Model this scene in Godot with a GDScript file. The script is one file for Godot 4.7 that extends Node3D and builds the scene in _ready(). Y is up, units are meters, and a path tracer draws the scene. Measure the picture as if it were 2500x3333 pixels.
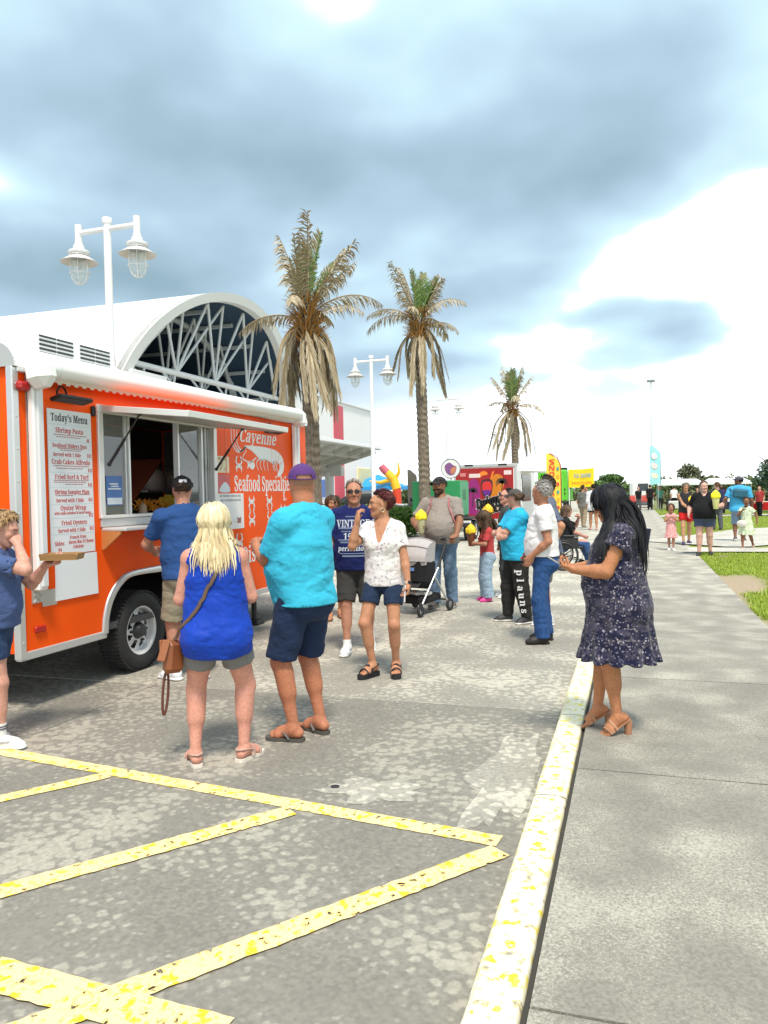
extends Node3D
# A food-truck gathering on a concrete lot: orange trailer, queue, palms, lamps, vaulted hall.
# World: the kerb runs along -z; the camera stands on the sidewalk at x = 0.

func _ready() -> void:
	var cam := Camera3D.new()
	cam.name = "camera"
	cam.fov = 67.32
	cam.near = 0.05
	cam.far = 2000.0
	cam.position = Vector3(0, 1.65, 0)
	cam.basis = Basis(Vector3.UP, deg_to_rad(18.0)) * Basis(Vector3.RIGHT, deg_to_rad(-1.4)) * Basis(Vector3.BACK, deg_to_rad(-1.2))
	add_child(cam)
	var world := WorldEnvironment.new()
	world.name = "world"
	var env := Environment.new()
	env.background_mode = Environment.BG_SKY
	env.sky = Sky.new()
	env.sky.sky_material = cloudy_sky()
	env.tonemap_mode = Environment.TONE_MAPPER_LINEAR
	env.tonemap_exposure = 1.6
	env.sdfgi_enabled = true
	env.ssao_enabled = true
	env.ssil_enabled = true
	world.environment = env
	add_child(world)
	var sun := DirectionalLight3D.new()
	sun.name = "sun"
	sun.light_color = Color(1.0, 0.96, 0.9)
	sun.light_energy = 0.85
	sun.light_angular_distance = 10.0
	sun.shadow_enabled = true
	sun.rotation_degrees = Vector3(-62, 28, 0)
	add_child(sun)
	build_ground()
	build_hall()
	build_street()
	build_trailer()
	build_background()
	build_people()
	build_crowd()

func blob(a: float, e: float, ca: float, ce: float, wa: float, we: float) -> float:
	var x := (a - ca) / wa
	var y := (e - ce) / we
	return exp(-(x * x + y * y))

func cloudy_sky() -> PanoramaSkyMaterial:
	var w := 1024
	var h := 512
	var im := Image.create(w, h, false, Image.FORMAT_RGBF)
	im.fill(Color(0.3, 0.29, 0.27))
	var f := FastNoiseLite.new()
	f.seed = 21
	f.frequency = 1.0
	f.noise_type = FastNoiseLite.TYPE_SIMPLEX_SMOOTH
	f.fractal_octaves = 5
	f.fractal_gain = 0.46
	var f2 := FastNoiseLite.new()
	f2.seed = 77
	f2.frequency = 0.42
	f2.fractal_octaves = 2
	var white := Color(1.32, 1.34, 1.36)
	var pale := Color(0.46, 0.625, 0.70)
	var blue := Color(0.315, 0.43, 0.53)
	var dark := Color(0.205, 0.305, 0.365)
	for j in 258:
		var el := 90.0 - 180.0 * (j + 0.5) / h
		var er := deg_to_rad(el)
		for i in w:
			var az := 360.0 * (i + 0.5) / w - 180.0
			var ar := deg_to_rad(az)
			var d := Vector3(sin(ar) * cos(er), sin(er), -cos(ar) * cos(er))
			var q := Vector3(d.x, 0, d.z) / (maxf(d.y, 0.0) + 0.16) * 1.5
			var n := f.get_noise_3dv(q)
			var big := f2.get_noise_3dv(q * 0.6)
			var a := az + 3.0 * n
			var e := el + 1.7 * n
			# gloom of the cloud bank
			var g := 0.36 + 0.9 * big + 0.5 * n
			var seen := clampf(1.0 - (absf(az + 18.0) - 34.0) / 22.0, 0.0, 1.0) * clampf(1.0 - (el - 42.0) / 20.0, 0.0, 1.0)
			var m := 0.04 + 0.06 * n
			m += 0.80 * blob(a, e, -12.0, 26.0, 15.0, 4.6)
			m += 1.0 * blob(a, e, -25.0, 20.0, 12.5, 6.2)
			m += 0.55 * blob(a, e, -31.0, 26.0, 12.0, 4.0)
			m += 0.42 * blob(a, e, -40.0, 29.0, 12.0, 4.0)
			m += 0.8 * blob(a, e, -34.0, 15.0, 8.5, 5.0)
			m += 0.5 * blob(a, e, 2.0, 27.0, 12.0, 6.5)
			m += 0.3 * blob(a, e, -18.0, 34.0, 40.0, 3.0)
			m += 0.5 * blob(a, e, 8.5, 11.0, 6.0, 1.5) + 0.34 * blob(a, e, -1.5, 12.5, 4.5, 1.4) + 0.22 * blob(a, e, -13.0, 10.8, 4.0, 1.2) + 0.2 * blob(a, e, -10.0, 6.5, 5.0, 1.0)
			m += 0.16 * blob(a, e, 0.0, 18.5, 10.0, 2.5)
			m -= 1.2 * blob(a, e, -46.5, 17.0, 5.5, 6.0)
			m -= 0.12 * blob(a, e, -22.0, 38.0, 12.0, 4.0)
			m += 0.35 * blob(a, e, -22.0, 15.0, 9.0, 3.5)
			m += 0.3 * blob(a, e, 2.0, 25.0, 11.0, 3.0)
			m -= 0.5 * blob(a, e, -8.0, 17.5, 9.0, 3.0)
			m -= 0.9 * blob(a, e, -45.5, 17.5, 4.5, 4.0)
			m += 0.16 * f2.get_noise_3dv(q * 2.2) * blob(a, e, -2.0, 13.0, 16.0, 5.0)
			m = lerpf(g, m, seen)
			m = clampf(m * 1.3, 0.0, 1.0)
			var c: Color
			if m < 0.2: c = white.lerp(pale, smoothstep(0.0, 0.2, m))
			elif m < 0.55: c = pale.lerp(blue, (m - 0.2) / 0.35)
			else: c = blue.lerp(dark, (m - 0.55) / 0.45)
			# thin bright haze low down
			c = c.lerp(white, clampf(1.0 - el / 9.0, 0.0, 1.0) * 0.75)
			im.set_pixel(i, j, c)
	var s := PanoramaSkyMaterial.new()
	s.panorama = ImageTexture.create_from_image(im)
	return s

# ---------------------------------------------------------------- mesh helpers
class MB:
	var v := PackedVector3Array()
	var n := PackedVector3Array()
	var c := PackedColorArray()
	var u := PackedVector2Array()
	var i := PackedInt32Array()
	var col := Color.WHITE
	func vert(p: Vector3, nn: Vector3, uv := Vector2.ZERO) -> int:
		v.append(p); n.append(nn); c.append(col); u.append(uv)
		return v.size() - 1
	func tri_i(a: int, b: int, d: int) -> void:
		i.append(a); i.append(d); i.append(b)
	func tri(a: Vector3, b: Vector3, d: Vector3) -> void:
		var nn := (b - a).cross(d - a).normalized()
		var k := vert(a, nn); vert(b, nn); vert(d, nn)
		tri_i(k, k + 1, k + 2)
	func quad(a: Vector3, b: Vector3, d: Vector3, e: Vector3) -> void:
		var nn := (d - a).cross(e - b).normalized()
		var k := vert(a, nn, Vector2(0, 1)); vert(b, nn, Vector2(1, 1)); vert(d, nn, Vector2(1, 0)); vert(e, nn, Vector2(0, 0))
		tri_i(k, k + 1, k + 2); tri_i(k, k + 2, k + 3)
	func flat(a: Vector3, b: Vector3, d: Vector3, e: Vector3) -> void:
		if (d - a).cross(e - b).y > 0.0: quad(a, b, d, e)
		else: quad(a, e, d, b)
	func box(x: Transform3D, s: Vector3, bev := 0.0) -> void:
		var h := s * 0.5
		if bev <= 0.0:
			for ax in 3:
				for sg in [-1.0, 1.0]:
					var nn := Vector3.ZERO; nn[ax] = sg
					var a := Vector3.ZERO; a[(ax + 1) % 3] = 1.0
					var b := nn.cross(a)
					var q: Array = []
					for t in [[-1, -1], [1, -1], [1, 1], [-1, 1]]:
						q.append(x * ((nn + a * t[0] + b * t[1]) * h))
					quad(q[0], q[1], q[2], q[3])
			return
		bev = minf(bev, minf(h.x, minf(h.y, h.z)) * 0.95)
		for ax in 3:
			for sg in [-1.0, 1.0]:
				var nn := Vector3.ZERO; nn[ax] = sg
				var a := Vector3.ZERO; a[(ax + 1) % 3] = 1.0
				var b := nn.cross(a)
				var hi := h - Vector3.ONE * bev
				var q: Array = []
				for t in [[-1, -1], [1, -1], [1, 1], [-1, 1]]:
					q.append(x * (nn * h + (a * t[0] + b * t[1]) * hi))
				quad(q[0], q[1], q[2], q[3])
		var hi2 := h - Vector3.ONE * bev
		for ax in 3:  # edges along ax
			var b1 := (ax + 1) % 3
			var b2 := (ax + 2) % 3
			for s1 in [-1.0, 1.0]:
				for s2 in [-1.0, 1.0]:
					var e1 := Vector3.ZERO; e1[b1] = s1 * h[b1]; e1[b2] = s2 * hi2[b2]
					var e2 := Vector3.ZERO; e2[b1] = s1 * hi2[b1]; e2[b2] = s2 * h[b2]
					var d := Vector3.ZERO; d[ax] = hi2[ax]
					if s1 * s2 > 0:
						quad(x * (e1 - d), x * (e2 - d), x * (e2 + d), x * (e1 + d))
					else:
						quad(x * (e2 - d), x * (e1 - d), x * (e1 + d), x * (e2 + d))
		for sx in [-1.0, 1.0]:
			for sy in [-1.0, 1.0]:
				for sz in [-1.0, 1.0]:
					var sv := Vector3(sx, sy, sz)
					var p1 := x * (sv * Vector3(h.x, hi2.y, hi2.z))
					var p2 := x * (sv * Vector3(hi2.x, h.y, hi2.z))
					var p3 := x * (sv * Vector3(hi2.x, hi2.y, h.z))
					if sx * sy * sz > 0: tri(p1, p2, p3)
					else: tri(p1, p3, p2)
	func at_box(p: Vector3, s: Vector3, bev := 0.0) -> void:
		box(Transform3D(Basis(), p), s, bev)
	func tube(pts: PackedVector3Array, rad: PackedFloat32Array, seg := 8, caps := true, flat := 1.0, up := Vector3.ZERO, closed := false) -> void:
		var m := pts.size()
		var base := v.size()
		var prev := Vector3.ZERO
		for k in m:
			var t: Vector3
			if closed: t = pts[(k + 1) % m] - pts[(k + m - 1) % m]
			else: t = pts[mini(k + 1, m - 1)] - pts[maxi(k - 1, 0)]
			t = t.normalized() if t.length() > 1e-9 else Vector3.UP
			var sd := prev
			if up != Vector3.ZERO: sd = up.cross(t)
			elif k == 0: sd = Vector3.UP.cross(t) if absf(t.y) < 0.9 else Vector3.RIGHT.cross(t)
			sd = (sd - t * sd.dot(t))
			sd = sd.normalized() if sd.length() > 1e-6 else Vector3.RIGHT
			prev = sd
			var ot := t.cross(sd)
			var r := rad[mini(k, rad.size() - 1)]
			for j in seg:
				var a := TAU * j / seg
				var dd := sd * cos(a) + ot * sin(a) * flat
				var nn := (sd * cos(a) * flat + ot * sin(a)).normalized()
				vert(pts[k] + dd * r, nn, Vector2(float(j) / seg, float(k) / maxi(m - 1, 1)))
		var last := m if closed else m - 1
		for k in last:
			var k2 := (k + 1) % m
			for j in seg:
				var j2 := (j + 1) % seg
				tri_i(base + k * seg + j, base + k * seg + j2, base + k2 * seg + j2)
				tri_i(base + k * seg + j, base + k2 * seg + j2, base + k2 * seg + j)
		if caps and not closed:
			for e in 2:
				var k: int = 0 if e == 0 else m - 1
				var t: Vector3 = (pts[0] - pts[1]).normalized() if e == 0 else (pts[m - 1] - pts[m - 2]).normalized()
				var b2 := v.size()
				vert(pts[k], t)
				for j in seg: vert(v[base + k * seg + j], t)
				for j in seg:
					var j2 := (j + 1) % seg
					if e == 0: tri_i(b2, b2 + 1 + j2, b2 + 1 + j)
					else: tri_i(b2, b2 + 1 + j, b2 + 1 + j2)
	func cyl(a: Vector3, b: Vector3, r: float, r2 := -1.0, seg := 12, caps := true) -> void:
		tube(PackedVector3Array([a, b]), PackedFloat32Array([r, r if r2 < 0 else r2]), seg, caps)
	func lathe(x: Transform3D, prof: PackedVector2Array, seg := 20, arc := TAU, sharp := false) -> void:
		# profile (radius, height) from bottom to top, axis = local y
		var m := prof.size()
		if sharp:
			for k in m - 1:
				lathe(x, PackedVector2Array([prof[k], prof[k + 1]]), seg, arc)
			return
		var base := v.size()
		var nb := x.basis.orthonormalized()
		for k in m:
			var tg := prof[mini(k + 1, m - 1)] - prof[maxi(k - 1, 0)]
			var nr := Vector2(tg.y, -tg.x).normalized()
			for j in seg + 1:
				var a := arc * j / seg
				vert(x * Vector3(prof[k].x * cos(a), prof[k].y, prof[k].x * sin(a)), nb * Vector3(nr.x * cos(a), nr.y, nr.x * sin(a)), Vector2(float(j) / seg, float(k) / (m - 1)))
		var w := seg + 1
		for k in m - 1:
			for j in seg:
				tri_i(base + k * w + j, base + (k + 1) * w + j, base + (k + 1) * w + j + 1)
				tri_i(base + k * w + j, base + (k + 1) * w + j + 1, base + k * w + j + 1)
	func ball(x: Transform3D, r: Vector3, seg := 16, rings := 10, lo := -PI / 2, hi := PI / 2) -> void:
		var base := v.size()
		var w := seg + 1
		for k in rings + 1:
			var e := lerpf(lo, hi, float(k) / rings)
			for j in w:
				var a := TAU * j / seg
				var d := Vector3(cos(a) * cos(e), sin(e), sin(a) * cos(e))
				vert(x * (d * r), (x.basis * (d / r)).normalized(), Vector2(float(j) / seg, float(k) / rings))
		for k in rings:
			for j in seg:
				tri_i(base + k * w + j, base + (k + 1) * w + j, base + (k + 1) * w + j + 1)
				tri_i(base + k * w + j, base + (k + 1) * w + j + 1, base + k * w + j + 1)
	func prism(x: Transform3D, poly: PackedVector2Array, depth: float) -> void:
		# polygon in local xy, front face at +z = depth, back at 0
		var t := Geometry2D.triangulate_polygon(poly)
		if Geometry2D.is_polygon_clockwise(poly):
			poly = poly.duplicate(); poly.reverse()
			t = Geometry2D.triangulate_polygon(poly)
		var nz := (x.basis.z).normalized()
		var b := v.size()
		for p in poly: vert(x * Vector3(p.x, p.y, depth), nz, p)
		var b2 := v.size()
		for p in poly: vert(x * Vector3(p.x, p.y, 0), -nz, p)
		for k in range(0, t.size(), 3):
			var p0 := poly[t[k]]; var p1 := poly[t[k + 1]]; var p2 := poly[t[k + 2]]
			if (p1 - p0).cross(p2 - p0) > 0:
				tri_i(b + t[k], b + t[k + 1], b + t[k + 2]); tri_i(b2 + t[k], b2 + t[k + 2], b2 + t[k + 1])
			else:
				tri_i(b + t[k], b + t[k + 2], b + t[k + 1]); tri_i(b2 + t[k], b2 + t[k + 1], b2 + t[k + 2])
		if depth > 0.0:
			for k in poly.size():
				var p := poly[k]; var q := poly[(k + 1) % poly.size()]
				quad(x * Vector3(p.x, p.y, 0), x * Vector3(q.x, q.y, 0), x * Vector3(q.x, q.y, depth), x * Vector3(p.x, p.y, depth))
	func sheet(fn: Callable, nu: int, nv: int, thick := 0.0) -> void:
		# surface fn(u,v) -> Vector3
		var base := v.size()
		for k in nv + 1:
			for j in nu + 1:
				var a := float(j) / nu
				var b := float(k) / nv
				var p: Vector3 = fn.call(a, b)
				var du: Vector3 = fn.call(minf(a + 0.01, 1.0), b) - fn.call(maxf(a - 0.01, 0.0), b)
				var dv: Vector3 = fn.call(a, minf(b + 0.01, 1.0)) - fn.call(a, maxf(b - 0.01, 0.0))
				var nn := du.cross(dv).normalized()
				vert(p, nn, Vector2(a, 1.0 - b))
		for k in nv:
			for j in nu:
				var q := base + k * (nu + 1) + j
				tri_i(q, q + 1, q + nu + 2); tri_i(q, q + nu + 2, q + nu + 1)
		if thick > 0.0:
			var e := v.size()
			for k in range(base, e): vert(v[k] - n[k] * thick, -n[k], u[k])
			var off := e - base
			for k in nv:
				for j in nu:
					var q := base + off + k * (nu + 1) + j
					tri_i(q, q + nu + 2, q + 1); tri_i(q, q + nu + 1, q + nu + 2)
			var rim := PackedInt32Array()
			for j in nu: rim.append(base + j)
			for k in nv: rim.append(base + k * (nu + 1) + nu)
			for j in nu: rim.append(base + nv * (nu + 1) + nu - j)
			for k in nv: rim.append(base + (nv - k) * (nu + 1))
			for k in rim.size():
				var a := rim[k]; var b := rim[(k + 1) % rim.size()]
				quad(v[a], v[b], v[b + off], v[a + off]) if false else quad(v[b], v[a], v[a + off], v[b + off])
	func add(m: MB, x := Transform3D()) -> void:
		var b := v.size()
		for k in m.v.size():
			v.append(x * m.v[k]); n.append((x.basis * m.n[k]).normalized()); c.append(m.c[k]); u.append(m.u[k])
		for k in m.i: i.append(b + k)
	func mesh() -> ArrayMesh:
		var a: Array = []
		a.resize(Mesh.ARRAY_MAX)
		a[Mesh.ARRAY_VERTEX] = v; a[Mesh.ARRAY_NORMAL] = n; a[Mesh.ARRAY_COLOR] = c; a[Mesh.ARRAY_TEX_UV] = u; a[Mesh.ARRAY_INDEX] = i
		var m := ArrayMesh.new()
		if v.size() > 0: m.add_surface_from_arrays(Mesh.PRIMITIVE_TRIANGLES, a)
		return m

func part(parent: Node, called: String, m, material: Material, at := Transform3D()) -> MeshInstance3D:
	var o := MeshInstance3D.new()
	o.name = called
	o.mesh = m.mesh() if m is MB else m
	if material: o.material_override = material
	o.transform = at
	parent.add_child(o, true)
	return o

var used := {}
func numbered(called: String) -> String:
	if not used.has(called):
		used[called] = 0
		return called
	used[called] += 1
	return "%s_%03d" % [called, used[called]]

func tag(o: Node, label: String, category: String, group := "", kind := "") -> Node:
	o.set_meta("label", label)
	if category: o.set_meta("category", category)
	if group: o.set_meta("group", group)
	if kind: o.set_meta("kind", kind)
	return o

func thing(called: String, label: String, category: String, at := Vector3.ZERO, turn := 0.0, group := "", kind := "") -> Node3D:
	var o := Node3D.new()
	o.name = numbered(called)
	o.position = at
	o.rotation.y = turn
	add_child(o)
	tag(o, label, category, group, kind)
	return o

func struct(called: String, m, material: Material, label := "") -> MeshInstance3D:
	var o := part(self, numbered(called), m, material)
	o.set_meta("kind", "structure")
	if label: o.set_meta("label", label)
	return o

# linear base colour -> material
var mats := {}
func mat(r: float, g: float, b: float, rough := 0.7, metal := 0.0) -> StandardMaterial3D:
	var key := "%f %f %f %f %f" % [r, g, b, rough, metal]
	if mats.has(key): return mats[key]
	var m := StandardMaterial3D.new()
	m.albedo_color = Color(r, g, b).linear_to_srgb()
	m.roughness = rough
	m.metallic = metal
	mats[key] = m
	return m

func vmat(rough := 0.8, metal := 0.0) -> StandardMaterial3D:   # colour from the vertices
	var key := "v %f %f" % [rough, metal]
	if mats.has(key): return mats[key]
	var m := StandardMaterial3D.new()
	m.vertex_color_use_as_albedo = true
	m.roughness = rough
	m.metallic = metal
	mats[key] = m
	return m

func noise(freq: float, seed_: int, type := FastNoiseLite.TYPE_SIMPLEX_SMOOTH, oct := 4) -> FastNoiseLite:
	var f := FastNoiseLite.new()
	f.seed = seed_
	f.frequency = freq
	f.noise_type = type
	f.fractal_octaves = oct
	return f

func ramp(stops: Array) -> Gradient:   # [offset, Color linear, ...]
	var g := Gradient.new()
	var o := PackedFloat32Array()
	var c := PackedColorArray()
	for k in range(0, stops.size(), 2):
		o.append(stops[k])
		var q: Color = stops[k + 1]
		c.append(q.linear_to_srgb())
	g.offsets = o
	g.colors = c
	return g

func ntex(f: FastNoiseLite, size: int, g: Gradient = null, normal := false, bump := 4.0) -> NoiseTexture2D:
	var t := NoiseTexture2D.new()
	t.width = size
	t.height = size
	t.seamless = true
	t.noise = f
	if g: t.color_ramp = g
	t.as_normal_map = normal
	t.bump_strength = bump
	return t

func gray(v: float) -> Color: return Color(v, v, v)

# cloth: tinted weave
var weave: NoiseTexture2D
var wrinkle: NoiseTexture2D
func cloth(r: float, g: float, b: float, rough := 0.9) -> StandardMaterial3D:
	var key := "cloth %f %f %f %f" % [r, g, b, rough]
	if mats.has(key): return mats[key]
	if weave == null:
		weave = ntex(noise(0.09, 5, FastNoiseLite.TYPE_VALUE, 3), 256, ramp([0.0, gray(0.84), 0.5, gray(0.95), 1.0, gray(1.0)]))
		wrinkle = ntex(noise(0.012, 9, FastNoiseLite.TYPE_SIMPLEX_SMOOTH, 4), 256)
	var m := StandardMaterial3D.new()
	m.albedo_color = Color(r, g, b).linear_to_srgb()
	m.albedo_texture = weave
	m.uv1_triplanar = true
	m.uv1_scale = Vector3.ONE * 3.0
	m.roughness = rough
	m.metallic_specular = 0.3
	m.rim_enabled = true
	m.rim = 0.25
	m.rim_tint = 0.6
	m.heightmap_enabled = true
	m.heightmap_texture = wrinkle
	m.heightmap_scale = 0.35
	mats[key] = m
	return m

func denim(r: float, g: float, b: float) -> StandardMaterial3D:
	var key := "denim %f %f %f" % [r, g, b]
	if mats.has(key): return mats[key]
	var m: StandardMaterial3D = cloth(r, g, b).duplicate()
	m.albedo_texture = ntex(noise(0.03, 15, FastNoiseLite.TYPE_SIMPLEX, 5), 256, ramp([0.25, gray(0.68), 0.5, gray(0.85), 0.8, gray(1.0)]))
	m.uv1_scale = Vector3(4, 1.6, 4)
	mats[key] = m
	return m

func text(parent: Node, called: String, s: String, at: Transform3D, height: float, material: Material, width := 0.0, depth := 0.0015, serif := true, bold := true, slant := 0.0) -> MeshInstance3D:
	# letters whose capital height is «height», centred on «at», squeezed to «width» when given; local x runs along the text, z faces out
	var t := TextMesh.new()
	var f := SystemFont.new()
	f.font_names = PackedStringArray(["Droid Serif" if serif else "Droid Sans"])
	f.font_weight = 700 if bold else 400
	t.font = f
	t.text = s
	t.font_size = 64
	t.pixel_size = height / 46.0
	t.depth = depth
	t.curve_step = 4.0
	var o := MeshInstance3D.new()
	o.name = called
	o.mesh = t
	o.material_override = material
	var k := 1.0
	var ab := t.get_aabb()
	if width > 0.0 and ab.size.x > 0.0: k = width / ab.size.x
	var b := Basis(Vector3(k, 0, 0), Vector3(slant, 1, 0), Vector3(0, 0, 1))
	o.transform = at * Transform3D(b, Vector3.ZERO)
	parent.add_child(o, true)
	return o

# ---------------------------------------------------------------- bodies and clothes: distance fields meshed with surface nets
class Field:
	var inv: Array[Transform3D] = []
	var L := PackedFloat32Array()
	var ra := PackedFloat32Array()
	var rb := PackedFloat32Array()
	var s := PackedFloat32Array()
	var kk := PackedFloat32Array()
	var flat := PackedInt32Array()
	var hinv: Array[Transform3D] = []
	var hL := PackedFloat32Array()
	var hra := PackedFloat32Array()
	var hrb := PackedFloat32Array()
	var hs := PackedFloat32Array()
	var hk := PackedFloat32Array()
	var planes: Array[Plane] = []
	var lo := Vector3.ONE * 1e9
	var hi := Vector3.ONE * -1e9
	var amp := 0.0
	var nz: FastNoiseLite
	var nscale := Vector3.ONE
	var ruf := 0.0            # ruffle amplitude, folds, from y0 (0) to y1 (full)
	var rn := 9.0
	var ry0 := 1.0
	var ry1 := 0.5
	func frame(a: Vector3, b: Vector3, sx: float, sz: float, hint: Vector3) -> Transform3D:
		var y := b - a
		y = y.normalized() if y.length() > 1e-6 else Vector3.UP
		var x := hint - y * hint.dot(y)
		if x.length() < 1e-4: x = (Vector3.FORWARD - y * Vector3.FORWARD.dot(y))
		x = x.normalized()
		var z := x.cross(y)
		return Transform3D(Basis(x * sx, y, z * sz), a).affine_inverse()
	func cap(a: Vector3, b: Vector3, r0: float, r1: float, sx := 1.0, sz := 1.0, hint := Vector3.RIGHT, k := 0.03, fl := 0) -> void:
		inv.append(frame(a, b, sx, sz, hint))
		L.append(a.distance_to(b)); ra.append(r0); rb.append(r1); s.append(minf(1.0, minf(sx, sz))); kk.append(k); flat.append(fl)
		var m := maxf(r0, r1) * maxf(1.0, maxf(sx, sz)) + 0.02
		lo = lo.min(a - Vector3.ONE * m).min(b - Vector3.ONE * m)
		hi = hi.max(a + Vector3.ONE * m).max(b + Vector3.ONE * m)
	func ball(p: Vector3, r: float, k := 0.03, sx := 1.0, sy := 1.0, sz := 1.0, ba := Basis()) -> void:
		inv.append(Transform3D(Basis(ba.x * sx, ba.y * sy, ba.z * sz), p).affine_inverse())
		L.append(0.0); ra.append(r); rb.append(r); s.append(minf(sx, minf(sy, sz))); kk.append(k); flat.append(0)
		var m := r * maxf(sx, maxf(sy, sz)) + 0.02
		lo = lo.min(p - Vector3.ONE * m); hi = hi.max(p + Vector3.ONE * m)
	func hole(a: Vector3, b: Vector3, r0: float, r1: float, k := 0.0, sx := 1.0, sz := 1.0, hint := Vector3.RIGHT) -> void:
		hinv.append(frame(a, b, sx, sz, hint))
		hL.append(a.distance_to(b)); hra.append(r0); hrb.append(r1); hs.append(minf(1.0, minf(sx, sz))); hk.append(k)
	func one(j: int, p: Vector3) -> float:
		var q := inv[j] * p
		var l := L[j]
		var y := q.y
		if flat[j] == 0:
			var t := clampf(y, 0.0, l)
			var dy := y - t
			var r := ra[j] if l <= 0.0 else ra[j] + (rb[j] - ra[j]) * t / l
			return (sqrt(q.x * q.x + dy * dy + q.z * q.z) - r) * s[j]
		var t2 := maxf(y, 0.0)
		var dy2 := y - t2
		var r2 := ra[j] + (rb[j] - ra[j]) * t2 / l
		return maxf((sqrt(q.x * q.x + dy2 * dy2 + q.z * q.z) - r2) * s[j], y - l)
	func eval(p: Vector3, ids: PackedInt32Array) -> float:
		var d := 1e3
		for j in ids:
			var q := inv[j] * p
			var l := L[j]
			var e: float
			if flat[j] == 0:
				if l > 0.0:
					var t := clampf(q.y, 0.0, l)
					q.y -= t
					e = (q.length() - ra[j] - (rb[j] - ra[j]) * t / l) * s[j]
				else:
					e = (q.length() - ra[j]) * s[j]
			else:
				var t2 := maxf(q.y, 0.0)
				var ey := q.y - l
				q.y -= t2
				e = maxf((q.length() - ra[j] - (rb[j] - ra[j]) * t2 / l) * s[j], ey)
			var k := kk[j]
			var h := k - absf(d - e)
			if h > 0.0: d = minf(d, e) - h * h / k * 0.25
			elif e < d: d = e
		if ruf > 0.0:
			var w := clampf((ry0 - p.y) / (ry0 - ry1), 0.0, 1.0)
			if w > 0.0: d -= ruf * w * sin(atan2(p.x, p.z) * rn + p.y * 5.0)
		if amp > 0.0: d += amp * nz.get_noise_3dv(p * nscale)
		for j in hL.size():
			var q := hinv[j] * p
			var l := hL[j]
			var t := clampf(q.y, 0.0, l)
			var dy := q.y - t
			var r := hra[j] if l <= 0.0 else hra[j] + (hrb[j] - hra[j]) * t / l
			var e := -(sqrt(q.x * q.x + dy * dy + q.z * q.z) - r) * hs[j]
			var k := hk[j]
			if k > 0.0:
				var h := k - absf(d - e)
				d = maxf(d, e) + (h * h / k * 0.25 if h > 0.0 else 0.0)
			elif e > d: d = e
		for pl in planes:
			var e := pl.distance_to(p)
			if e > d: d = e
		return d
	func all() -> PackedInt32Array:
		return PackedInt32Array(range(inv.size()))
	func grad(p: Vector3, ids: PackedInt32Array, e := 0.004) -> Vector3:
		return Vector3(eval(p + Vector3(e, 0, 0), ids) - eval(p - Vector3(e, 0, 0), ids), eval(p + Vector3(0, e, 0), ids) - eval(p - Vector3(0, e, 0), ids), eval(p + Vector3(0, 0, e), ids) - eval(p - Vector3(0, 0, e), ids)).normalized()
	func mesh(cell: float, out: MB, tint = null) -> void:
		var size := hi - lo
		const B := 5
		var bx := int(ceil(size.x / cell / B)) + 1
		var by := int(ceil(size.y / cell / B)) + 1
		var bz := int(ceil(size.z / cell / B)) + 1
		var nx := bx * B + 1
		var ny := by * B + 1
		var nzz := bz * B + 1
		var sy := nx
		var sz := nx * ny
		var val := PackedFloat32Array()
		val.resize(nx * ny * nzz)
		val.fill(9.0)
		var done := PackedByteArray()
		done.resize(val.size())
		var ids := all()
		var half := cell * B * 0.5
		var diag := half * 1.7321
		var kmax := 0.0
		for k in kk: kmax = maxf(kmax, k)
		var act: Array[Vector3i] = []
		for k in bz:
			for j in by:
				for i in bx:
					var ctr := lo + Vector3(i * B + B * 0.5, j * B + B * 0.5, k * B + B * 0.5) * cell
					var dm := 1e3
					var ds := PackedFloat32Array()
					for q in ids:
						var e := one(q, ctr)
						ds.append(e)
						if e < dm: dm = e
					if dm > diag * 1.1 + amp + ruf + kmax * 0.3: continue
					if dm < -diag * 1.6 - kmax - amp - ruf and hL.is_empty() and planes.is_empty():
						continue
					var near := PackedInt32Array()
					for q in ids.size():
						if ds[q] < maxf(dm, -diag) + diag * 2.2 + kk[q]: near.append(q)
					var dc := eval(ctr, near)
					if absf(dc) > diag * 1.15 + amp + kmax * 0.3: 
						if dc < 0.0:
							for c in B + 1:
								for b in B + 1:
									var o := (k * B + c) * sz + (j * B + b) * sy + i * B
									for a in B + 1:
										if done[o + a] == 0: val[o + a] = -9.0
						continue
					act.append(Vector3i(i, j, k))
					for c in B + 1:
						for b in B + 1:
							var o := (k * B + c) * sz + (j * B + b) * sy + i * B
							for a in B + 1:
								if done[o + a] == 0:
									done[o + a] = 1
									val[o + a] = eval(lo + Vector3(i * B + a, j * B + b, k * B + c) * cell, near)
		var base := out.v.size()
		var cellv := {}
		var off := PackedInt32Array([0, 1, sy, sy + 1, sz, sz + 1, sz + sy, sz + sy + 1])
		var e0 := PackedInt32Array([0, 2, 4, 6, 0, 1, 4, 5, 0, 1, 2, 3])
		var e1 := PackedInt32Array([1, 3, 5, 7, 2, 3, 6, 7, 4, 5, 6, 7])
		var f := PackedFloat32Array()
		f.resize(8)
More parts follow.
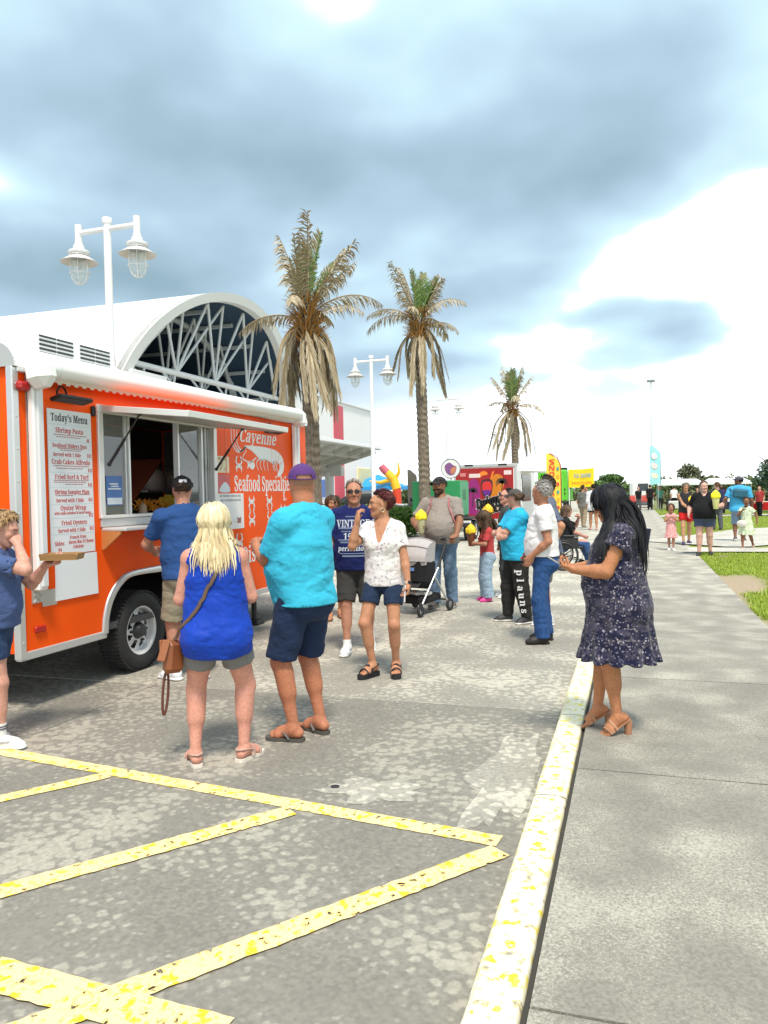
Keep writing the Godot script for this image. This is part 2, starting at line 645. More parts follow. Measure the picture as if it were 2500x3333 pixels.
		for ab in act:
			for c in B:
				for b in B:
					for a in B:
						var i := ab.x * B + a
						var j := ab.y * B + b
						var k := ab.z * B + c
						var o := k * sz + j * sy + i
						var neg := 0
						for q in 8:
							var x := val[o + off[q]]
							f[q] = x
							if x < 0.0: neg += 1
						if neg == 0 or neg == 8: continue
						var acc := Vector3.ZERO
						var cnt := 0
						for q in 12:
							var va := f[e0[q]]
							var vb := f[e1[q]]
							if (va < 0.0) != (vb < 0.0):
								var t := va / (va - vb)
								var ca := e0[q]
								var pa := Vector3(ca & 1, (ca >> 1) & 1, (ca >> 2) & 1)
								if q < 4: pa.x += t
								elif q < 8: pa.y += t
								else: pa.z += t
								acc += pa
								cnt += 1
						acc /= cnt
						var g := Vector3(f[1] + f[3] + f[5] + f[7] - f[0] - f[2] - f[4] - f[6], f[2] + f[3] + f[6] + f[7] - f[0] - f[1] - f[4] - f[5], f[4] + f[5] + f[6] + f[7] - f[0] - f[1] - f[2] - f[3]).normalized()
						var p := lo + (Vector3(i, j, k) + acc) * cell
						cellv[o] = out.v.size()
						out.v.append(p); out.n.append(g); out.u.append(Vector2.ZERO)
						out.c.append(tint.call(p) if tint != null else out.col)
		for o in cellv:
			var x0 := val[o]
			for ax in 3:
				var st: int = [1, sy, sz][ax]
				var s1: int = [sy, sz, 1][ax]
				var s2: int = [sz, 1, sy][ax]
				var x1 := val[o + st]
				if (x0 < 0.0) == (x1 < 0.0): continue
				var q1 = cellv.get(o - s1)
				var q2 = cellv.get(o - s2)
				var q3 = cellv.get(o - s1 - s2)
				if q1 == null or q2 == null or q3 == null: continue
				var q0: int = cellv[o]
				if x0 < 0.0:
					out.tri_i(q0, q1, q3); out.tri_i(q0, q3, q2)
				else:
					out.tri_i(q0, q3, q1); out.tri_i(q0, q2, q3)

# ---------------------------------------------------------------- people (local frame: faces +z, y up, own left = +x; drawn 1.75 m tall, then scaled)
const CELLS := [[0.015, 0.0135, 0.0048, 0.0048], [0.018, 0.016, 0.0068, 0.0062], [0.024, 0.021, 0.010, 0.0075], [0.034, 0.03, 0.015, 0.012]]

static func ik(a: Vector3, b: Vector3, l1: float, l2: float, hint: Vector3) -> Vector3:
	var d := b - a
	var dist := clampf(d.length(), absf(l1 - l2) + 0.01, l1 + l2 - 0.002)
	var u := d.normalized()
	var x := (l1 * l1 - l2 * l2 + dist * dist) / (2.0 * dist)
	var h := sqrt(maxf(l1 * l1 - x * x, 0.0))
	var w := hint - u * hint.dot(u)
	w = w.normalized() if w.length() > 1e-4 else Vector3.BACK
	return a + u * x + w * h

static func look_basis(y: Vector3, z: Vector3) -> Basis:
	y = y.normalized()
	z = (z - y * z.dot(y))
	z = z.normalized() if z.length() > 1e-5 else (Vector3.BACK - y * y.z).normalized()
	return Basis(y.cross(z), y, z)

func skeleton(S: Dictionary) -> Dictionary:
	var K := {}
	var hip: Vector3 = Vector3(0, 0.93, 0) + S.get("hip", Vector3.ZERO)
	var tb := Basis.from_euler(Vector3(deg_to_rad(S.get("lean", 0.0)), deg_to_rad(S.get("twist", 0.0)), deg_to_rad(S.get("side", 0.0))))
	K.tt = Transform3D(tb, hip - tb * Vector3(0, 0.93, 0))
	K.hip = hip
	var hw: float = S.get("sh", 0.175)
	var nb: Vector3 = K.tt * Vector3(0, 1.49, -0.008)
	var hb := tb * Basis.from_euler(Vector3(deg_to_rad(S.get("nod", 0.0)), deg_to_rad(S.get("look", 0.0)), deg_to_rad(S.get("tilt", 0.0))))
	K.neck = nb
	var hs: float = S.get("hs", 1.0)
	K.hs = hs
	K.head = Transform3D(hb.scaled_local(Vector3.ONE * hs), nb + hb * Vector3(0, 0.142 * hs, 0.022 * hs))
	for sd in ["l", "r"]:
		var sg := 1.0 if sd == "l" else -1.0
		var shp: Vector3 = K.tt * Vector3(hw * sg, 1.395, -0.008)
		var wr: Vector3 = S.get(sd + "h", K.tt * Vector3((hw + 0.075 + 0.08 * (S.get("girth", 1.0) - 1.0)) * sg, 0.89, 0.05))
		var eh: Vector3 = S.get(sd + "e", Vector3(0.35 * sg, -0.25, -1.0))
		var ua: float = S.get("ua", 0.285)
		var dv := wr - shp
		if dv.length() > ua + 0.248: wr = shp + dv.normalized() * (ua + 0.248)
		var el := ik(shp, wr, ua, 0.25, eh)
		K[sd + "sh"] = shp; K[sd + "el"] = el; K[sd + "wr"] = wr
		var hd: Vector3 = S.get(sd + "hd", (wr - el).normalized())
		var pn: Vector3 = S.get(sd + "pn", Vector3(-sg, 0.0, 0.15))
		K[sd + "hand"] = Transform3D(look_basis(hd, pn), wr)
		var hj: Vector3 = hip + Basis(Vector3.UP, deg_to_rad(S.get("pelvis", 0.0))) * Vector3(0.088 * sg, -0.02, 0)
		var fp: Vector2 = S.get(sd + "f", Vector2(0.1 * sg, 0.0))
		var lift: float = S.get(sd + "lift", 0.0) + {"flipflop": 0.016, "sandal": 0.02, "platform": 0.04, "heel": 0.01}.get(S.get("shoe", ""), 0.0)
		var fy: float = deg_to_rad(S.get(sd + "y", 10.0 * sg))
		var pit: float = deg_to_rad(S.get(sd + "p", 0.0))
		var fb := Basis(Vector3.UP, fy) * Basis(Vector3.RIGHT, pit)
		# pivot at the ball of the foot
		var ball := Vector3(fp.x, lift, fp.y) + Basis(Vector3.UP, fy) * Vector3(0, 0.012, 0.115)
		var ft := Transform3D(fb, ball - fb * Vector3(0, 0.012, 0.115))
		var an := ft * Vector3(0, 0.075, 0)
		var th: float = S.get("thigh", 0.425)
		var kn := ik(hj, an, th, 0.415, S.get(sd + "k", Basis(Vector3.UP, fy) * Vector3(0.0, 0.0, 1.0)))
		K[sd + "hj"] = hj; K[sd + "kn"] = kn; K[sd + "an"] = an; K[sd + "foot"] = ft
	return K

func torso_prims(F: Field, S: Dictionary, K: Dictionary, o: float, full := true) -> void:
	var T: Transform3D = K.tt
	var g: float = S.get("girth", 1.0)
	var sh: float = S.get("sh", 0.175)
	var X := T.basis.x
	var wa: float = S.get("waist", 1.0) * g
	var hp: float = S.get("hips", 1.0) * g
	var up: float = S.get("chest", 1.0) * (0.5 + 0.5 * g)
	var dz: float = S.get("deep", 0.72)
	F.cap(T * Vector3(0, 0.93, -0.005), T * Vector3(0, 1.08, 0.0), 0.155 * hp + o, 0.142 * wa + o, 1.0, dz + 0.05, X, 0.05)
	F.cap(T * Vector3(0, 1.08, 0.0), T * Vector3(0, 1.27, -0.005), 0.142 * wa + o, 0.155 * up + o, 1.0, dz, X, 0.05)
	F.cap(T * Vector3(0, 1.27, -0.005), T * Vector3(0, 1.36, -0.012), 0.155 * up + o, 0.13 * up + o, 1.0, dz, X, 0.05)
	if full:
		for sg in [-1.0, 1.0]:
			F.cap(T * Vector3(0.02 * sg, 1.44, -0.02), T * Vector3((sh - 0.02) * sg, 1.395, -0.012), 0.056 * (0.5 + 0.5 * up) + o, 0.052 * (0.5 + 0.5 * up) + o, 1.0, 1.0, T.basis.z, 0.05)
	var be: float = S.get("belly", 0.0)
	if be > 0.0: F.ball(T * Vector3(0, S.get("belly_y", 1.06), 0.105 * g - 0.115 + be * 0.55), 0.115 + be * 0.55 + o, 0.08, 1.1, 1.15, 1.0, T.basis)
	var bu: float = S.get("bust", 0.0)
	if bu > 0.0:
		for sg in [-1.0, 1.0]: F.ball(T * Vector3(0.072 * sg, 1.25, 0.055 * up + 0.01), bu + o, 0.05)
	var gl: float = S.get("glute", 0.092)
	for sg in [-1.0, 1.0]: F.ball(K.hip + Basis(Vector3.UP, deg_to_rad(S.get("pelvis", 0.0))) * Vector3(0.07 * sg * hp, -0.06, -0.055), gl * hp + o * 1.55, 0.06)

func leg_r(S: Dictionary) -> float: return S.get("legs", 1.0)

func build_person(S: Dictionary) -> void:
	var K := skeleton(S)
	var lod: int = S.get("lod", 0)
	var cell: Array = CELLS[lod]
	var g: float = S.get("girth", 1.0)
	var lg := leg_r(S)
	var ag: float = S.get("arms", 0.55 + 0.45 * g)
	var parts: Array = []
	var skin: Color = S.get("skin", Color(0.52, 0.27, 0.17))
	var rng := RandomNumberGenerator.new()
	rng.seed = hash(S.get("label", "x"))
	# ---- body
	var mb := MB.new()
	mb.col = skin
	var blot := noise(6.0, 3, FastNoiseLite.TYPE_SIMPLEX, 3)
	var knl: Vector3 = K.lkn
	var knr: Vector3 = K.rkn
	var skin_tint := func(p: Vector3) -> Color:
		var w := 1.0 + 0.13 * blot.get_noise_3dv(p * 2.5)
		var red := clampf(1.0 - minf(p.distance_to(knl), p.distance_to(knr)) / 0.08, 0.0, 1.0) * 0.16
		return Color(skin.r * w, skin.g * w * (1.0 - red), skin.b * w * (1.0 - red))
	var F := Field.new()
	torso_prims(F, S, K, 0.0)
	F.cap(K.tt * Vector3(0, 1.42, -0.022), K.neck + K.head.basis * Vector3(0, 0.075, 0.0), 0.062, 0.052, 1.0, 1.0, Vector3.RIGHT, 0.035)
	for sd in ["l", "r"]:
		F.ball(K[sd + "sh"], 0.058 * ag, 0.04)
		F.cap(K[sd + "sh"], K[sd + "el"], 0.051 * ag, 0.041 * ag, 1, 1, Vector3.RIGHT, 0.022)
		var fa: Vector3 = K[sd + "wr"] - K[sd + "el"]
		F.cap(K[sd + "el"], K[sd + "el"] + fa * 0.3, 0.041 * ag, 0.043 * ag, 1, 1, Vector3.RIGHT, 0.018)
		F.cap(K[sd + "el"] + fa * 0.3, K[sd + "wr"], 0.043 * ag, 0.027 * (0.6 + 0.4 * ag), 1, 1, Vector3.RIGHT, 0.018)
		var hj: Vector3 = K[sd + "hj"]
		var kn: Vector3 = K[sd + "kn"]
		var an: Vector3 = K[sd + "an"]
		F.cap(hj, kn, 0.09 * lg, 0.056 * lg, 1, 1, Vector3.RIGHT, 0.025)
		F.ball(kn + K[sd + "foot"].basis.z * 0.012, 0.05 * lg, 0.03)
		F.cap(kn, an, 0.052 * lg, 0.034 * (0.5 + 0.5 * lg), 1, 1, Vector3.RIGHT, 0.02)
		var bk: Vector3 = -(K[sd + "foot"].basis.z)
		F.cap(kn.lerp(an, 0.16) + bk * 0.016, kn.lerp(an, 0.46) + bk * 0.012, 0.046 * lg, 0.042 * lg, 1, 1, Vector3.RIGHT, 0.05)
		if not S.get("barefoot", false):
			F.ball(K[sd + "foot"] * Vector3(0, 0.055, 0), 0.036, 0.03)
	F.mesh(cell[0], mb, skin_tint)
	if S.get("barefoot", false):
		for sd in ["l", "r"]:
			var Q := Field.new()
			var f: Transform3D = K[sd + "foot"]
			var sg := 1.0 if sd == "l" else -1.0
			var up: Vector3 = (K[sd + "kn"] - K[sd + "an"]).normalized()
			Q.cap(f * Vector3(0, 0.072, 0.0), K[sd + "an"] + up * 0.05, 0.033, 0.034, 1, 1, Vector3.RIGHT, 0.02)
			Q.cap(f * Vector3(0, 0.036, -0.035), f * Vector3(0, 0.032, 0.09), 0.031, 0.028, 1.18, 1.0, f.basis.x, 0.03)
			Q.cap(f * Vector3(0, 0.07, 0.01), f * Vector3(0.006 * -sg, 0.034, 0.11), 0.034, 0.024, 1.2, 1.0, f.basis.x, 0.03)
			Q.cap(f * Vector3(-0.028, 0.022, 0.105), f * Vector3(0.03, 0.022, 0.1), 0.02, 0.02, 1, 1, Vector3.UP, 0.03)
			for t in 5:
				var x := (-0.031 + t * 0.0158) * sg
				var r: float = [0.0135, 0.0105, 0.0098, 0.009, 0.0088][t]
				Q.cap(f * Vector3(x, 0.02, 0.118 - t * 0.004), f * Vector3(x * 1.08, r + 0.003, [0.168, 0.165, 0.158, 0.149, 0.137][t]), r * 1.05, r, 1, 1, Vector3.RIGHT, 0.008)
			Q.mesh(maxf(cell[3], 0.0056), mb, skin_tint)
	# ---- head
	var H: Transform3D = K.head
	var Hi := H.affine_inverse()
	var hs: float = K.hs
	var G := Field.new()
	var hx := H.basis.x.normalized()
	var hbn := H.basis.orthonormalized()
	var fw: float = S.get("facew", 1.0)
	G.ball(H * Vector3(0, 0.034, -0.014), 0.09 * hs, 0.03, 0.83, 0.93, 1.03, hbn)
	G.cap(H * Vector3(0, 0.02, 0.032), H * Vector3(0, -0.062, 0.04), 0.06 * hs * fw, 0.042 * hs * fw, 1.04, 1.0, hx, 0.03)
	for sg in [-1.0, 1.0]:
		G.cap(H * Vector3(0.043 * sg * fw, -0.05, 0.0), H * Vector3(0.016 * sg, -0.095, 0.06), 0.026 * hs, 0.02 * hs, 1, 1, hx, 0.03)
		G.ball(H * Vector3(0.038 * sg, -0.022, 0.058), 0.024 * hs * fw, 0.03)
		G.cap(H * Vector3(0.014 * sg, 0.027, 0.083), H * Vector3(0.044 * sg, 0.027, 0.068), 0.012 * hs, 0.01 * hs, 1, 1, hx, 0.02)
		G.ball(H * Vector3(0.0125 * sg, -0.03, 0.094), 0.0085 * hs, 0.012)
		G.ball(H * Vector3(0.073 * sg, -0.004, -0.012), 0.03 * hs, 0.008, 0.3, 1.0, 0.62, hbn * Basis(Vector3.UP, 0.35 * sg))
		G.hole(H * Vector3(0.031 * sg, 0.006, 0.1), H * Vector3(0.031 * sg, 0.006, 0.12), 0.0165 * hs, 0.02 * hs, 0.016)
	G.cap(H * Vector3(0, 0.018, 0.09), H * Vector3(0, -0.024, 0.107), 0.0085 * hs, 0.0118 * hs, 1, 1, hx, 0.014)
	G.ball(H * Vector3(0, -0.097, 0.068), 0.019 * hs, 0.025)
	G.cap(H * Vector3(-0.016, -0.0565, 0.088), H * Vector3(0.016, -0.0565, 0.088), 0.0072 * hs, 0.0072 * hs, 1, 1, Vector3.UP, 0.008)
	G.cap(H * Vector3(-0.013, -0.068, 0.087), H * Vector3(0.013, -0.068, 0.087), 0.0078 * hs, 0.0078 * hs, 1, 1, Vector3.UP, 0.008)
	if S.get("double", 0.0) > 0.0: G.ball(H * Vector3(0, -0.11, 0.02), 0.03 * hs + S.double, 0.04)
	G.cap(H * Vector3(0, -0.04, -0.022), K.tt * Vector3(0, 1.44, -0.02), 0.053 * hs * S.get("neckw", 1.0), 0.06 * S.get("neckw", 1.0), 1, 1, hx, 0.03)
	var lip := Color(skin.r * 0.8, skin.g * 0.5, skin.b * 0.5) if S.get("fem", false) else Color(skin.r * 0.85, skin.g * 0.66, skin.b * 0.66)
	var browc: Color = S.get("brow", Color(0.06, 0.04, 0.03))
	var beard: float = S.get("beard", 0.0)
	var bald: bool = S.get("stubble_head", false)
	var head_tint := func(p: Vector3) -> Color:
		var q := Hi * p
		var w := 1.0 + 0.1 * blot.get_noise_3dv(p * 5.0)
		var c := Color(skin.r * w, skin.g * w, skin.b * w)
		if q.z > 0.05:
			var ck := clampf(1.0 - Vector2(absf(q.x) - 0.038, q.y + 0.025).length() / 0.03, 0.0, 1.0)
			c = Color(c.r, c.g * (1.0 - 0.2 * ck), c.b * (1.0 - 0.2 * ck))
			if q.z > 0.076 and absf(q.x) < 0.025 and q.y < -0.049 and q.y > -0.077: c = c.lerp(lip, 0.8)
			if absf(q.x) > 0.012 and absf(q.x) < 0.05 and absf(q.y - 0.031 + absf(absf(q.x) - 0.03) * 0.2) < 0.0055: c = c.lerp(browc, 0.75)
			if q.z > 0.085 and absf(absf(q.x) - 0.008) < 0.004 and absf(q.y + 0.038) < 0.003: c = c * 0.4
		if beard > 0.0 and q.y < -0.035 and q.z > -0.01 and absf(q.x) < 0.07:
			var m := (absf(q.x) < 0.035 and q.y > -0.052) or (q.y < -0.078)  or absf(q.x) > 0.03
			if m and not (absf(q.x) > 0.045 and S.get("goatee", false)): c = c.lerp(browc, beard)
		c.a = 1.0
		return c
	G.mesh(cell[2] * hs * (1.6 if S.get("head_cell", false) else 1.0), mb, head_tint)
	# ---- hands
	for sd in ["l", "r"]:
		if S.get(sd + "hidden", false): continue
		var Q := Field.new()
		hand(Q, K[sd + "hand"], 1.0 if sd == "l" else -1.0, S.get(sd + "pose", "relax"), S.get("hand", 1.0) * (0.85 if S.get("fem", false) else 1.0))
		var back: Vector3 = (K[sd + "el"] - K[sd + "wr"]).normalized()
		Q.cap(K[sd + "wr"] + back * 0.03, K[sd + "wr"], 0.0285 * (0.6 + 0.4 * ag), 0.026 * (0.6 + 0.4 * ag), 1.0, 1.0, Vector3.RIGHT, 0.02)
		Q.mesh(cell[3], mb, skin_tint)
	parts.append({"name": "body", "mb": mb, "mat": "skin"})
	# ---- eyes
	if lod < 3:
		var iris: Color = S.get("iris", Color(0.06, 0.035, 0.02))
		for sg in [-1.0, 1.0]:
			var ew := MB.new()
			ew.col = Color(0.75, 0.72, 0.7)
			ew.ball(H * Transform3D(Basis(), Vector3(0.031 * sg, 0.005, 0.0745)), Vector3(0.0135, 0.0088, 0.0115), 12, 8)
			ew.col = iris
			ew.ball(H * Transform3D(Basis(), Vector3(0.031 * sg, 0.005, 0.0835)), Vector3(0.0055, 0.0058, 0.0035), 10, 6)
			parts.append({"name": "eye", "mb": ew, "mat": "eye"})
	# ---- clothes
	var nzz := noise(1.0, rng.randi() % 1000, FastNoiseLite.TYPE_SIMPLEX_SMOOTH, 2)
	nzz.fractal_type = FastNoiseLite.FRACTAL_RIDGED
	nzz.domain_warp_enabled = true
	nzz.domain_warp_amplitude = 0.5
	nzz.domain_warp_frequency = 0.6
	var topF: Field = null
	for C in S.get("wear", []):
		var W := Field.new()
		W.nz = nzz
		W.amp = C.get("amp", 0.0075)
		W.nscale = C.get("ns", Vector3(4.2, 7.0, 4.2))
		var lo: float = C.get("loose", 0.018)
		var T: Transform3D = K.tt
		if C.kind == "top" or C.kind == "dress":
			torso_prims(W, S, K, lo + W.amp * 0.7)
			var hem: float = C.get("hem", 0.86)
			var wa: float = S.get("waist", 1.0) * g
			var up: float = S.get("chest", 1.0) * (0.5 + 0.5 * g)
			var be: float = S.get("belly", 0.0)
			var hp: float = S.get("hips", 1.0) * g
			var dz: float = S.get("deep", 0.72)
			var w1: float = maxf(0.155 * up, 0.142 * wa) + lo + W.amp * 0.5
			var w2: float = maxf(maxf(0.155 * hp, 0.142 * wa) + lo + W.amp * 0.8 + C.get("flare", 0.01), 0.0)
			if C.kind == "top":
				var fb := be * 0.55
				if C.get("drape", true): W.cap(T * Vector3(0, 1.24, -0.005 + fb * 0.2), T * Vector3(0, hem, -0.002 + fb * 0.45), w1, w2, 1.0, dz + 0.04 + fb * 1.2, T.basis.x, 0.05, 1)
				var lowp := T * Vector3(0, hem, 0)
				var nn := T.basis * Vector3(0, -1, C.get("hem_tilt", 0.0)).normalized()
				W.planes.append(Plane(nn, nn.dot(lowp)))
			else:
				var wy: float = C.get("waist_y", 1.08)
				W.cap(T * Vector3(0, wy, 0.0), T * Vector3(0, 0.9, -0.005), 0.142 * wa + lo, w2, 1.0, dz + 0.1, T.basis.x, 0.04)
				var hm := Vector3(K.hip.x * 0.6, hem, K.hip.z * 0.5 + C.get("sweep", 0.0))
				W.cap(T * Vector3(0, 0.92, -0.005), hm, w2, w2 + C.get("skirt", 0.06), 1.0, dz + 0.14, T.basis.x, 0.05, 1)
				W.ruf = C.get("ruffle", 0.02); W.rn = C.get("folds", 11.0); W.ry0 = 0.98; W.ry1 = hem
				W.planes.append(Plane(Vector3.DOWN, -hem))
				W.hole(hm + Vector3(0, 0.03, 0), hm - Vector3(0, 0.2, 0), w2 - 0.035 + C.get("skirt", 0.06) * 0.8, w2 + 0.05, 0.0, 1.0, dz + 0.1)
				if C.has("tier"): W.cap(Vector3(hm.x, C.tier, hm.z), hm, w2 + C.get("skirt", 0.06) * 0.75, w2 + C.get("skirt", 0.06) + 0.025, 1.0, dz + 0.14, T.basis.x, 0.012, 1)
			var sl: float = C.get("sleeve", 0.6)
			var slo: float = C.get("sleeve_loose", 0.022)
			for sd in ["l", "r"]:
				var sp: Vector3 = K[sd + "sh"]
				var el: Vector3 = K[sd + "el"]
				var wr: Vector3 = K[sd + "wr"]
				if sl <= 0.0:
					var sg := 1.0 if sd == "l" else -1.0
					W.hole(sp + T.basis * Vector3(0.03 * sg, 0.01, 0), sp + T.basis * Vector3(0.03 * sg, -0.1, 0.0), 0.058 * ag, 0.05 * ag)
				elif sl <= 1.0:
					var e := sp.lerp(el, sl)
					W.ball(sp, 0.058 * ag + lo, 0.04)
					W.cap(sp, e, 0.054 * ag + lo, 0.045 * ag + slo, 1, 1, Vector3.RIGHT, 0.035, 1)
					if slo > 0.015: W.hole(e.lerp(sp, 0.25), e.lerp(el, 0.3) , 0.046 * ag + 0.003, 0.043 * ag + 0.003)
				else:
					W.ball(sp, 0.058 * ag + lo, 0.04)
					W.cap(sp, el, 0.054 * ag + lo, 0.044 * ag + slo, 1, 1, Vector3.RIGHT, 0.03)
					W.cap(el, el.lerp(wr, sl - 1.0), 0.044 * ag + slo, 0.034 * ag + slo * 0.7, 1, 1, Vector3.RIGHT, 0.03, 1)
			var nr: float = C.get("neck", 0.072)
			W.hole(K.neck + T.basis * Vector3(0, -0.035, 0.0), K.neck + T.basis * Vector3(0, 0.12, 0.03), nr, nr + 0.01)
			if C.get("vneck", 0.0) > 0.0: W.hole(K.neck + T.basis * Vector3(0, -0.02, 0.03), T * Vector3(0, 1.44 - C.vneck, 0.13), 0.075, 0.02)
			if topF == null: topF = W
			if C.has("open"):  # unbuttoned down the front
				W.hole(T * Vector3(0, 1.5, 0.16), T * Vector3(0, 0.7, 0.2), C.open, C.open * 1.6)
		else:
			var hp: float = S.get("hips", 1.0) * g
			torso_prims(W, S, K, lo * 0.8, false)
			var wl: float = C.get("waist", 1.0)
			W.planes.append(Plane(T.basis.y, T.basis.y.dot(T * Vector3(0, wl, 0))))
			for sd in ["l", "r"]:
				var hj: Vector3 = K[sd + "hj"]
				var kn: Vector3 = K[sd + "kn"]
				var an: Vector3 = K[sd + "an"]
				if C.kind == "shorts":
					var t: float = C.get("len", 0.8)
					var e := hj.lerp(kn, minf(t, 1.0)) if t <= 1.0 else kn.lerp(an, t - 1.0)
					var r0 := 0.093 * lg + lo
					var r1: float = lerpf(0.09, 0.056, minf(t, 1.0)) * lg + C.get("cuff", 0.035)
					W.cap(hj, e, r0, r1, 1, 1, Vector3.RIGHT, 0.012, 1)
					W.hole(e.lerp(hj, 0.1), e + (e - hj).normalized() * 0.1, maxf(r1 - 0.026, 0.05), maxf(r1 - 0.022, 0.05))
				else:
					var fl: float = C.get("cuff", 0.03)
					W.cap(hj, kn, 0.092 * lg + lo, 0.058 * lg + lo + fl * 0.3, 1, 1, Vector3.RIGHT, 0.03)
					var e := kn.lerp(an, C.get("len", 1.02))
					W.cap(kn, e, 0.058 * lg + lo + fl * 0.3, 0.04 * lg + fl, 1, 1, Vector3.RIGHT, 0.03, 1)
					W.cap(kn.lerp(an, 0.1), kn.lerp(an, 0.5), 0.06 * lg + lo, 0.052 * lg + lo, 1, 1, Vector3.RIGHT, 0.04)
		var cm := MB.new()
		W.mesh(cell[1], cm)
		parts.append({"name": C.name, "mb": cm, "mat": C.mat, "label": C.get("label", "")})
	S.topF = topF if topF else F
	# ---- shoes
	shoes(S, K, parts, cell)
	# ---- hair, hats, glasses
	head_wear(S, K, parts, topF if topF else F, rng)
	S.K = K
	S.parts = parts

func hand(Q: Field, h: Transform3D, sg: float, pose: String, sc := 1.0) -> void:
	# y along the fingers, +z out of the palm, thumb on -x for a left hand (palm facing its thigh, thumb forward)
	var X := h.basis.x
	var th := -sg if h.basis.x.dot(h.basis.y.cross(h.basis.z)) > 0 else sg
	var P := func(x: float, y: float, z: float) -> Vector3: return h * (Vector3(x * th, y, z) * sc)
	Q.cap(P.call(0.0, 0.0, 0.0), P.call(0.0, 0.03, 0.0), 0.026 * sc, 0.034 * sc, 1.05, 0.62, X, 0.02)
	Q.cap(P.call(0.0, 0.03, 0.0), P.call(0.0, 0.078, 0.0), 0.037 * sc, 0.041 * sc, 1.0, 0.36, X, 0.02)
	Q.cap(P.call(0.018, 0.02, 0.006), P.call(0.026, 0.05, 0.01), 0.016 * sc, 0.015 * sc, 1, 1, X, 0.02)
	var curls := {"relax": [0.35, 0.5, 0.35], "open": [0.1, 0.12, 0.1], "grip": [0.85, 0.95, 0.6], "fist": [1.25, 1.5, 0.9], "hold": [0.55, 0.75, 0.5], "pinch": [0.8, 0.7, 0.4], "flat": [0.05, 0.05, 0.05]}
	var cu: Array = curls[pose]
	for f in 4:
		var bx: float = [0.029, 0.0095, -0.0105, -0.0295][f]
		var by: float = [0.086, 0.091, 0.088, 0.079][f]
		var ln: Array = [[0.042, 0.024, 0.02], [0.046, 0.028, 0.021], [0.043, 0.026, 0.02], [0.034, 0.02, 0.018]][f]
		var r: float = [0.0098, 0.0102, 0.0096, 0.0084][f]
		var p := Vector3(bx, by - 0.012, 0.0)
		var a := 0.0
		for q in 3:
			a += cu[q] * (1.0 + 0.08 * f)
			var d := Vector3(bx * 0.9 * (0.4 if q == 0 else 0.0), cos(a), sin(a))
			var e: Vector3 = p + d.normalized() * (ln[q] + (0.012 if q == 0 else 0.0))
			Q.cap(P.call(p.x, p.y, p.z), P.call(e.x, e.y, e.z), r * sc * (1.0 - 0.1 * q), r * sc * (0.92 - 0.1 * q), 1, 1, X, 0.006)
			p = e
	var t0 := Vector3(0.026, 0.03, 0.008)
	var d1 := Vector3(0.62, 0.66, 0.42) if pose in ["open", "flat"] else (Vector3(0.42, 0.6, 0.68) if pose in ["grip", "hold", "pinch", "fist"] else Vector3(0.38, 0.82, 0.42))
	var t1 := t0 + d1.normalized() * 0.042
	var d2 := d1 + (Vector3(-0.35, 0.2, 0.3) if pose != "flat" else Vector3.ZERO)
	var t2 := t1 + d2.normalized() * 0.034
	Q.cap(P.call(t0.x, t0.y, t0.z), P.call(t1.x, t1.y, t1.z), 0.0135 * sc, 0.0115 * sc, 1, 1, X, 0.012)
	Q.cap(P.call(t1.x, t1.y, t1.z), P.call(t2.x, t2.y, t2.z), 0.0115 * sc, 0.0095 * sc, 1, 1, X, 0.006)

const SOLE := [[-0.068, 0.016], [-0.06, 0.027], [-0.035, 0.034], [0.0, 0.033], [0.05, 0.034], [0.1, 0.042], [0.14, 0.043], [0.17, 0.035], [0.187, 0.022], [0.193, 0.01]]

func sole_poly(sg: float, grow := 0.0) -> PackedVector2Array:
	var p := PackedVector2Array()
	for q in SOLE: p.append(Vector2(q[1] + grow + 0.004 * sg * sin(q[0] * 12.0), q[0] * (1.0 + grow * 2.0)))
	for k in SOLE.size():
		var q: Array = SOLE[SOLE.size() - 1 - k]
		p.append(Vector2(-q[1] - grow + 0.004 * sg * sin(q[0] * 12.0), q[0] * (1.0 + grow * 2.0)))
	return p

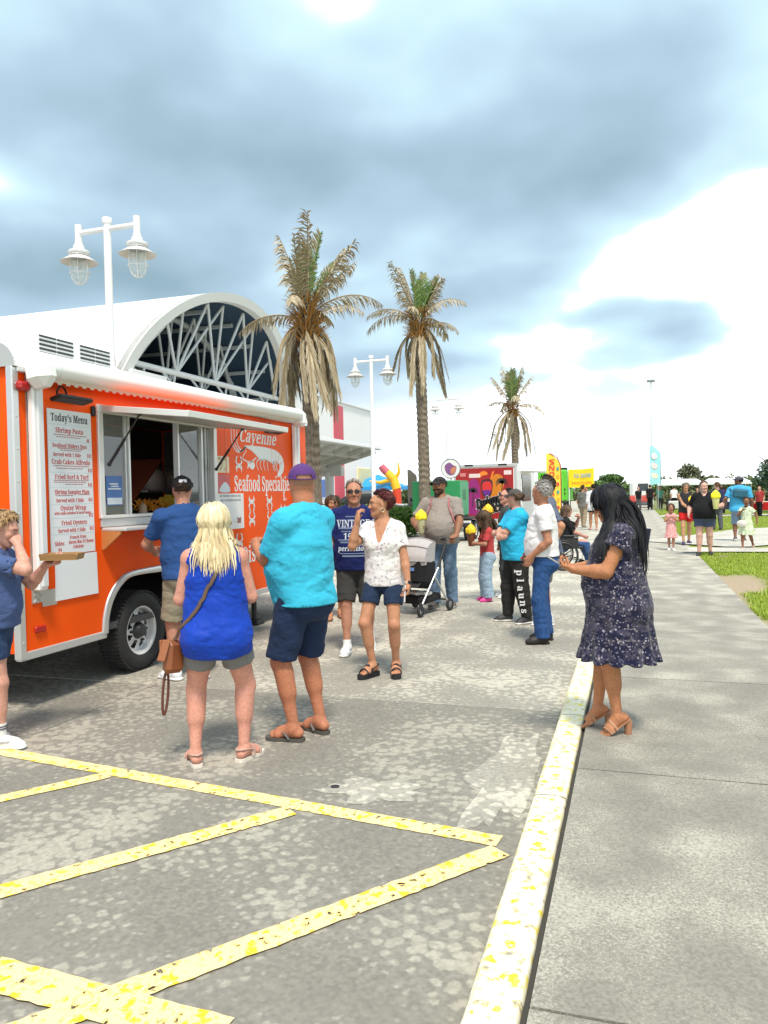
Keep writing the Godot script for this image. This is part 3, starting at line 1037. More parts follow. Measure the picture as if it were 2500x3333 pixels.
func shoes(S: Dictionary, K: Dictionary, parts: Array, cell: Array) -> void:
	var kind: String = S.get("shoe", "sneaker")
	if kind == "none": return
	var c1: Color = S.get("shoe_c", Color(0.7, 0.7, 0.7))
	var c2: Color = S.get("sole_c", Color(0.75, 0.75, 0.73))
	var flatT := Basis(Vector3.RIGHT, Vector3.BACK, Vector3.DOWN)  # local xy polygon (x, z) laid flat, extruded downwards
	for sd in ["l", "r"]:
		var sg := 1.0 if sd == "l" else -1.0
		var f: Transform3D = K[sd + "foot"]
		var m := MB.new()
		m.col = c1
		if kind == "sneaker" or kind == "boot" or kind == "slipon":
			var Q := Field.new()
			Q.cap(f * Vector3(0, 0.048, -0.028), f * Vector3(0, 0.04, 0.11), 0.041, 0.043, 1.0, 1.0, f.basis.x, 0.03)
			Q.cap(f * Vector3(0.004 * -sg, 0.036, 0.11), f * Vector3(0.004 * -sg, 0.03, 0.158), 0.043, 0.034, 1.05, 0.8, f.basis.x, 0.03)
			Q.cap(f * Vector3(0, 0.075, -0.008), f * Vector3(0, 0.055, 0.075), 0.04, 0.03, 1.0, 1.0, f.basis.x, 0.03)
			if kind == "boot": Q.cap(f * Vector3(0, 0.07, -0.01), f * Vector3(0, 0.2, -0.015), 0.044, 0.046, 1, 1, Vector3.RIGHT, 0.03)
			elif kind == "sneaker": Q.cap(f * Vector3(0, 0.07, -0.012), f * Vector3(0, 0.098, -0.016), 0.043, 0.04, 1, 1, f.basis.x, 0.02)
			if kind == "sneaker": Q.cap(f * Vector3(0, 0.016, -0.035), f * Vector3(0, 0.016, 0.155), 0.045, 0.045, 1.02, 0.4, f.basis.x, 0.006)
			var fi := f.affine_inverse()
			var dn := -f.basis.y
			Q.planes.append(Plane(dn, dn.dot(f * Vector3(0, 0.001, 0))))
			if kind != "boot": Q.hole(f * Vector3(0, 0.11, -0.012), f * Vector3(0, 0.16, -0.012), 0.031, 0.035)
			var heelh := 0.03 if kind == "sneaker" else 0.012
			var st: Color = S.get("shoe_stripe", c1)
			Q.mesh(maxf(cell[3] * 1.15, 0.005), m, func(p: Vector3) -> Color:
				var q := fi * p
				if q.y < heelh: return c2
				if absf(q.y - 0.05 - q.z * 0.12) < 0.009 and q.z > -0.02 and q.z < 0.1 and absf(q.x) > 0.03: return st
				return c1)
			if kind == "boot":
				m.col = c2
				m.box(f * Transform3D(Basis(), Vector3(0, 0.014, -0.045)), Vector3(0.06, 0.028, 0.055), 0.006)
		else:
			var th: float = {"flipflop": 0.02, "sandal": 0.024, "platform": 0.042, "heel": 0.012}[kind]
			m.col = c2
			if kind == "heel":
				# sole bent from toe up to the heel, on a block
				m.sheet(func(a: float, b: float) -> Vector3:
					var z := lerpf(0.193, -0.068, b)
					var w := 0.0
					for k in SOLE.size() - 1:
						if z >= SOLE[k][0] and z <= SOLE[k + 1][0]: w = lerpf(SOLE[k][1], SOLE[k + 1][1], (z - SOLE[k][0]) / (SOLE[k + 1][0] - SOLE[k][0]))
					return f * Vector3((1.0 - a * 2.0) * (w + 0.003), 0.002 - 0.006 * 0.0, z), 6, 18, 0.012)
				var g := f * Vector3(0, -0.008, -0.04)
				var top := g
				var bot := Vector3(g.x, S.get("ground", 0.0) + 0.001, g.z)
				m.tube(PackedVector3Array([bot, bot.lerp(top, 0.5), top]), PackedFloat32Array([0.026, 0.027, 0.032]), 12)
			else:
				m.prism(f * Transform3D(flatT, Vector3(0, 0.004, 0)), sole_poly(sg, 0.004), th) if false else m.prism(f * Transform3D(Basis(Vector3.RIGHT, Vector3.BACK, Vector3.DOWN), Vector3(0, 0.006, 0)), sole_poly(sg, 0.004), th)
			m.col = c1
			var strap := func(pts: Array, r: float, fl: float) -> void:
				var pv := PackedVector3Array()
				for p in pts: pv.append(f * p)
				m.tube(pv, PackedFloat32Array([r]), 8, true, fl, f.basis.y)
			var arch := func(z: float, h: float, w: float, r: float, fl: float, slant := 0.0) -> void:
				var pts: Array = []
				for k in 9:
					var a := PI * k / 8.0
					pts.append(Vector3(-cos(a) * w, 0.004 + sin(a) * h, z + slant * cos(a)))
				strap.call(pts, r, fl)
			if kind == "flipflop":
				strap.call([Vector3(-0.008 * sg, 0.004, 0.135), Vector3(-0.009 * sg, 0.03, 0.125), Vector3(0.02, 0.052, 0.085), Vector3(0.04, 0.04, 0.045), Vector3(0.044, 0.005, 0.015)], 0.011, 0.4)
				strap.call([Vector3(-0.008 * sg, 0.004, 0.135), Vector3(-0.009 * sg, 0.03, 0.125), Vector3(-0.024, 0.054, 0.085), Vector3(-0.04, 0.04, 0.045), Vector3(-0.044, 0.005, 0.015)], 0.011, 0.4)
			else:
				arch.call(0.115, 0.052, 0.048, 0.027 if kind == "platform" else 0.02, 0.22, 0.012)
				arch.call(0.06, 0.078, 0.045, 0.026 if kind == "platform" else 0.018, 0.25, -0.012)
				if kind != "heel":
					strap.call([Vector3(-0.04, 0.05, 0.05), Vector3(-0.04, 0.066, 0.0), Vector3(-0.026, 0.07, -0.048), Vector3(0, 0.07, -0.066), Vector3(0.026, 0.07, -0.048), Vector3(0.04, 0.066, 0.0), Vector3(0.04, 0.05, 0.05)], 0.011, 0.4)
				else:
					for q in 2: arch.call(0.105 - q * 0.03, 0.056 + q * 0.012, 0.047, 0.011, 0.9, 0.01)
		parts.append({"name": "shoe" if kind in ["sneaker", "slipon"] else ("boot" if kind == "boot" else "sandal"), "mb": m, "mat": "shoe"})
		if S.has("sock"):
			var sm := MB.new()
			var an: Vector3 = K[sd + "an"]
			var kn: Vector3 = K[sd + "kn"]
			var e := an.lerp(kn, S.get("sock_len", 0.2))
			sm.col = S.sock
			var r: float = 0.04 * (0.5 + 0.5 * leg_r(S)) 
			sm.tube(PackedVector3Array([an + Vector3(0, 0.005, 0), an.lerp(e, 0.5), e]), PackedFloat32Array([r + 0.004, r, r + 0.003]), 16)
			if S.has("sock_band"):
				sm.col = S.sock_band
				for q in 2: sm.tube(PackedVector3Array([an.lerp(e, 0.62 + q * 0.16), an.lerp(e, 0.69 + q * 0.16)]), PackedFloat32Array([r + 0.005]), 16)
			parts.append({"name": "sock", "mb": sm, "mat": "cloth_v"})

func lock(m: MB, pts: PackedVector3Array, w: float, nrm: Vector3, c: Color) -> void:
	# one tapering lock, three-sided
	var k := pts.size()
	var b := m.v.size()
	m.col = c
	for q in k:
		var t := (pts[mini(q + 1, k - 1)] - pts[maxi(q - 1, 0)]).normalized()
		var sd := t.cross(nrm)
		sd = sd.normalized() if sd.length() > 1e-4 else Vector3.RIGHT
		var up := sd.cross(t)
		var f := float(q) / (k - 1)
		var r := w * (0.55 + 0.45 * sin(PI * minf(f * 1.6, 1.0))) * (1.0 - pow(f, 3.0) * 0.85)
		m.vert(pts[q] + sd * r, (sd * 0.45 + up).normalized()); m.vert(pts[q] + up * r * 0.4, up); m.vert(pts[q] - sd * r, (up - sd * 0.45).normalized())
	for q in k - 1:
		for e in 3:
			var a := b + q * 3 + e
			var d := b + q * 3 + (e + 1) % 3
			m.tri_i(a, d + 3, d); m.tri_i(a, a + 3, d + 3)

func head_wear(S: Dictionary, K: Dictionary, parts: Array, clothF: Field, rng: RandomNumberGenerator) -> void:
	var H: Transform3D = K.head
	var hb := H.basis.orthonormalized()
	var lod: int = S.get("lod", 0)
	var C0 := Vector3(0, 0.034, -0.014)
	var R0 := Vector3(0.079, 0.088, 0.097)
	var style: String = S.get("hair", "short")
	var hc: Color = S.get("hair_c", Color(0.03, 0.02, 0.015))
	var hc2: Color = S.get("hair_c2", hc * 1.6)
	if style != "none":
		var m := MB.new()
		var ok := func(d: Vector3, tight: float) -> bool:
			# d: direction from the skull's centre in head axes
			var y := d.y
			if S.has("hat") and y > 0.42: return false
			var front := d.z
			if front > 0.25 and y < S.get("hairline", 0.62) - (front - 0.25) * 0.1 + tight: return false
			if front > -0.05 and y < 0.02 + tight + front * S.get("temple", 1.7): return false
			if absf(d.x) > 0.72 and front > -0.35 and y < 0.1 + tight: return false
			if style == "short" or style == "crop":
				return y > -0.62 + tight
			return y > -0.72
		var thick: float = S.get("hair_t", 0.012)
		# under-layer
		var nu := 26
		var nv := 18
		m.col = hc
		var pos := func(a: float, e: float) -> Vector3: return Vector3(cos(a) * cos(e), sin(e), sin(a) * cos(e))
		for k in nv:
			for j in nu:
				var q: Array = []
				var good := true
				for t in [[0, 0], [1, 0], [1, 1], [0, 1]]:
					var d: Vector3 = pos.call(TAU * (j + t[0]) / nu, lerpf(-1.0, PI / 2, float(k + t[1]) / nv))
					if not ok.call(d, 0.03): good = false
					q.append(d)
				if not good: continue
				var b := m.v.size()
				for d in q: m.vert(H * (C0 + d * (R0 + Vector3.ONE * thick * 0.2)), (H.basis * (d / R0)).normalized())
				m.tri_i(b, b + 3, b + 2); m.tri_i(b, b + 2, b + 1)
		var n: int = S.get("locks", [420, 260, 150, 70][lod])
		var ids := PackedInt32Array(range(mini(clothF.L.size(), 11)))
		var long := style == "long" or style == "bob" or style == "curly"
		for k in n * 3:
			if n <= 0: break
			# even spread
			var yy := 1.0 - 1.9 * (k + 0.5) / (n * 3)
			var a := k * 2.399963
			var d := Vector3(cos(a) * sqrt(1 - yy * yy), yy, sin(a) * sqrt(1 - yy * yy))
			if k % 3 != 0 and yy < 0.97 and not long: continue
			if not ok.call(d, 0.0): continue
			var ln: float = S.get("hair_len", 0.045)
			var p := C0 + d * (R0 + Vector3.ONE * 0.004)
			var nrm := (d / R0).normalized()
			var comb: Vector3 = S.get("comb", Vector3(0.25, -0.2, -1.0))
			if style == "long" or style == "bob" or style == "curly":
				comb = Vector3(d.x * 1.2, -0.6, d.z * 0.9 - 0.25)
				if d.z > 0.3 and S.get("fringe", false): comb = Vector3(d.x * 0.6 + S.get("part", 0.0), -1.0, 0.4); ln = minf(ln, 0.13)
			if style == "pony" or style == "bun": comb = Vector3(-d.x * 0.3, 0.25, -1.0)
			if style == "spiky": comb = nrm * 1.2 + Vector3(0.0, 0.1, -0.7)
			comb += Vector3(rng.randf_range(-1, 1), rng.randf_range(-1, 1), rng.randf_range(-1, 1)) * S.get("messy", 0.25)
			var dir: Vector3 = (comb - nrm * comb.dot(nrm)).normalized() + nrm * S.get("lift", 0.25)
			if S.has("front_len") and d.z > 0.05: ln = minf(ln, S.front_len)
			ln *= rng.randf_range(0.72, 1.08)
			var steps := 5 if ln < 0.1 else (9 if lod > 0 else 14)
			var stp := ln / steps
			var pts := PackedVector3Array([H * p])
			var layer := rng.randf_range(0.006, thick + 0.012)
			var wave := rng.randf() * TAU
			for q in steps:
				if long: dir = dir.lerp(hb.inverse() * Vector3.DOWN, 0.3).normalized()
				if style == "curly" or S.get("wavy", 0.0) > 0.0: dir = (dir + Vector3(sin(wave + q * 1.3), 0, cos(wave + q * 1.1)) * S.get("wavy", 0.3)).normalized()
				p += dir.normalized() * stp
				var e := (p - C0) / (R0 + Vector3.ONE * layer)
				var l := e.length()
				if l < 1.0: p = C0 + (p - C0) / l
				elif (not long and style != "spiky") or (long and p.y > -0.05 and style != "curly"):
					var l2 := ((p - C0) / (R0 + Vector3.ONE * (layer + 0.012))).length()
					if l2 > 1.0: p = C0 + (p - C0) / l2
				if long and p.y < -0.02 and p.z > 0.0 and absf(p.x) < 0.075 and not (d.z > 0.3 and S.get("fringe", false)): p.x = signf(p.x + 0.0001) * 0.08
				var wp := H * p
				if long and p.y < -0.1:
					var dd := clothF.eval(wp, ids)
					if dd < layer:
						wp += clothF.grad(wp, ids) * (layer - dd)
						p = H.affine_inverse() * wp
				pts.append(wp)
			var c := hc.lerp(hc2, rng.randf())
			lock(m, pts, S.get("lock_w", 0.012 if long else 0.009) * rng.randf_range(0.7, 1.25) * (1.0 if lod == 0 else 1.0 + 0.45 * lod), (H.basis * nrm).normalized(), c)
		if style == "pony":
			for k in 40:
				var p := C0 + Vector3(rng.randf_range(-0.012, 0.012), 0.02 + rng.randf_range(-0.015, 0.015), -R0.z - 0.01)
				var pts := PackedVector3Array()
				for q in 9:
					pts.append(H * (p + Vector3(rng.randf_range(-0.004, 0.004), -q * q * 0.0042, -0.03 * sin(q * 0.35) - 0.01)))
				lock(m, pts, 0.009, -hb.z, hc.lerp(hc2, rng.randf()))
		if style == "bun": m.ball(H * Transform3D(Basis(), C0 + Vector3(0, 0.045, -R0.z - 0.02)), Vector3(0.035, 0.033, 0.03), 12, 8)
		parts.append({"name": "hair", "mb": m, "mat": "hair"})
	if S.has("beard_len"):
		var bm := MB.new()
		for k in 90:
			var x := rng.randf_range(-0.03, 0.03)
			var up := rng.randf() < 0.35
			var p := Vector3(x, -0.046 if up else -0.085 + rng.randf_range(-0.012, 0.0), 0.094 if up else 0.082 - absf(x) * 0.5)
			var pts := PackedVector3Array()
			for q in 4: pts.append(H * (p + Vector3(x * 0.1 * q, -q * S.beard_len / 3.0 * (0.4 if up else 1.0), 0.0015 * q)))
			lock(bm, pts, 0.006, hb.z, S.get("brow", Color(0.03, 0.02, 0.02)).lerp(Color(0.12, 0.1, 0.09), rng.randf() * 0.4))
		parts.append({"name": "beard", "mb": bm, "mat": "hair"})
	if S.has("hat"):
		var m := MB.new()
		m.col = S.hat
		var back: float = PI if S.get("hat_back", false) else 0.0
		var X := H * Transform3D(Basis(Vector3.UP, back), Vector3(0, 0.036, -0.012)) * Transform3D(Basis(Vector3.RIGHT, -0.13 if not S.get("hat_back", false) else 0.13), Vector3.ZERO)
		var r := Vector3(0.09, 0.094, 0.107)
		var seg := 32
		for k in 9:
			for j in seg:
				var q: Array = []
				var skip := false
				for t in [[0, 0], [1, 0], [1, 1], [0, 1]]:
					var a: float = TAU * (j + t[0]) / seg
					var e: float = PI / 2 * (k + t[1]) / 9.0
					q.append(Vector3(cos(a) * cos(e), sin(e) - 0.04 * cos(a * 6.0) * 0.1, sin(a) * cos(e)))
					var ar := wrapf(a + PI / 2, -PI, PI)
					if Vector2(ar / 0.5, e / 0.34).length() < 0.95 and S.get("hat_gap", true): skip = true
				if skip: continue
				var b := m.v.size()
				for d in q: m.vert(X * (d * r), (X.basis * (d / r)).normalized())
				m.tri_i(b, b + 3, b + 2); m.tri_i(b, b + 2, b + 1)
		# band and strap across the gap
		var ring := PackedVector3Array()
		for j in 33:
			var a := TAU * j / 32.0
			ring.append(X * Vector3(cos(a) * r.x * 1.0, 0.004, sin(a) * r.z * 1.0))
		m.tube(ring, PackedFloat32Array([0.009]), 6, false, 0.35, hb.y) 
		m.ball(X * Transform3D(Basis(), Vector3(0, r.y, 0)), Vector3(0.008, 0.005, 0.008), 8, 4)
		m.sheet(func(a: float, b: float) -> Vector3:
			var an := lerpf(-0.98, 0.98, a)
			var x := sin(an) * r.x * 1.0
			var z0 := cos(an) * r.z
			return X * Vector3(x, 0.004 - 0.022 * b * b - 0.02 * an * an * b, z0 + b * 0.072 * sqrt(maxf(1.0 - pow(an / 0.99, 2.0), 0.0)) ), 14, 6, 0.004)
		parts.append({"name": "cap", "mb": m, "mat": "cloth_v"})
		if S.has("hat_badge"):
			var bm := MB.new()
			bm.col = S.hat_badge
			bm.sheet(func(a: float, b: float) -> Vector3:
				var an := lerpf(-0.42, 0.42, 1.0 - a) + (PI if S.get("badge_back", false) else 0.0)
				var e := lerpf(0.72, 0.42, 1.0 - b) - 0.02
				var d := Vector3(sin(an) * cos(e), sin(e), cos(an) * cos(e))
				return X * (d * (r + Vector3.ONE * 0.003)), 6, 3)
			parts.append({"name": "badge", "mb": bm, "mat": "cloth_v"})
	if S.has("glasses"):
		var m := MB.new()
		m.col = S.glasses
		var yo: float = S.get("glasses_y", 0.0)
		for sg in [-1.0, 1.0]:
			m.sheet(func(a: float, b: float) -> Vector3:
				var an := lerpf(0.1, 0.62, a if sg > 0 else 1.0 - a)
				return H * Vector3(sin(an) * 0.098 * sg, 0.022 - 0.034 * b + yo + (0.006 * sin(PI * a) if b > 0.5 else 0.0), cos(an) * 0.098 - 0.0 + yo * -0.3), 8, 4, 0.003)
			m.tube(PackedVector3Array([H * Vector3(0.062 * sg, 0.018 + yo, 0.076 - yo * 0.3), H * Vector3(0.08 * sg, 0.014 + yo, 0.03), H * Vector3(0.081 * sg, 0.008 + yo * 0.8, -0.02)]), PackedFloat32Array([0.0032]), 6)
		m.tube(PackedVector3Array([H * Vector3(-0.012, 0.012 + yo, 0.1 - yo * 0.3), H * Vector3(0, 0.016 + yo, 0.102 - yo * 0.3), H * Vector3(0.012, 0.012 + yo, 0.1 - yo * 0.3)]), PackedFloat32Array([0.0028]), 6)
		parts.append({"name": "glasses", "mb": m, "mat": "gloss_v"})
	if S.get("earring", false):
		for sg in [-1.0, 1.0]:
			var m := MB.new()
			m.col = Color(0.8, 0.72, 0.5)
			var ring := PackedVector3Array()
			for j in 20:
				var a := TAU * j / 20.0
				ring.append(H * Vector3(0.081 * sg, -0.05 + 0.019 * cos(a), -0.008 + 0.017 * sin(a)))
			m.tube(ring, PackedFloat32Array([0.0035]), 6, false, 1.0, Vector3.ZERO, true)
			parts.append({"name": "earring", "mb": m, "mat": "metal_v"})

var specs: Array = []
func person(S: Dictionary) -> Dictionary:
	specs.append(S)
	return S

func people_done() -> void:
	for S in specs: build_person(S)
	for S in specs:
		var sc: float = S.get("h", 1.75) / 1.75
		var n := thing("person", S.label, "person", Vector3(S.at.x, S.get("y", 0.0), S.at.y), deg_to_rad(S.get("face", 0.0)), S.get("group", ""))
		n.scale = Vector3.ONE * sc
		S.node = n
		for P in S.parts:
			var M: Material
			if P.mat is Material: M = P.mat
			else: M = person_mat(P.mat)
			var o := part(n, P.name, P.mb, M)
			if P.get("label", "") != "": o.set_meta("label", P.label)
		S.erase("parts")

func person_mat(k: String) -> StandardMaterial3D:
	if mats.has("pm " + k): return mats["pm " + k]
	var m := StandardMaterial3D.new()
	m.vertex_color_use_as_albedo = true
	match k:
		"skin":
			m.roughness = 0.55
			m.metallic_specular = 0.4
			m.subsurf_scatter_enabled = true
			m.subsurf_scatter_strength = 0.06
			m.albedo_texture = ntex(noise(0.06, 19, FastNoiseLite.TYPE_SIMPLEX, 4), 256, ramp([0.2, Color(0.84, 0.76, 0.74), 0.55, gray(0.97), 1.0, gray(1.0)]))
			m.uv1_triplanar = true
			m.uv1_scale = Vector3.ONE * 2.5
		"eye": m.roughness = 0.15
		"hair":
			m.roughness = 0.55
			m.metallic_specular = 0.35
		"cloth_v": m.roughness = 0.9
		"shoe": m.roughness = 0.6
		"gloss_v": m.roughness = 0.12
		"metal_v":
			m.roughness = 0.3
			m.metallic = 1.0
	mats["pm " + k] = m
	return m

# a point in a person's own frame, in the world
func on_person(S: Dictionary, p: Vector3) -> Vector3:
	return Vector3(S.at.x, S.get("y", 0.0), S.at.y) + Basis(Vector3.UP, deg_to_rad(S.get("face", 0.0))) * (p * (S.get("h", 1.75) / 1.75))

func on_person_basis(S: Dictionary, b: Basis) -> Basis:
	return Basis(Vector3.UP, deg_to_rad(S.get("face", 0.0))) * b

# ---------------------------------------------------------------- ground, road, sidewalk, kerb, paint, lawn
func concrete(seed_: int, dark: Color, light: Color, amount: float, size_m: float, freq: float) -> StandardMaterial3D:
	var n := 1024
	var a := noise(freq, seed_, FastNoiseLite.TYPE_CELLULAR, 1)   # round stains, merging where they are dense
	a.fractal_type = FastNoiseLite.FRACTAL_NONE
	a.cellular_return_type = FastNoiseLite.RETURN_DISTANCE
	a.domain_warp_enabled = true
	a.domain_warp_amplitude = 9.0
	a.domain_warp_frequency = 0.05
	var b := noise(0.0045, seed_ + 1, FastNoiseLite.TYPE_SIMPLEX_SMOOTH, 3)
	var g := noise(0.31, seed_ + 2, FastNoiseLite.TYPE_VALUE, 3)
	var ia := a.get_seamless_image(n, n).get_data()
	var ib := b.get_seamless_image(n, n).get_data()
	var ig := g.get_seamless_image(n, n).get_data()
	var out := PackedByteArray()
	out.resize(n * n * 3)
	var ds := dark.linear_to_srgb()
	var ls := light.linear_to_srgb()
	var rel := PackedByteArray()
	rel.resize(n * n)
	for k in n * n:
		var t := clampf((255.0 * amount - ia[k] + (ib[k] - 128.0) * 0.75) / 22.0, 0.0, 1.0) * 0.8
		var s := 1.0 + (ig[k] - 128.0) * 0.0010 + (ib[k] - 128.0) * 0.0004
		out[k * 3] = int(clampf(lerpf(ds.r, ls.r, t) * s * 255.0, 0, 255))
		out[k * 3 + 1] = int(clampf(lerpf(ds.g, ls.g, t) * s * 255.0, 0, 255))
		out[k * 3 + 2] = int(clampf(lerpf(ds.b, ls.b, t) * s * 255.0, 0, 255))
		rel[k] = int(clampf(ig[k] * 0.75 + t * 30.0, 0, 255))
	var m := StandardMaterial3D.new()
	m.albedo_texture = ImageTexture.create_from_image(Image.create_from_data(n, n, false, Image.FORMAT_RGB8, out))
	m.heightmap_enabled = true
	m.heightmap_texture = ImageTexture.create_from_image(Image.create_from_data(n, n, false, Image.FORMAT_L8, rel))
	m.heightmap_scale = 0.09
	m.uv1_triplanar = true
	m.uv1_world_triplanar = true
	m.uv1_scale = Vector3.ONE / size_m
	m.roughness = 0.82
	m.metallic_specular = 0.35
	return m

func tinted(m: StandardMaterial3D, k: float) -> StandardMaterial3D:
	var c: StandardMaterial3D = m.duplicate()
	c.albedo_color = Color(k, k, k).linear_to_srgb()
	return c

func tone(m: StandardMaterial3D, k: float) -> StandardMaterial3D:
	var q := snappedf(minf(k, 1.0), 0.02)
	var key := "tone %d %f" % [m.get_instance_id(), q]
	if not mats.has(key): mats[key] = tinted(m, q)
	return mats[key]

func paint(seed_: int, worn: float, freq: float, warm: float) -> StandardMaterial3D:
	var f := noise(freq, seed_, FastNoiseLite.TYPE_SIMPLEX, 5)
	f.fractal_gain = 0.6
	var white := Color(0.85, 0.80, 0.62).lerp(Color(0.85, 0.64, 0.24), warm)
	var cream := Color(0.80, 0.68, 0.38).lerp(Color(0.78, 0.50, 0.10), warm)
	var yel := Color(0.82, 0.66, 0.015).lerp(Color(0.82, 0.52, 0.02), warm)
	var och := Color(0.62, 0.44, 0.14)
	var grey := Color(0.46, 0.38, 0.22, 1.0)
	var bare := Color(0.30, 0.28, 0.24, 0.0)
	var t := ntex(f, 1024, ramp([0.0, bare, worn - 0.01, bare, worn, grey, worn + 0.015, och, worn + 0.06, cream, worn + 0.16, white, 0.6, white, 0.68 + 0.05 * (1.0 - warm), cream, 0.74 + 0.02 * (1.0 - warm), yel, 1.0, yel]))
	var m := StandardMaterial3D.new()
	m.albedo_texture = t
	m.transparency = BaseMaterial3D.TRANSPARENCY_ALPHA_SCISSOR
	m.alpha_scissor_threshold = 0.5
	m.uv1_triplanar = true
	m.uv1_world_triplanar = true
	m.uv1_scale = Vector3.ONE * 0.62
	m.roughness = 0.7
	return m

func walk_y(z: float) -> float:   # the sidewalk comes down to the lot past the end of the kerb
	return 0.11 * (1.0 - smoothstep(-8.0, -10.2, z)) + 0.006

func build_ground() -> void:
	var land := MB.new()
	land.quad(Vector3(-900, -0.12, 60), Vector3(900, -0.12, 60), Vector3(900, -0.12, -1500), Vector3(-900, -0.12, -1500))
	var lm := StandardMaterial3D.new()
	lm.albedo_texture = ntex(noise(0.01, 4, FastNoiseLite.TYPE_SIMPLEX, 5), 512, ramp([0.2, Color(0.13, 0.15, 0.045), 0.5, Color(0.19, 0.20, 0.07), 0.8, Color(0.26, 0.24, 0.11)]))
	lm.uv1_triplanar = true
	lm.uv1_world_triplanar = true
	lm.uv1_scale = Vector3.ONE * 0.02
	lm.roughness = 1.0
	struct("ground", land, lm, "flat grassy land running out to the horizon")

	var cr := concrete(11, Color(0.40, 0.378, 0.325), Color(0.64, 0.60, 0.50), 0.30, 5.0, 0.075)
	var cfar := tinted(cr, 1.0)
	var cw := concrete(31, Color(0.345, 0.325, 0.275), Color(0.55, 0.515, 0.43), 0.26, 3.1, 0.3)
	var cpale := concrete(51, Color(0.46, 0.44, 0.39), Color(0.60, 0.57, 0.49), 0.3, 6.0, 0.06)
	# lot: one sheet for the joints' bottoms and the distance, slabs on top
	var lot := MB.new()
	lot.quad(Vector3(-70, -0.03, 12), Vector3(-0.42, -0.03, 12), Vector3(-0.42, -0.03, -110), Vector3(-70, -0.03, -110))
	var road := struct("road", lot, mat(0.07, 0.066, 0.06, 0.95), "concrete lot of large slabs with blotched pale stains")
	var xs := [-0.505, -4.05, -7.6, -11.15, -14.7, -18.3, -22.0, -27.0, -34.0, -45.0, -69.0]
	var zs := [8.0, 4.6, -0.45, -5.8, -11.2, -16.6, -22.0, -28.0, -36.0, -46.0, -60.0, -80.0, -109.0]
	for i in xs.size() - 1:
		for k in zs.size() - 1:
			var x0: float = xs[i]; var x1: float = xs[i + 1]; var z0: float = zs[k]; var z1: float = zs[k + 1]
			var s := MB.new()
			s.at_box(Vector3((x0 + x1) / 2, -0.04, (z0 + z1) / 2), Vector3(absf(x1 - x0) - 0.014, 0.08, absf(z1 - z0) - 0.014), 0.006)
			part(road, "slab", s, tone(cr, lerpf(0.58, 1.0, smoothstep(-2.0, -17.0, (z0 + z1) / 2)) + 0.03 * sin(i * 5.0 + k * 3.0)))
	var pan := MB.new()
	for q in 6:
		var a := lerpf(-7.87, -9.14, q / 6.0)
		var b := lerpf(-7.87, -9.14, (q + 1) / 6.0)
		var f := func(z: float) -> float: return lerpf(0.012, walk_y(z), smoothstep(-7.87, -8.6, z))
		pan.quad(Vector3(-0.5, f.call(a), a), Vector3(-0.327, f.call(a), a), Vector3(-0.327, f.call(b), b), Vector3(-0.5, f.call(b), b))
	part(road, "slab", pan, tone(cr, 0.72))
	# sidewalk
	var walk := MB.new()
	for k in 60:
		var z0 := 6.0 - k * 2.0
		var z1 := z0 - 2.0
		walk.quad(Vector3(-0.34, walk_y(z0) - 0.035, z0), Vector3(1.47, walk_y(z0) - 0.035, z0), Vector3(1.47, walk_y(z1) - 0.035, z1), Vector3(-0.34, walk_y(z1) - 0.035, z1))
	var sw := struct("sidewalk", walk, mat(0.05, 0.048, 0.042, 0.95), "concrete sidewalk of square slabs beside the lot")
	var js := [4.0, 1.9, -0.2, -2.26, -4.31, -6.5, -9.15, -12.6, -15.6, -18.6, -21.6, -24.6, -27.6, -31.0, -35.0, -40.0, -46.0, -54.0, -64.0, -76.0]
	for k in js.size() - 1:
		var s := MB.new()
		var z0: float = js[k] - 0.007
		var z1: float = js[k + 1] + 0.007
		var x0 := -0.312 if z0 > -8.0 else -0.49
		var nseg := 6
		for q in nseg:
			var a := lerpf(z0, z1, float(q) / nseg)
			var b := lerpf(z0, z1, float(q + 1) / nseg)
			s.quad(Vector3(x0, walk_y(a), a), Vector3(1.46, walk_y(a), a), Vector3(1.46, walk_y(b), b), Vector3(x0, walk_y(b), b))
			s.quad(Vector3(1.46, walk_y(a), a), Vector3(1.46, walk_y(a) - 0.12, a), Vector3(1.46, walk_y(b) - 0.12, b), Vector3(1.46, walk_y(b), b))
			s.quad(Vector3(x0, walk_y(a) - 0.12, a), Vector3(x0, walk_y(a), a), Vector3(x0, walk_y(b), b), Vector3(x0, walk_y(b) - 0.12, b))
		s.quad(Vector3(x0, walk_y(z0) - 0.12, z0), Vector3(1.46, walk_y(z0) - 0.12, z0), Vector3(1.46, walk_y(z0), z0), Vector3(x0, walk_y(z0), z0))
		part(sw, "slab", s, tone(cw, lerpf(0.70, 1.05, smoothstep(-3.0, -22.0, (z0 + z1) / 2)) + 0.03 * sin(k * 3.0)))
	# kerb, in cast lengths, painted
	var km := paint(8, 0.17, 0.012, 0.0)
	km.transparency = BaseMaterial3D.TRANSPARENCY_DISABLED
	var kg := Node3D.new()
	kg.name = "kerb"
	add_child(kg)
	kg.set_meta("kind", "structure")
	kg.set_meta("label", "concrete kerb painted yellow, the paint worn to cream and white")
	var ks := [5.0, 2.0, -0.9, -3.9, -5.35, -7.85]
	var kn := noise(3.0, 12)
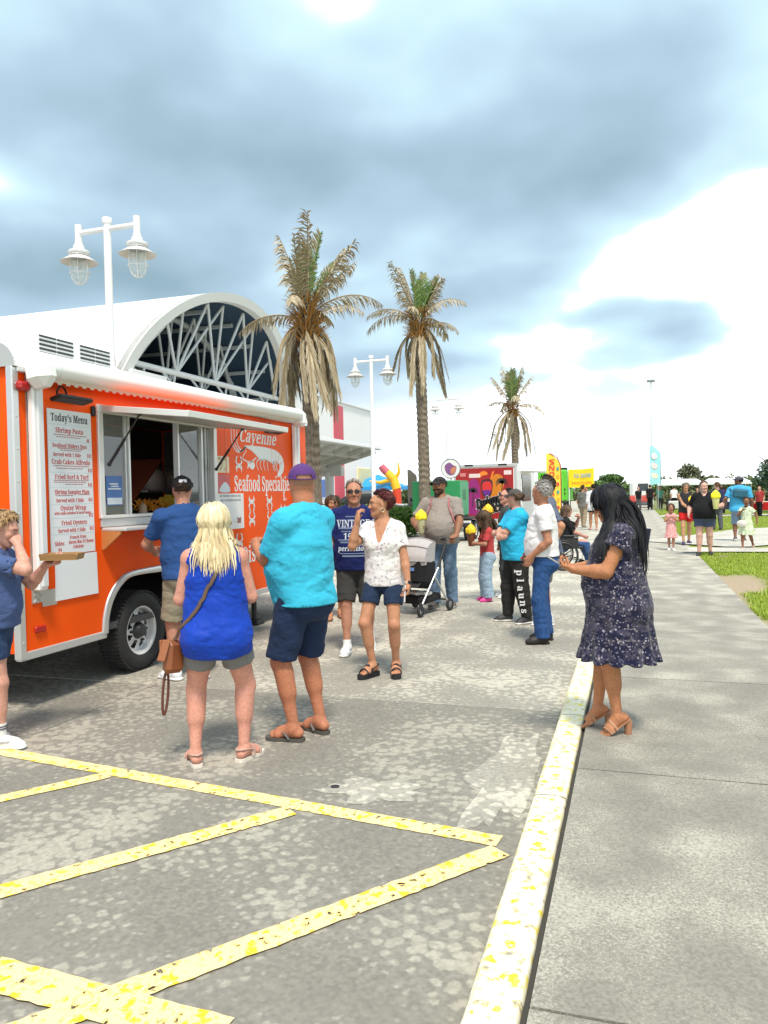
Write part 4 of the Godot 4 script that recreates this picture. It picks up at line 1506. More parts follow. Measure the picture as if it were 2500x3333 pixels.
	for k in ks.size() - 1:
		var z0: float = ks[k] - 0.004
		var z1: float = ks[k + 1] + 0.004
		var s := MB.new()
		var rows := int((z0 - z1) / 0.06)
		var prof := [[-0.515, -0.05], [-0.508, 0.07], [-0.498, 0.098], [-0.482, 0.11], [-0.42, 0.113], [-0.37, 0.112], [-0.345, 0.106], [-0.338, 0.09], [-0.336, -0.02]]
		s.sheet(func(a: float, b: float) -> Vector3:
			var p := a * (prof.size() - 1)
			var i := mini(int(p), prof.size() - 2)
			var q := Vector2(prof[i][0], prof[i][1]).lerp(Vector2(prof[i + 1][0], prof[i + 1][1]), p - i)
			var z := lerpf(z0, z1, b)
			var end := clampf((z + 7.85) / 0.55, 0.0, 1.0)
			var y := q.y * (0.22 + 0.78 * smoothstep(0.0, 1.0, end)) if q.y > 0.0 else q.y
			return Vector3(q.x + 0.003 * kn.get_noise_2d(z * 2.0, q.x * 9.0), y + 0.003 * kn.get_noise_2d(z, q.x * 20.0 + 40.0), z), 24, rows)
		s.quad(Vector3(-0.5, -0.05, z1), Vector3(-0.34, -0.05, z1), Vector3(-0.34, 0.1 if k < ks.size() - 2 else 0.02, z1), Vector3(-0.5, 0.1 if k < ks.size() - 2 else 0.02, z1))
		part(kg, "kerb_stone", s, km)
	# parking stripes on the lot
	var pm := paint(23, 0.19, 0.014, 0.75)
	var lev := [0.003]
	var stripe := func(label: String, a: Vector2, b: Vector2, w: float) -> void:
		var s := MB.new()
		lev[0] += 0.0012
		var sy: float = lev[0]
		var n := maxi(8, int(a.distance_to(b) / 0.04))
		var dir := (b - a).normalized()
		var sd := Vector2(-dir.y, dir.x)
		for k in n:
			var p0 := a.lerp(b, float(k) / n)
			var p1 := a.lerp(b, float(k + 1) / n)
			var wl0 := w * (0.5 + 0.07 * kn.get_noise_2d(p0.x * 9.0, p0.y * 9.0)); var wl1 := w * (0.5 + 0.07 * kn.get_noise_2d(p1.x * 9.0, p1.y * 9.0))
			var wr0 := w * (0.5 + 0.07 * kn.get_noise_2d(p0.x * 9.0 + 50.0, p0.y * 9.0)); var wr1 := w * (0.5 + 0.07 * kn.get_noise_2d(p1.x * 9.0 + 50.0, p1.y * 9.0))
			var q := [p0 + sd * wl0, p0 - sd * wr0, p1 - sd * wr1, p1 + sd * wl1]
			s.flat(Vector3(q[0].x, sy, q[0].y), Vector3(q[1].x, sy, q[1].y), Vector3(q[2].x, sy, q[2].y), Vector3(q[3].x, sy, q[3].y))
		for k in s.n.size(): s.n[k] = Vector3.UP
		var o := struct("painted_stripe", s, pm, label)
		o.set_meta("label", label)
	stripe.call("long worn yellow stripe crossing the lot from the kerb to the trailer", Vector2(-0.62, -3.56), Vector2(-7.0, -4.38), 0.115)
	stripe.call("short worn yellow stripe running down from the long stripe at the left edge", Vector2(-3.0, -3.81), Vector2(-5.0, -1.2), 0.11)
	stripe.call("worn yellow diagonal stripe in the middle of the hatched area", Vector2(-1.72, -3.62), Vector2(-4.1, -0.55), 0.125)
	stripe.call("worn yellow diagonal stripe nearest the kerb", Vector2(-0.6, -3.46), Vector2(-3.0, -0.35), 0.125)
	stripe.call("wide worn yellow stripe in the bottom left corner", Vector2(-1.22, -2.03), Vector2(-5.2, -2.25), 0.16)
	var patch := func(label: String, c: Vector2, r: Vector2, k: float, y: float, seed_: int) -> void:
		var m := MB.new()
		var pn := noise(0.55, seed_, FastNoiseLite.TYPE_SIMPLEX, 4)
		var ring: Array = []
		for j in 72:
			var a := TAU * j / 72.0
			var q := 1.0 + 0.55 * pn.get_noise_2d(cos(a) * 1.5, sin(a) * 1.5)
			ring.append(Vector3(c.x + cos(a) * r.x * q, y, c.y + sin(a) * r.y * q))
		for j in 72:
			var b := m.v.size()
			m.vert(Vector3(c.x, y, c.y), Vector3.UP); m.vert(ring[j], Vector3.UP); m.vert(ring[(j + 1) % 72], Vector3.UP)
			m.tri_i(b, b + 2, b + 1)
		struct("pavement", m, tone(cr, k), label)
	patch.call("pale round patch of concrete around the bottle cap", Vector2(-1.42, -4.0), Vector2(0.27, 0.16), 0.9, 0.0022, 3)
	patch.call("long pale sandy patch on the lot along the kerb", Vector2(-0.72, -4.4), Vector2(0.17, 0.75), 0.84, 0.0022, 9)
	# dark penny-sized spots of gum
	var gum := MB.new()
	gum.lathe(Transform3D(Basis(), Vector3(-1.62, 0.0, -3.99)), PackedVector2Array([Vector2(0.026, 0.0), Vector2(0.026, 0.004), Vector2(0.02, 0.007), Vector2(0.0, 0.008)]), 14)
	tag(part(self, "bottle_cap", gum, mat(0.02, 0.02, 0.025, 0.5)), "small dark bottle cap lying on the pale patch of concrete", "bottle cap")
	build_lawn(cpale)

func lawn_y(x: float, z: float) -> float:
	return walk_y(z) - 0.012 + 0.05 * clampf((x - 1.5) / 3.0, 0.0, 1.0)

func build_lawn(cpale: StandardMaterial3D) -> void:
	var nz := noise(0.22, 61, FastNoiseLite.TYPE_SIMPLEX_SMOOTH, 4)
	var soil := func(x: float, z: float) -> float:   # 1 = bare earth
		var edge := clampf(1.0 - (x - 1.46) / 0.85, 0.0, 1.0)
		return clampf(nz.get_noise_2d(x * 2.2, z * 1.1) * 2.4 + edge * 2.0 * clampf((-8.0 - z) / 3.0 + 0.3, 0.0, 1.0) * clampf((z + 19.0) / 4.0, 0.0, 1.0) - 0.62, 0.0, 1.0)
	var m := MB.new()
	var nx := 70
	var nzz := 150
	var base := 0
	for k in nzz + 1:
		var z := 4.0 - 70.0 * pow(float(k) / nzz, 1.15)
		for j in nx + 1:
			var x := 1.462 + 30.0 * pow(float(j) / nx, 1.8)
			var t: float = soil.call(x, z)
			m.col = Color(0.23, 0.32, 0.035).lerp(Color(0.30, 0.36, 0.06), 0.5 + 0.5 * nz.get_noise_2d(x * 5.0, z * 5.0)).lerp(Color(0.46, 0.36, 0.24), t)
			m.vert(Vector3(x, lawn_y(x, z) - 0.02 * t, z), Vector3.UP)
	for k in nzz:
		for j in nx:
			var q := k * (nx + 1) + j
			m.tri_i(q, q + 1, q + nx + 2); m.tri_i(q, q + nx + 2, q + nx + 1)
	var lm := StandardMaterial3D.new()
	lm.vertex_color_use_as_albedo = true
	lm.roughness = 1.0
	lm.albedo_texture = ntex(noise(0.05, 5, FastNoiseLite.TYPE_SIMPLEX, 5), 512, ramp([0.2, gray(0.55), 0.8, gray(1.0)]))
	lm.uv1_triplanar = true
	lm.uv1_world_triplanar = true
	lm.uv1_scale = Vector3.ONE * 0.9
	struct("lawn", m, lm, "green lawn with bare brown earth along the sidewalk")
	# paths across the lawn
	var strip := func(label: String, pts: Array, w: Array) -> void:
		var s := MB.new()
		for k in pts.size() - 1:
			var p0: Vector2 = pts[k]; var p1: Vector2 = pts[k + 1]
			var t0: Vector2 = (pts[mini(k + 1, pts.size() - 1)] - pts[maxi(k - 1, 0)]).normalized()
			var t1: Vector2 = (pts[mini(k + 2, pts.size() - 1)] - pts[k]).normalized()
			var a0: Vector2 = Vector2(-t0.y, t0.x) * w[k] * 0.5; var a1: Vector2 = Vector2(-t1.y, t1.x) * w[k + 1] * 0.5
			var f := func(p: Vector2) -> Vector3: return Vector3(p.x, lawn_y(p.x, p.y) + 0.03, p.y)
			s.flat(f.call(p0 + a0), f.call(p0 - a0), f.call(p1 - a1), f.call(p1 + a1))
		for k in s.n.size(): s.n[k] = Vector3.UP
		struct("path", s, cpale, label)
	strip.call("pale concrete path branching off the sidewalk to the right", [Vector2(1.2, -23.6), Vector2(2.4, -24.6), Vector2(3.6, -26.6), Vector2(5.2, -29.4), Vector2(8.0, -32.0), Vector2(14.0, -33.5), Vector2(24, -34)], [4.4, 4.2, 4.2, 4.4, 4.0, 3.8, 3.6])
	strip.call("narrow pale path crossing the lawn behind the walkers", [Vector2(1.4, -46.5), Vector2(8.0, -45.6), Vector2(26.0, -44.0)], [2.4, 2.4, 2.4])
	strip.call("pale spur of the path between two patches of grass", [Vector2(1.3, -21.4), Vector2(3.4, -21.0), Vector2(8.0, -20.2)], [1.6, 1.2, 1.1])
	# blades
	var tuft := MB.new()
	var rng := RandomNumberGenerator.new()
	rng.seed = 5
	for k in 7:
		var a := rng.randf() * TAU
		var p := Vector3(cos(a), 0, sin(a)) * rng.randf() * 0.03
		var lean := Vector3(cos(a + 0.5), 0, sin(a + 0.5)) * rng.randf_range(0.01, 0.035)
		var h := rng.randf_range(0.035, 0.07)
		var s := Vector3(-sin(a), 0, cos(a)) * 0.004
		tuft.tri(p - s, p + s, p + lean + Vector3(0, h, 0))
	for k in tuft.n.size(): tuft.n[k] = (tuft.n[k] * 0.3 + Vector3.UP).normalized()
	var spots: Array[Transform3D] = []
	var cols := PackedColorArray()
	for k in 110000:
		var z := -7.0 - 52.0 * pow(rng.randf(), 1.5)
		var x := 1.47 + (1.5 - z * 0.22) * pow(rng.randf(), 1.1)
		var t: float = soil.call(x, z)
		if rng.randf() < t * 1.2: continue
		if z < -21.0 and z > -35.0 and absf(x - (1.6 + pow(maxf(-z - 23.0, 0.0), 1.25) * 0.35)) < 2.0: continue
		if absf(z + 46.0) < 1.5 or absf(z + 21.0 - (x - 3.4) * 0.17) < 0.8: continue
		var sc := rng.randf_range(0.4, 0.95)
		spots.append(Transform3D(Basis(Vector3.UP, rng.randf() * TAU).scaled(Vector3(sc * 1.3, sc, sc * 1.3)), Vector3(x, lawn_y(x, z) - 0.005, z)))
		var gv := rng.randf()
		cols.append(Color(0.22, 0.33, 0.025).lerp(Color(0.46, 0.52, 0.09), gv * gv))
	var mm := MultiMesh.new()
	mm.transform_format = MultiMesh.TRANSFORM_3D
	mm.use_colors = true
	mm.mesh = tuft.mesh()
	mm.instance_count = spots.size()
	for k in spots.size():
		mm.set_instance_transform(k, spots[k])
		mm.set_instance_color(k, cols[k])
	var gi := MultiMeshInstance3D.new()
	gi.name = "grass"
	gi.multimesh = mm
	var gm := StandardMaterial3D.new()
	gm.vertex_color_use_as_albedo = true
	gm.roughness = 0.9
	gm.backlight_enabled = true
	gm.backlight = Color(0.16, 0.22, 0.04)
	gi.material_override = gm
	add_child(gi)
	tag(gi, "short green grass growing on the lawn beside the sidewalk", "grass", "", "stuff")

# ---------------------------------------------------------------- the vaulted hall, its canopy, the far white building
func build_hall() -> void:
	var white := mat(0.80, 0.80, 0.79, 0.5)
	var steel := mat(0.62, 0.66, 0.68, 0.45)
	var navy := mat(0.035, 0.075, 0.13, 0.7)
	var X0 := -15.0
	var zc := -26.4
	var a := 6.13
	var b := 4.35
	var ye := 4.8
	var ys := 6.05
	var rake := func(y: float) -> float: return (y - 6.0) * 0.35
	var at := Vector3(-30, 0, zc)
	var hall := thing("hall", "white barrel vaulted hall with an open arched end full of slanting steel struts", "building", at)
	var off := Transform3D(Basis(), -at)
	var arc := func(t: float, k: float) -> Vector2: return Vector2(zc + a * k * cos(t), ye + b * k * sin(t))   # t: 0 near end .. PI far end
	var shell := MB.new()
	shell.sheet(func(u: float, v: float) -> Vector3:
		var p: Vector2 = arc.call(PI * (1.0 - v), 1.0)
		return Vector3(lerpf(X0 + rake.call(p.y), -46.0, u), p.y, p.x), 1, 48)
	part(hall, "vault_roof", shell, white, off)
	var lining := MB.new()
	lining.sheet(func(u: float, v: float) -> Vector3:
		var p: Vector2 = arc.call(PI * v, 0.945)
		return Vector3(lerpf(X0 - 0.02 + rake.call(p.y), -46.0, u), p.y, p.x), 1, 48)
	part(hall, "vault_lining", lining, navy, off)
	var fascia := MB.new()
	for k in 48:
		var q: Array = []
		for t in [[k, 1.0], [k + 1, 1.0], [k + 1, 0.93], [k, 0.93]]:
			var p: Vector2 = arc.call(PI * t[0] / 48.0, t[1])
			q.append(Vector3(X0 + 0.05 + rake.call(p.y), p.y, p.x))
		fascia.quad(q[3], q[2], q[1], q[0])
		fascia.quad(q[0], q[1], q[1] - Vector3(0.3, 0, 0), q[0] - Vector3(0.3, 0, 0))
		fascia.quad(q[2], q[3], q[3] - Vector3(0.3, 0, 0), q[2] - Vector3(0.3, 0, 0))
	part(hall, "arch_fascia", fascia, white, off)
	# ribs and purlins under the lining
	for r in 5:
		var m := MB.new()
		var pts := PackedVector3Array()
		for k in 25:
			var p: Vector2 = arc.call(PI * k / 24.0, 0.92)
			pts.append(Vector3(X0 - 2.4 - r * 4.2, p.y, p.x))
		m.tube(pts, PackedFloat32Array([0.13]), 8)
		part(hall, "rib", m, steel, off)
	for k in 9:
		var p: Vector2 = arc.call(PI * (k + 1) / 10.0, 0.925)
		var m := MB.new()
		m.at_box(Vector3(-30, p.y, p.x), Vector3(29, 0.14, 0.14), 0.01)
		part(hall, "purlin", m, steel, off)
	# two planes of struts between the chord and the arch
	for f in 2:
		var x := X0 - 0.35 - f * 2.2
		for c in 5:
			var zb: float = zc + a * 0.86 * (1.0 - c * 0.5)
			for k in 4:
				var t := lerpf(0.3, PI - 0.3, clampf((c * 2.0 + k + 0.2) / 11.2, 0.02, 0.98))
				var p: Vector2 = arc.call(t, 0.93)
				var m := MB.new()
				m.cyl(Vector3(x, ys + 0.0, zb), Vector3(x - 0.15 * (k % 2) + rake.call(p.y) * 0.9, p.y, p.x), 0.055, -1.0, 8)
				part(hall, "strut", m, steel, off)
		var ch := MB.new()
		ch.cyl(Vector3(x, ys, zc + a * 0.92), Vector3(x, ys, zc - a * 0.92), 0.11, -1.0, 8)
		part(hall, "bottom_chord", ch, white, off)
		var ch2 := MB.new()
		ch2.cyl(Vector3(x, ys - 0.55, zc + a * 0.9), Vector3(x, ys - 0.55, zc - a * 0.9), 0.09, -1.0, 8)
		part(hall, "bottom_chord", ch2, white, off)
		for k in 12:
			var m := MB.new()
			var z0 := zc + a * 0.88 - k * a * 0.147
			m.cyl(Vector3(x, ys, z0), Vector3(x, ys - 0.55, z0 - a * 0.147 * (1.0 if k % 2 == 0 else -0.2)), 0.045, -1.0, 6)
			part(hall, "strut", m, steel, off)
	var ledge := MB.new()
	ledge.at_box(Vector3(X0 - 0.9, ys - 0.55, zc + a - 1.3), Vector3(2.0, 0.45, 1.9), 0.02)
	part(hall, "ledge", ledge, white, off)
	for k in 2:
		var m := MB.new()
		m.box(Transform3D(Basis(Vector3(0, 0, 1), -0.5), Vector3(X0 + 0.25, ys - 0.75, zc + 1.6 - k * 0.6)), Vector3(0.22, 0.3, 0.45), 0.03)
		part(hall, "floodlight", m, steel, off)
	# body below
	var wall := MB.new()
	wall.at_box(Vector3(-30.6, 2.6, zc + a + 0.15), Vector3(30.8, 5.2 + 1.6, 0.3), 0.02)
	part(hall, "side_wall", wall, white, off)
	var fw := MB.new()
	fw.at_box(Vector3(-16.8, 2.7, zc), Vector3(0.3, 5.4, 2 * a - 0.3), 0.02)
	part(hall, "end_wall", fw, mat(0.6, 0.62, 0.63, 0.6), off)
	var fl := MB.new()
	fl.at_box(Vector3(-31.0, 5.44, zc), Vector3(28.0, 0.1, 2 * a - 0.4), 0.02)
	part(hall, "ceiling", fl, navy, off)
	var bw := MB.new()
	bw.at_box(Vector3(-46.0, 5.0, zc), Vector3(0.3, 10.0 - 1.0, 2 * a - 0.2), 0.02)
	part(hall, "back_wall", bw, navy, off)
	for k in 6:
		var m := MB.new()
		m.cyl(Vector3(X0 - 0.4, 0, zc + a - 0.3 - k * (2 * a - 0.6) / 5.0), Vector3(X0 - 0.4, 5.5, zc + a - 0.3 - k * (2 * a - 0.6) / 5.0), 0.16, -1.0, 14)
		part(hall, "column", m, white, off)

	# canopy that tilts up towards the lot
	var ca := Vector3(-12, 0, -27)
	var can := thing("canopy", "flat grey walkway canopy tilting up on a round white column beside the tall palm", "canopy", ca)
	off = Transform3D(Basis(), -ca)
	var slab := MB.new()
	var sl := Basis(Vector3(0, 0, 1), 0.27)
	slab.box(Transform3D(sl, Vector3(-11.4, 3.12, -24.9)), Vector3(3.0, 0.07, 10.4), 0.01)
	part(can, "roof", slab, mat(0.55, 0.57, 0.58, 0.5), off)
	var gu := MB.new()
	gu.box(Transform3D(sl, Vector3(-9.93, 3.5, -24.9)), Vector3(0.14, 0.16, 10.5), 0.02)
	part(can, "gutter", gu, mat(0.66, 0.68, 0.69, 0.4), off)
	for k in 8:
		var m := MB.new()
		m.box(Transform3D(sl, Vector3(-11.42, 2.98, -19.9 - k * 1.42)), Vector3(2.9, 0.2, 0.12), 0.01)
		part(can, "rafter", m, mat(0.5, 0.5, 0.48, 0.6), off)
	for k in 2:
		var m := MB.new()
		m.box(Transform3D(sl, Vector3(-10.7 - k * 1.5, 3.18 - k * 0.42, -24.9)), Vector3(0.12, 0.18, 10.2), 0.01)
		part(can, "beam", m, mat(0.5, 0.5, 0.48, 0.6), off)
	for z in [-22.6, -30.2]:
		var m := MB.new()
		m.cyl(Vector3(-12.2, 0, z), Vector3(-12.2, 2.55, z), 0.19, -1.0, 18)
		part(can, "column", m, mat(0.62, 0.64, 0.64, 0.55), off)
		var bm := MB.new()
		bm.at_box(Vector3(-12.7, 2.62, z), Vector3(2.2, 0.42, 0.34), 0.02)
		part(can, "header", bm, mat(0.55, 0.55, 0.53, 0.6), off)

	# far white building with a red stripe
	var fa := Vector3(-22, 0, -41)
	var far := thing("building", "plain white building with one tall red stripe and blue window panels", "building", fa)
	off = Transform3D(Basis(), -fa)
	var wb := MB.new()
	wb.at_box(Vector3(-22, 3.45, -40.5), Vector3(12, 6.9, 13.5), 0.03)
	part(far, "wall", wb, mat(0.84, 0.84, 0.84, 0.6), off)
	var red := MB.new()
	red.at_box(Vector3(-15.98, 4.0, -41.1), Vector3(0.06, 5.4, 1.45), 0.01)
	part(far, "red_stripe", red, mat(0.62, 0.075, 0.11, 0.6), off)
	var coping := MB.new()
	coping.at_box(Vector3(-22, 6.94, -40.5), Vector3(12.2, 0.1, 13.7), 0.01)
	part(far, "coping", coping, mat(0.7, 0.72, 0.74, 0.5), off)
	for q in [[-38.6, 2.0, 0.95], [-43.0, 1.0, 0.95], [-36.2, 1.4, 0.95]]:
		var w := MB.new()
		w.at_box(Vector3(-15.98, 1.98, q[0]), Vector3(0.06, q[2], q[1]), 0.01)
		part(far, "blue_panel", w, mat(0.07, 0.16, 0.5, 0.4), off)
	var dr := MB.new()
	dr.at_box(Vector3(-15.98, 1.25, -35.2), Vector3(0.06, 2.5, 0.8), 0.01)
	part(far, "door", dr, mat(0.03, 0.03, 0.035, 0.4), off)
	var yb := MB.new()
	yb.at_box(Vector3(-15.97, 2.75, -45.3), Vector3(0.08, 0.95, 2.4), 0.01)
	part(far, "yellow_board", yb, mat(0.80, 0.70, 0.38, 0.6), off)
	# white timber prop leaning by the canopy
	var pr := MB.new()
	pr.cyl(Vector3(-10.2, 0, -24.9), Vector3(-11.6, 2.3, -26.4), 0.07, -1.0, 8)
	tag(part(self, "brace_pole", pr, mat(0.75, 0.75, 0.74, 0.6)), "white pole leaning at a slant beside the near palm trunk", "pole")

# ---------------------------------------------------------------- palms and lamp posts
func frond(kind: String, len_: float, seed_: int) -> MB:
	var rng := RandomNumberGenerator.new()
	rng.seed = seed_
	var m := MB.new()
	var green := kind == "green"
	var droop: float = {"green": 0.25, "tan": 0.35, "arch": 1.5, "dead": 2.0}[kind]
	var el: float = {"green": 1.42, "tan": 1.28, "arch": 0.62, "dead": -0.45}[kind]
	var pts := PackedVector3Array()
	var p := Vector3.ZERO
	var n := 16
	var rad := PackedFloat32Array()
	var sway := rng.randf_range(-0.35, 0.35)
	for k in n + 1:
		pts.append(p)
		rad.append(lerpf(0.028, 0.006, float(k) / n))
		var f := float(k) / n
		var e := el - droop * pow(f, 0.9 if kind == "dead" else 1.3)
		e = maxf(e, -1.5)
		var az := sway * f
		p += Vector3(cos(e) * cos(az), sin(e), cos(e) * sin(az)) * (len_ / n)
	var stem := Color(0.30, 0.22, 0.12)
	var leaf1 := Color(0.29, 0.24, 0.15)
	var leaf2 := Color(0.55, 0.47, 0.33)
	if green:
		stem = Color(0.2, 0.25, 0.07); leaf1 = Color(0.06, 0.14, 0.03); leaf2 = Color(0.22, 0.30, 0.09)
	m.col = stem
	m.tube(pts, rad, 5)
	var pairs := 60
	for k in pairs:
		var f := 0.14 + 0.86 * float(k) / pairs
		var q := f * n
		var i := mini(int(q), n - 1)
		var b := pts[i].lerp(pts[i + 1], q - i)
		var t := (pts[i + 1] - pts[i]).normalized()
		var sd := t.cross(Vector3.UP)
		sd = sd.normalized() if sd.length() > 0.05 else Vector3.BACK
		var up := sd.cross(t)
		for s in [-1.0, 1.0]:
			if not green and rng.randf() < 0.16: continue
			var spread: float = {"green": 0.62, "tan": 0.42, "arch": 0.6, "dead": 0.24}[kind] * rng.randf_range(0.6, 1.3)
			var ll: float = len_ * 0.21 * (0.35 + sin(PI * minf(f * 0.95, 1.0)) * 0.75) * rng.randf_range(0.75, 1.15)
			var d: Vector3 = (t * cos(spread * 1.3) + sd * s * sin(spread * 1.3) + up * (0.28 if green else -0.15) + (Vector3.ZERO if green else Vector3.DOWN * rng.randf_range(0.2, 0.95))).normalized()
			var d2: Vector3 = (d + Vector3.DOWN * (0.15 if green else rng.randf_range(0.4, 1.3)) + Vector3(rng.randf_range(-0.2, 0.2), 0, rng.randf_range(-0.2, 0.2))).normalized()
			var w := 0.021 * rng.randf_range(0.7, 1.2)
			var wv: Vector3 = d.cross(up).normalized() * w
			if wv.length() < 0.001: wv = Vector3(0, 0, w)
			m.col = leaf1.lerp(leaf2, rng.randf())
			if green and f > 0.7 and rng.randf() < 0.5: m.col = Color(0.34, 0.28, 0.16)
			var mid: Vector3 = b + d * ll * 0.5
			m.quad(b - wv * 0.5, b + wv * 0.5, mid + wv, mid - wv)
			m.tri(mid - wv, mid + wv, mid + d2 * ll * 0.5)
	return m

var frond_mesh := {}
var leaf_mat: StandardMaterial3D
func palm(at: Vector3, h: float, r: float, label: String, seed_: int, n: Array, lean := Vector3.ZERO, scale_ := 1.0) -> void:
	if leaf_mat == null:
		leaf_mat = StandardMaterial3D.new()
		leaf_mat.vertex_color_use_as_albedo = true
		leaf_mat.roughness = 0.8
		leaf_mat.backlight_enabled = true
		leaf_mat.backlight = Color(0.14, 0.12, 0.06)
		for q in [["green", 1.75, 3], ["tan", 2.05, 4], ["arch", 2.15, 4], ["dead", 2.3, 5]]:
			for k in q[2]: frond_mesh["%s%d" % [q[0], k]] = frond(q[0], q[1] * (0.85 + 0.1 * k), 100 + k * 7 + q[2]).mesh()
	var t := thing("palm_tree", label, "palm tree", at, 0.0, "ragged palms along the lot")
	var rng := RandomNumberGenerator.new()
	rng.seed = seed_
	var top := Vector3(0, h, 0) + lean
	var bark := noise(2.5, seed_, FastNoiseLite.TYPE_SIMPLEX, 3)
	var tm := MB.new()
	var nu := 40
	var nv := int(h * 34)
	for k in nv + 1:
		var f := float(k) / nv
		var y := f * h
		var c := lean * f * f
		var rr := r * (1.06 - 0.16 * f + (0.22 * smoothstep(0.72, 0.93, f)) - 0.1 * smoothstep(0.95, 1.0, f))
		for j in nu + 1:
			var an := TAU * j / nu
			var lat := sin(an * 7.0 + y * 17.0) * sin(an * 7.0 - y * 17.0)
			var ring := absf(sin(y * 15.0 + 0.6 * sin(an * 3.0)))
			var bump := maxf(lat, 0.0) * 0.6 + ring * 0.4 + 0.35 * bark.get_noise_3d(cos(an) * 1.5, y * 3.0, sin(an) * 1.5)
			var d := rr * (1.0 + 0.20 * (bump - 0.4))
			tm.col = Color(0.105, 0.082, 0.06).lerp(Color(0.30, 0.25, 0.19), clampf(bump * 0.9 + 0.3 * bark.get_noise_3d(cos(an) * 4.0, y * 6.0, sin(an) * 4.0 + 9.0), 0, 1))
			tm.vert(c + Vector3(cos(an) * d, y, sin(an) * d), Vector3(cos(an), 0, sin(an)))
	for k in nv:
		for j in nu:
			var q := k * (nu + 1) + j
			tm.tri_i(q, q + nu + 1, q + nu + 2); tm.tri_i(q, q + nu + 2, q + 1)
	# real normals for the bark
	for k in tm.n.size(): tm.n[k] = Vector3.ZERO
	for k in range(0, tm.i.size(), 3):
		var a := tm.v[tm.i[k]]; var b := tm.v[tm.i[k + 1]]; var c := tm.v[tm.i[k + 2]]
		var nn := (c - a).cross(b - a)
		for e in 3: tm.n[tm.i[k + e]] += nn
	for k in tm.n.size(): tm.n[k] = tm.n[k].normalized()
	part(t, "trunk", tm, vmat(0.95))
	# orange fibre under the crown
	var fib := MB.new()
	for k in 380:
		var an := rng.randf() * TAU
		var y := rng.randf_range(-0.55, 0.35)
		var p := top + Vector3(cos(an), 0, sin(an)) * r * rng.randf_range(1.0, 1.45) + Vector3(0, y, 0)
		var d := (Vector3(cos(an) * 0.5, rng.randf_range(0.2, 1.0), sin(an) * 0.5)).normalized()
		lock(fib, PackedVector3Array([p, p + d * 0.12, p + d * 0.28 + Vector3(cos(an), -0.3, sin(an)) * 0.1]), 0.03, Vector3(cos(an), 0, sin(an)), Color(0.66, 0.28, 0.05).lerp(Color(0.36, 0.25, 0.12), rng.randf()))
	part(t, "crown_fibre", fib, vmat(0.95)).set_meta("label", "orange fibre where the fronds start")
	# cut leaf bases at the neck
	for k in 16:
		var an := k * 2.4
		var y := -1.2 + k * 0.07
		var m := MB.new()
		var o := Vector3(cos(an), 0, sin(an))
		m.tube(PackedVector3Array([top + o * r * 0.9 + Vector3(0, y, 0), top + o * r * 1.35 + Vector3(0, y + 0.2, 0)]), PackedFloat32Array([0.05, 0.035]), 6, true, 0.5)
		m.col = Color(0.3, 0.24, 0.15)
		for q in m.c.size(): m.c[q] = Color(0.27, 0.22, 0.14)
		part(t, "leaf_base", m, vmat(0.95))
	var kinds := ["green", "tan", "arch", "dead"]
	var lift := [0.25, 0.12, 0.0, -0.18]
	for ki in 4:
		var cnt: int = n[ki]
		for k in cnt:
			var v: int = rng.randi() % [3, 4, 4, 5][ki]
			var an := TAU * (k + rng.randf_range(-0.3, 0.3)) / cnt + ki
			var sc := scale_ * rng.randf_range(0.8, 1.15)
			var b := Basis(Vector3.UP, an) * Basis(Vector3(1, 0, 0), rng.randf_range(-0.3, 0.3)) * Basis(Vector3(0, 0, 1), rng.randf_range(-0.32, 0.25))
			var o := Vector3(cos(an), 0, -sin(an)) * r * 0.5
			part(t, "frond", frond_mesh["%s%d" % [kinds[ki], v]], leaf_mat, Transform3D(b.scaled(Vector3.ONE * sc), top + o + Vector3(0, lift[ki] + rng.randf_range(-0.15, 0.15), 0)))

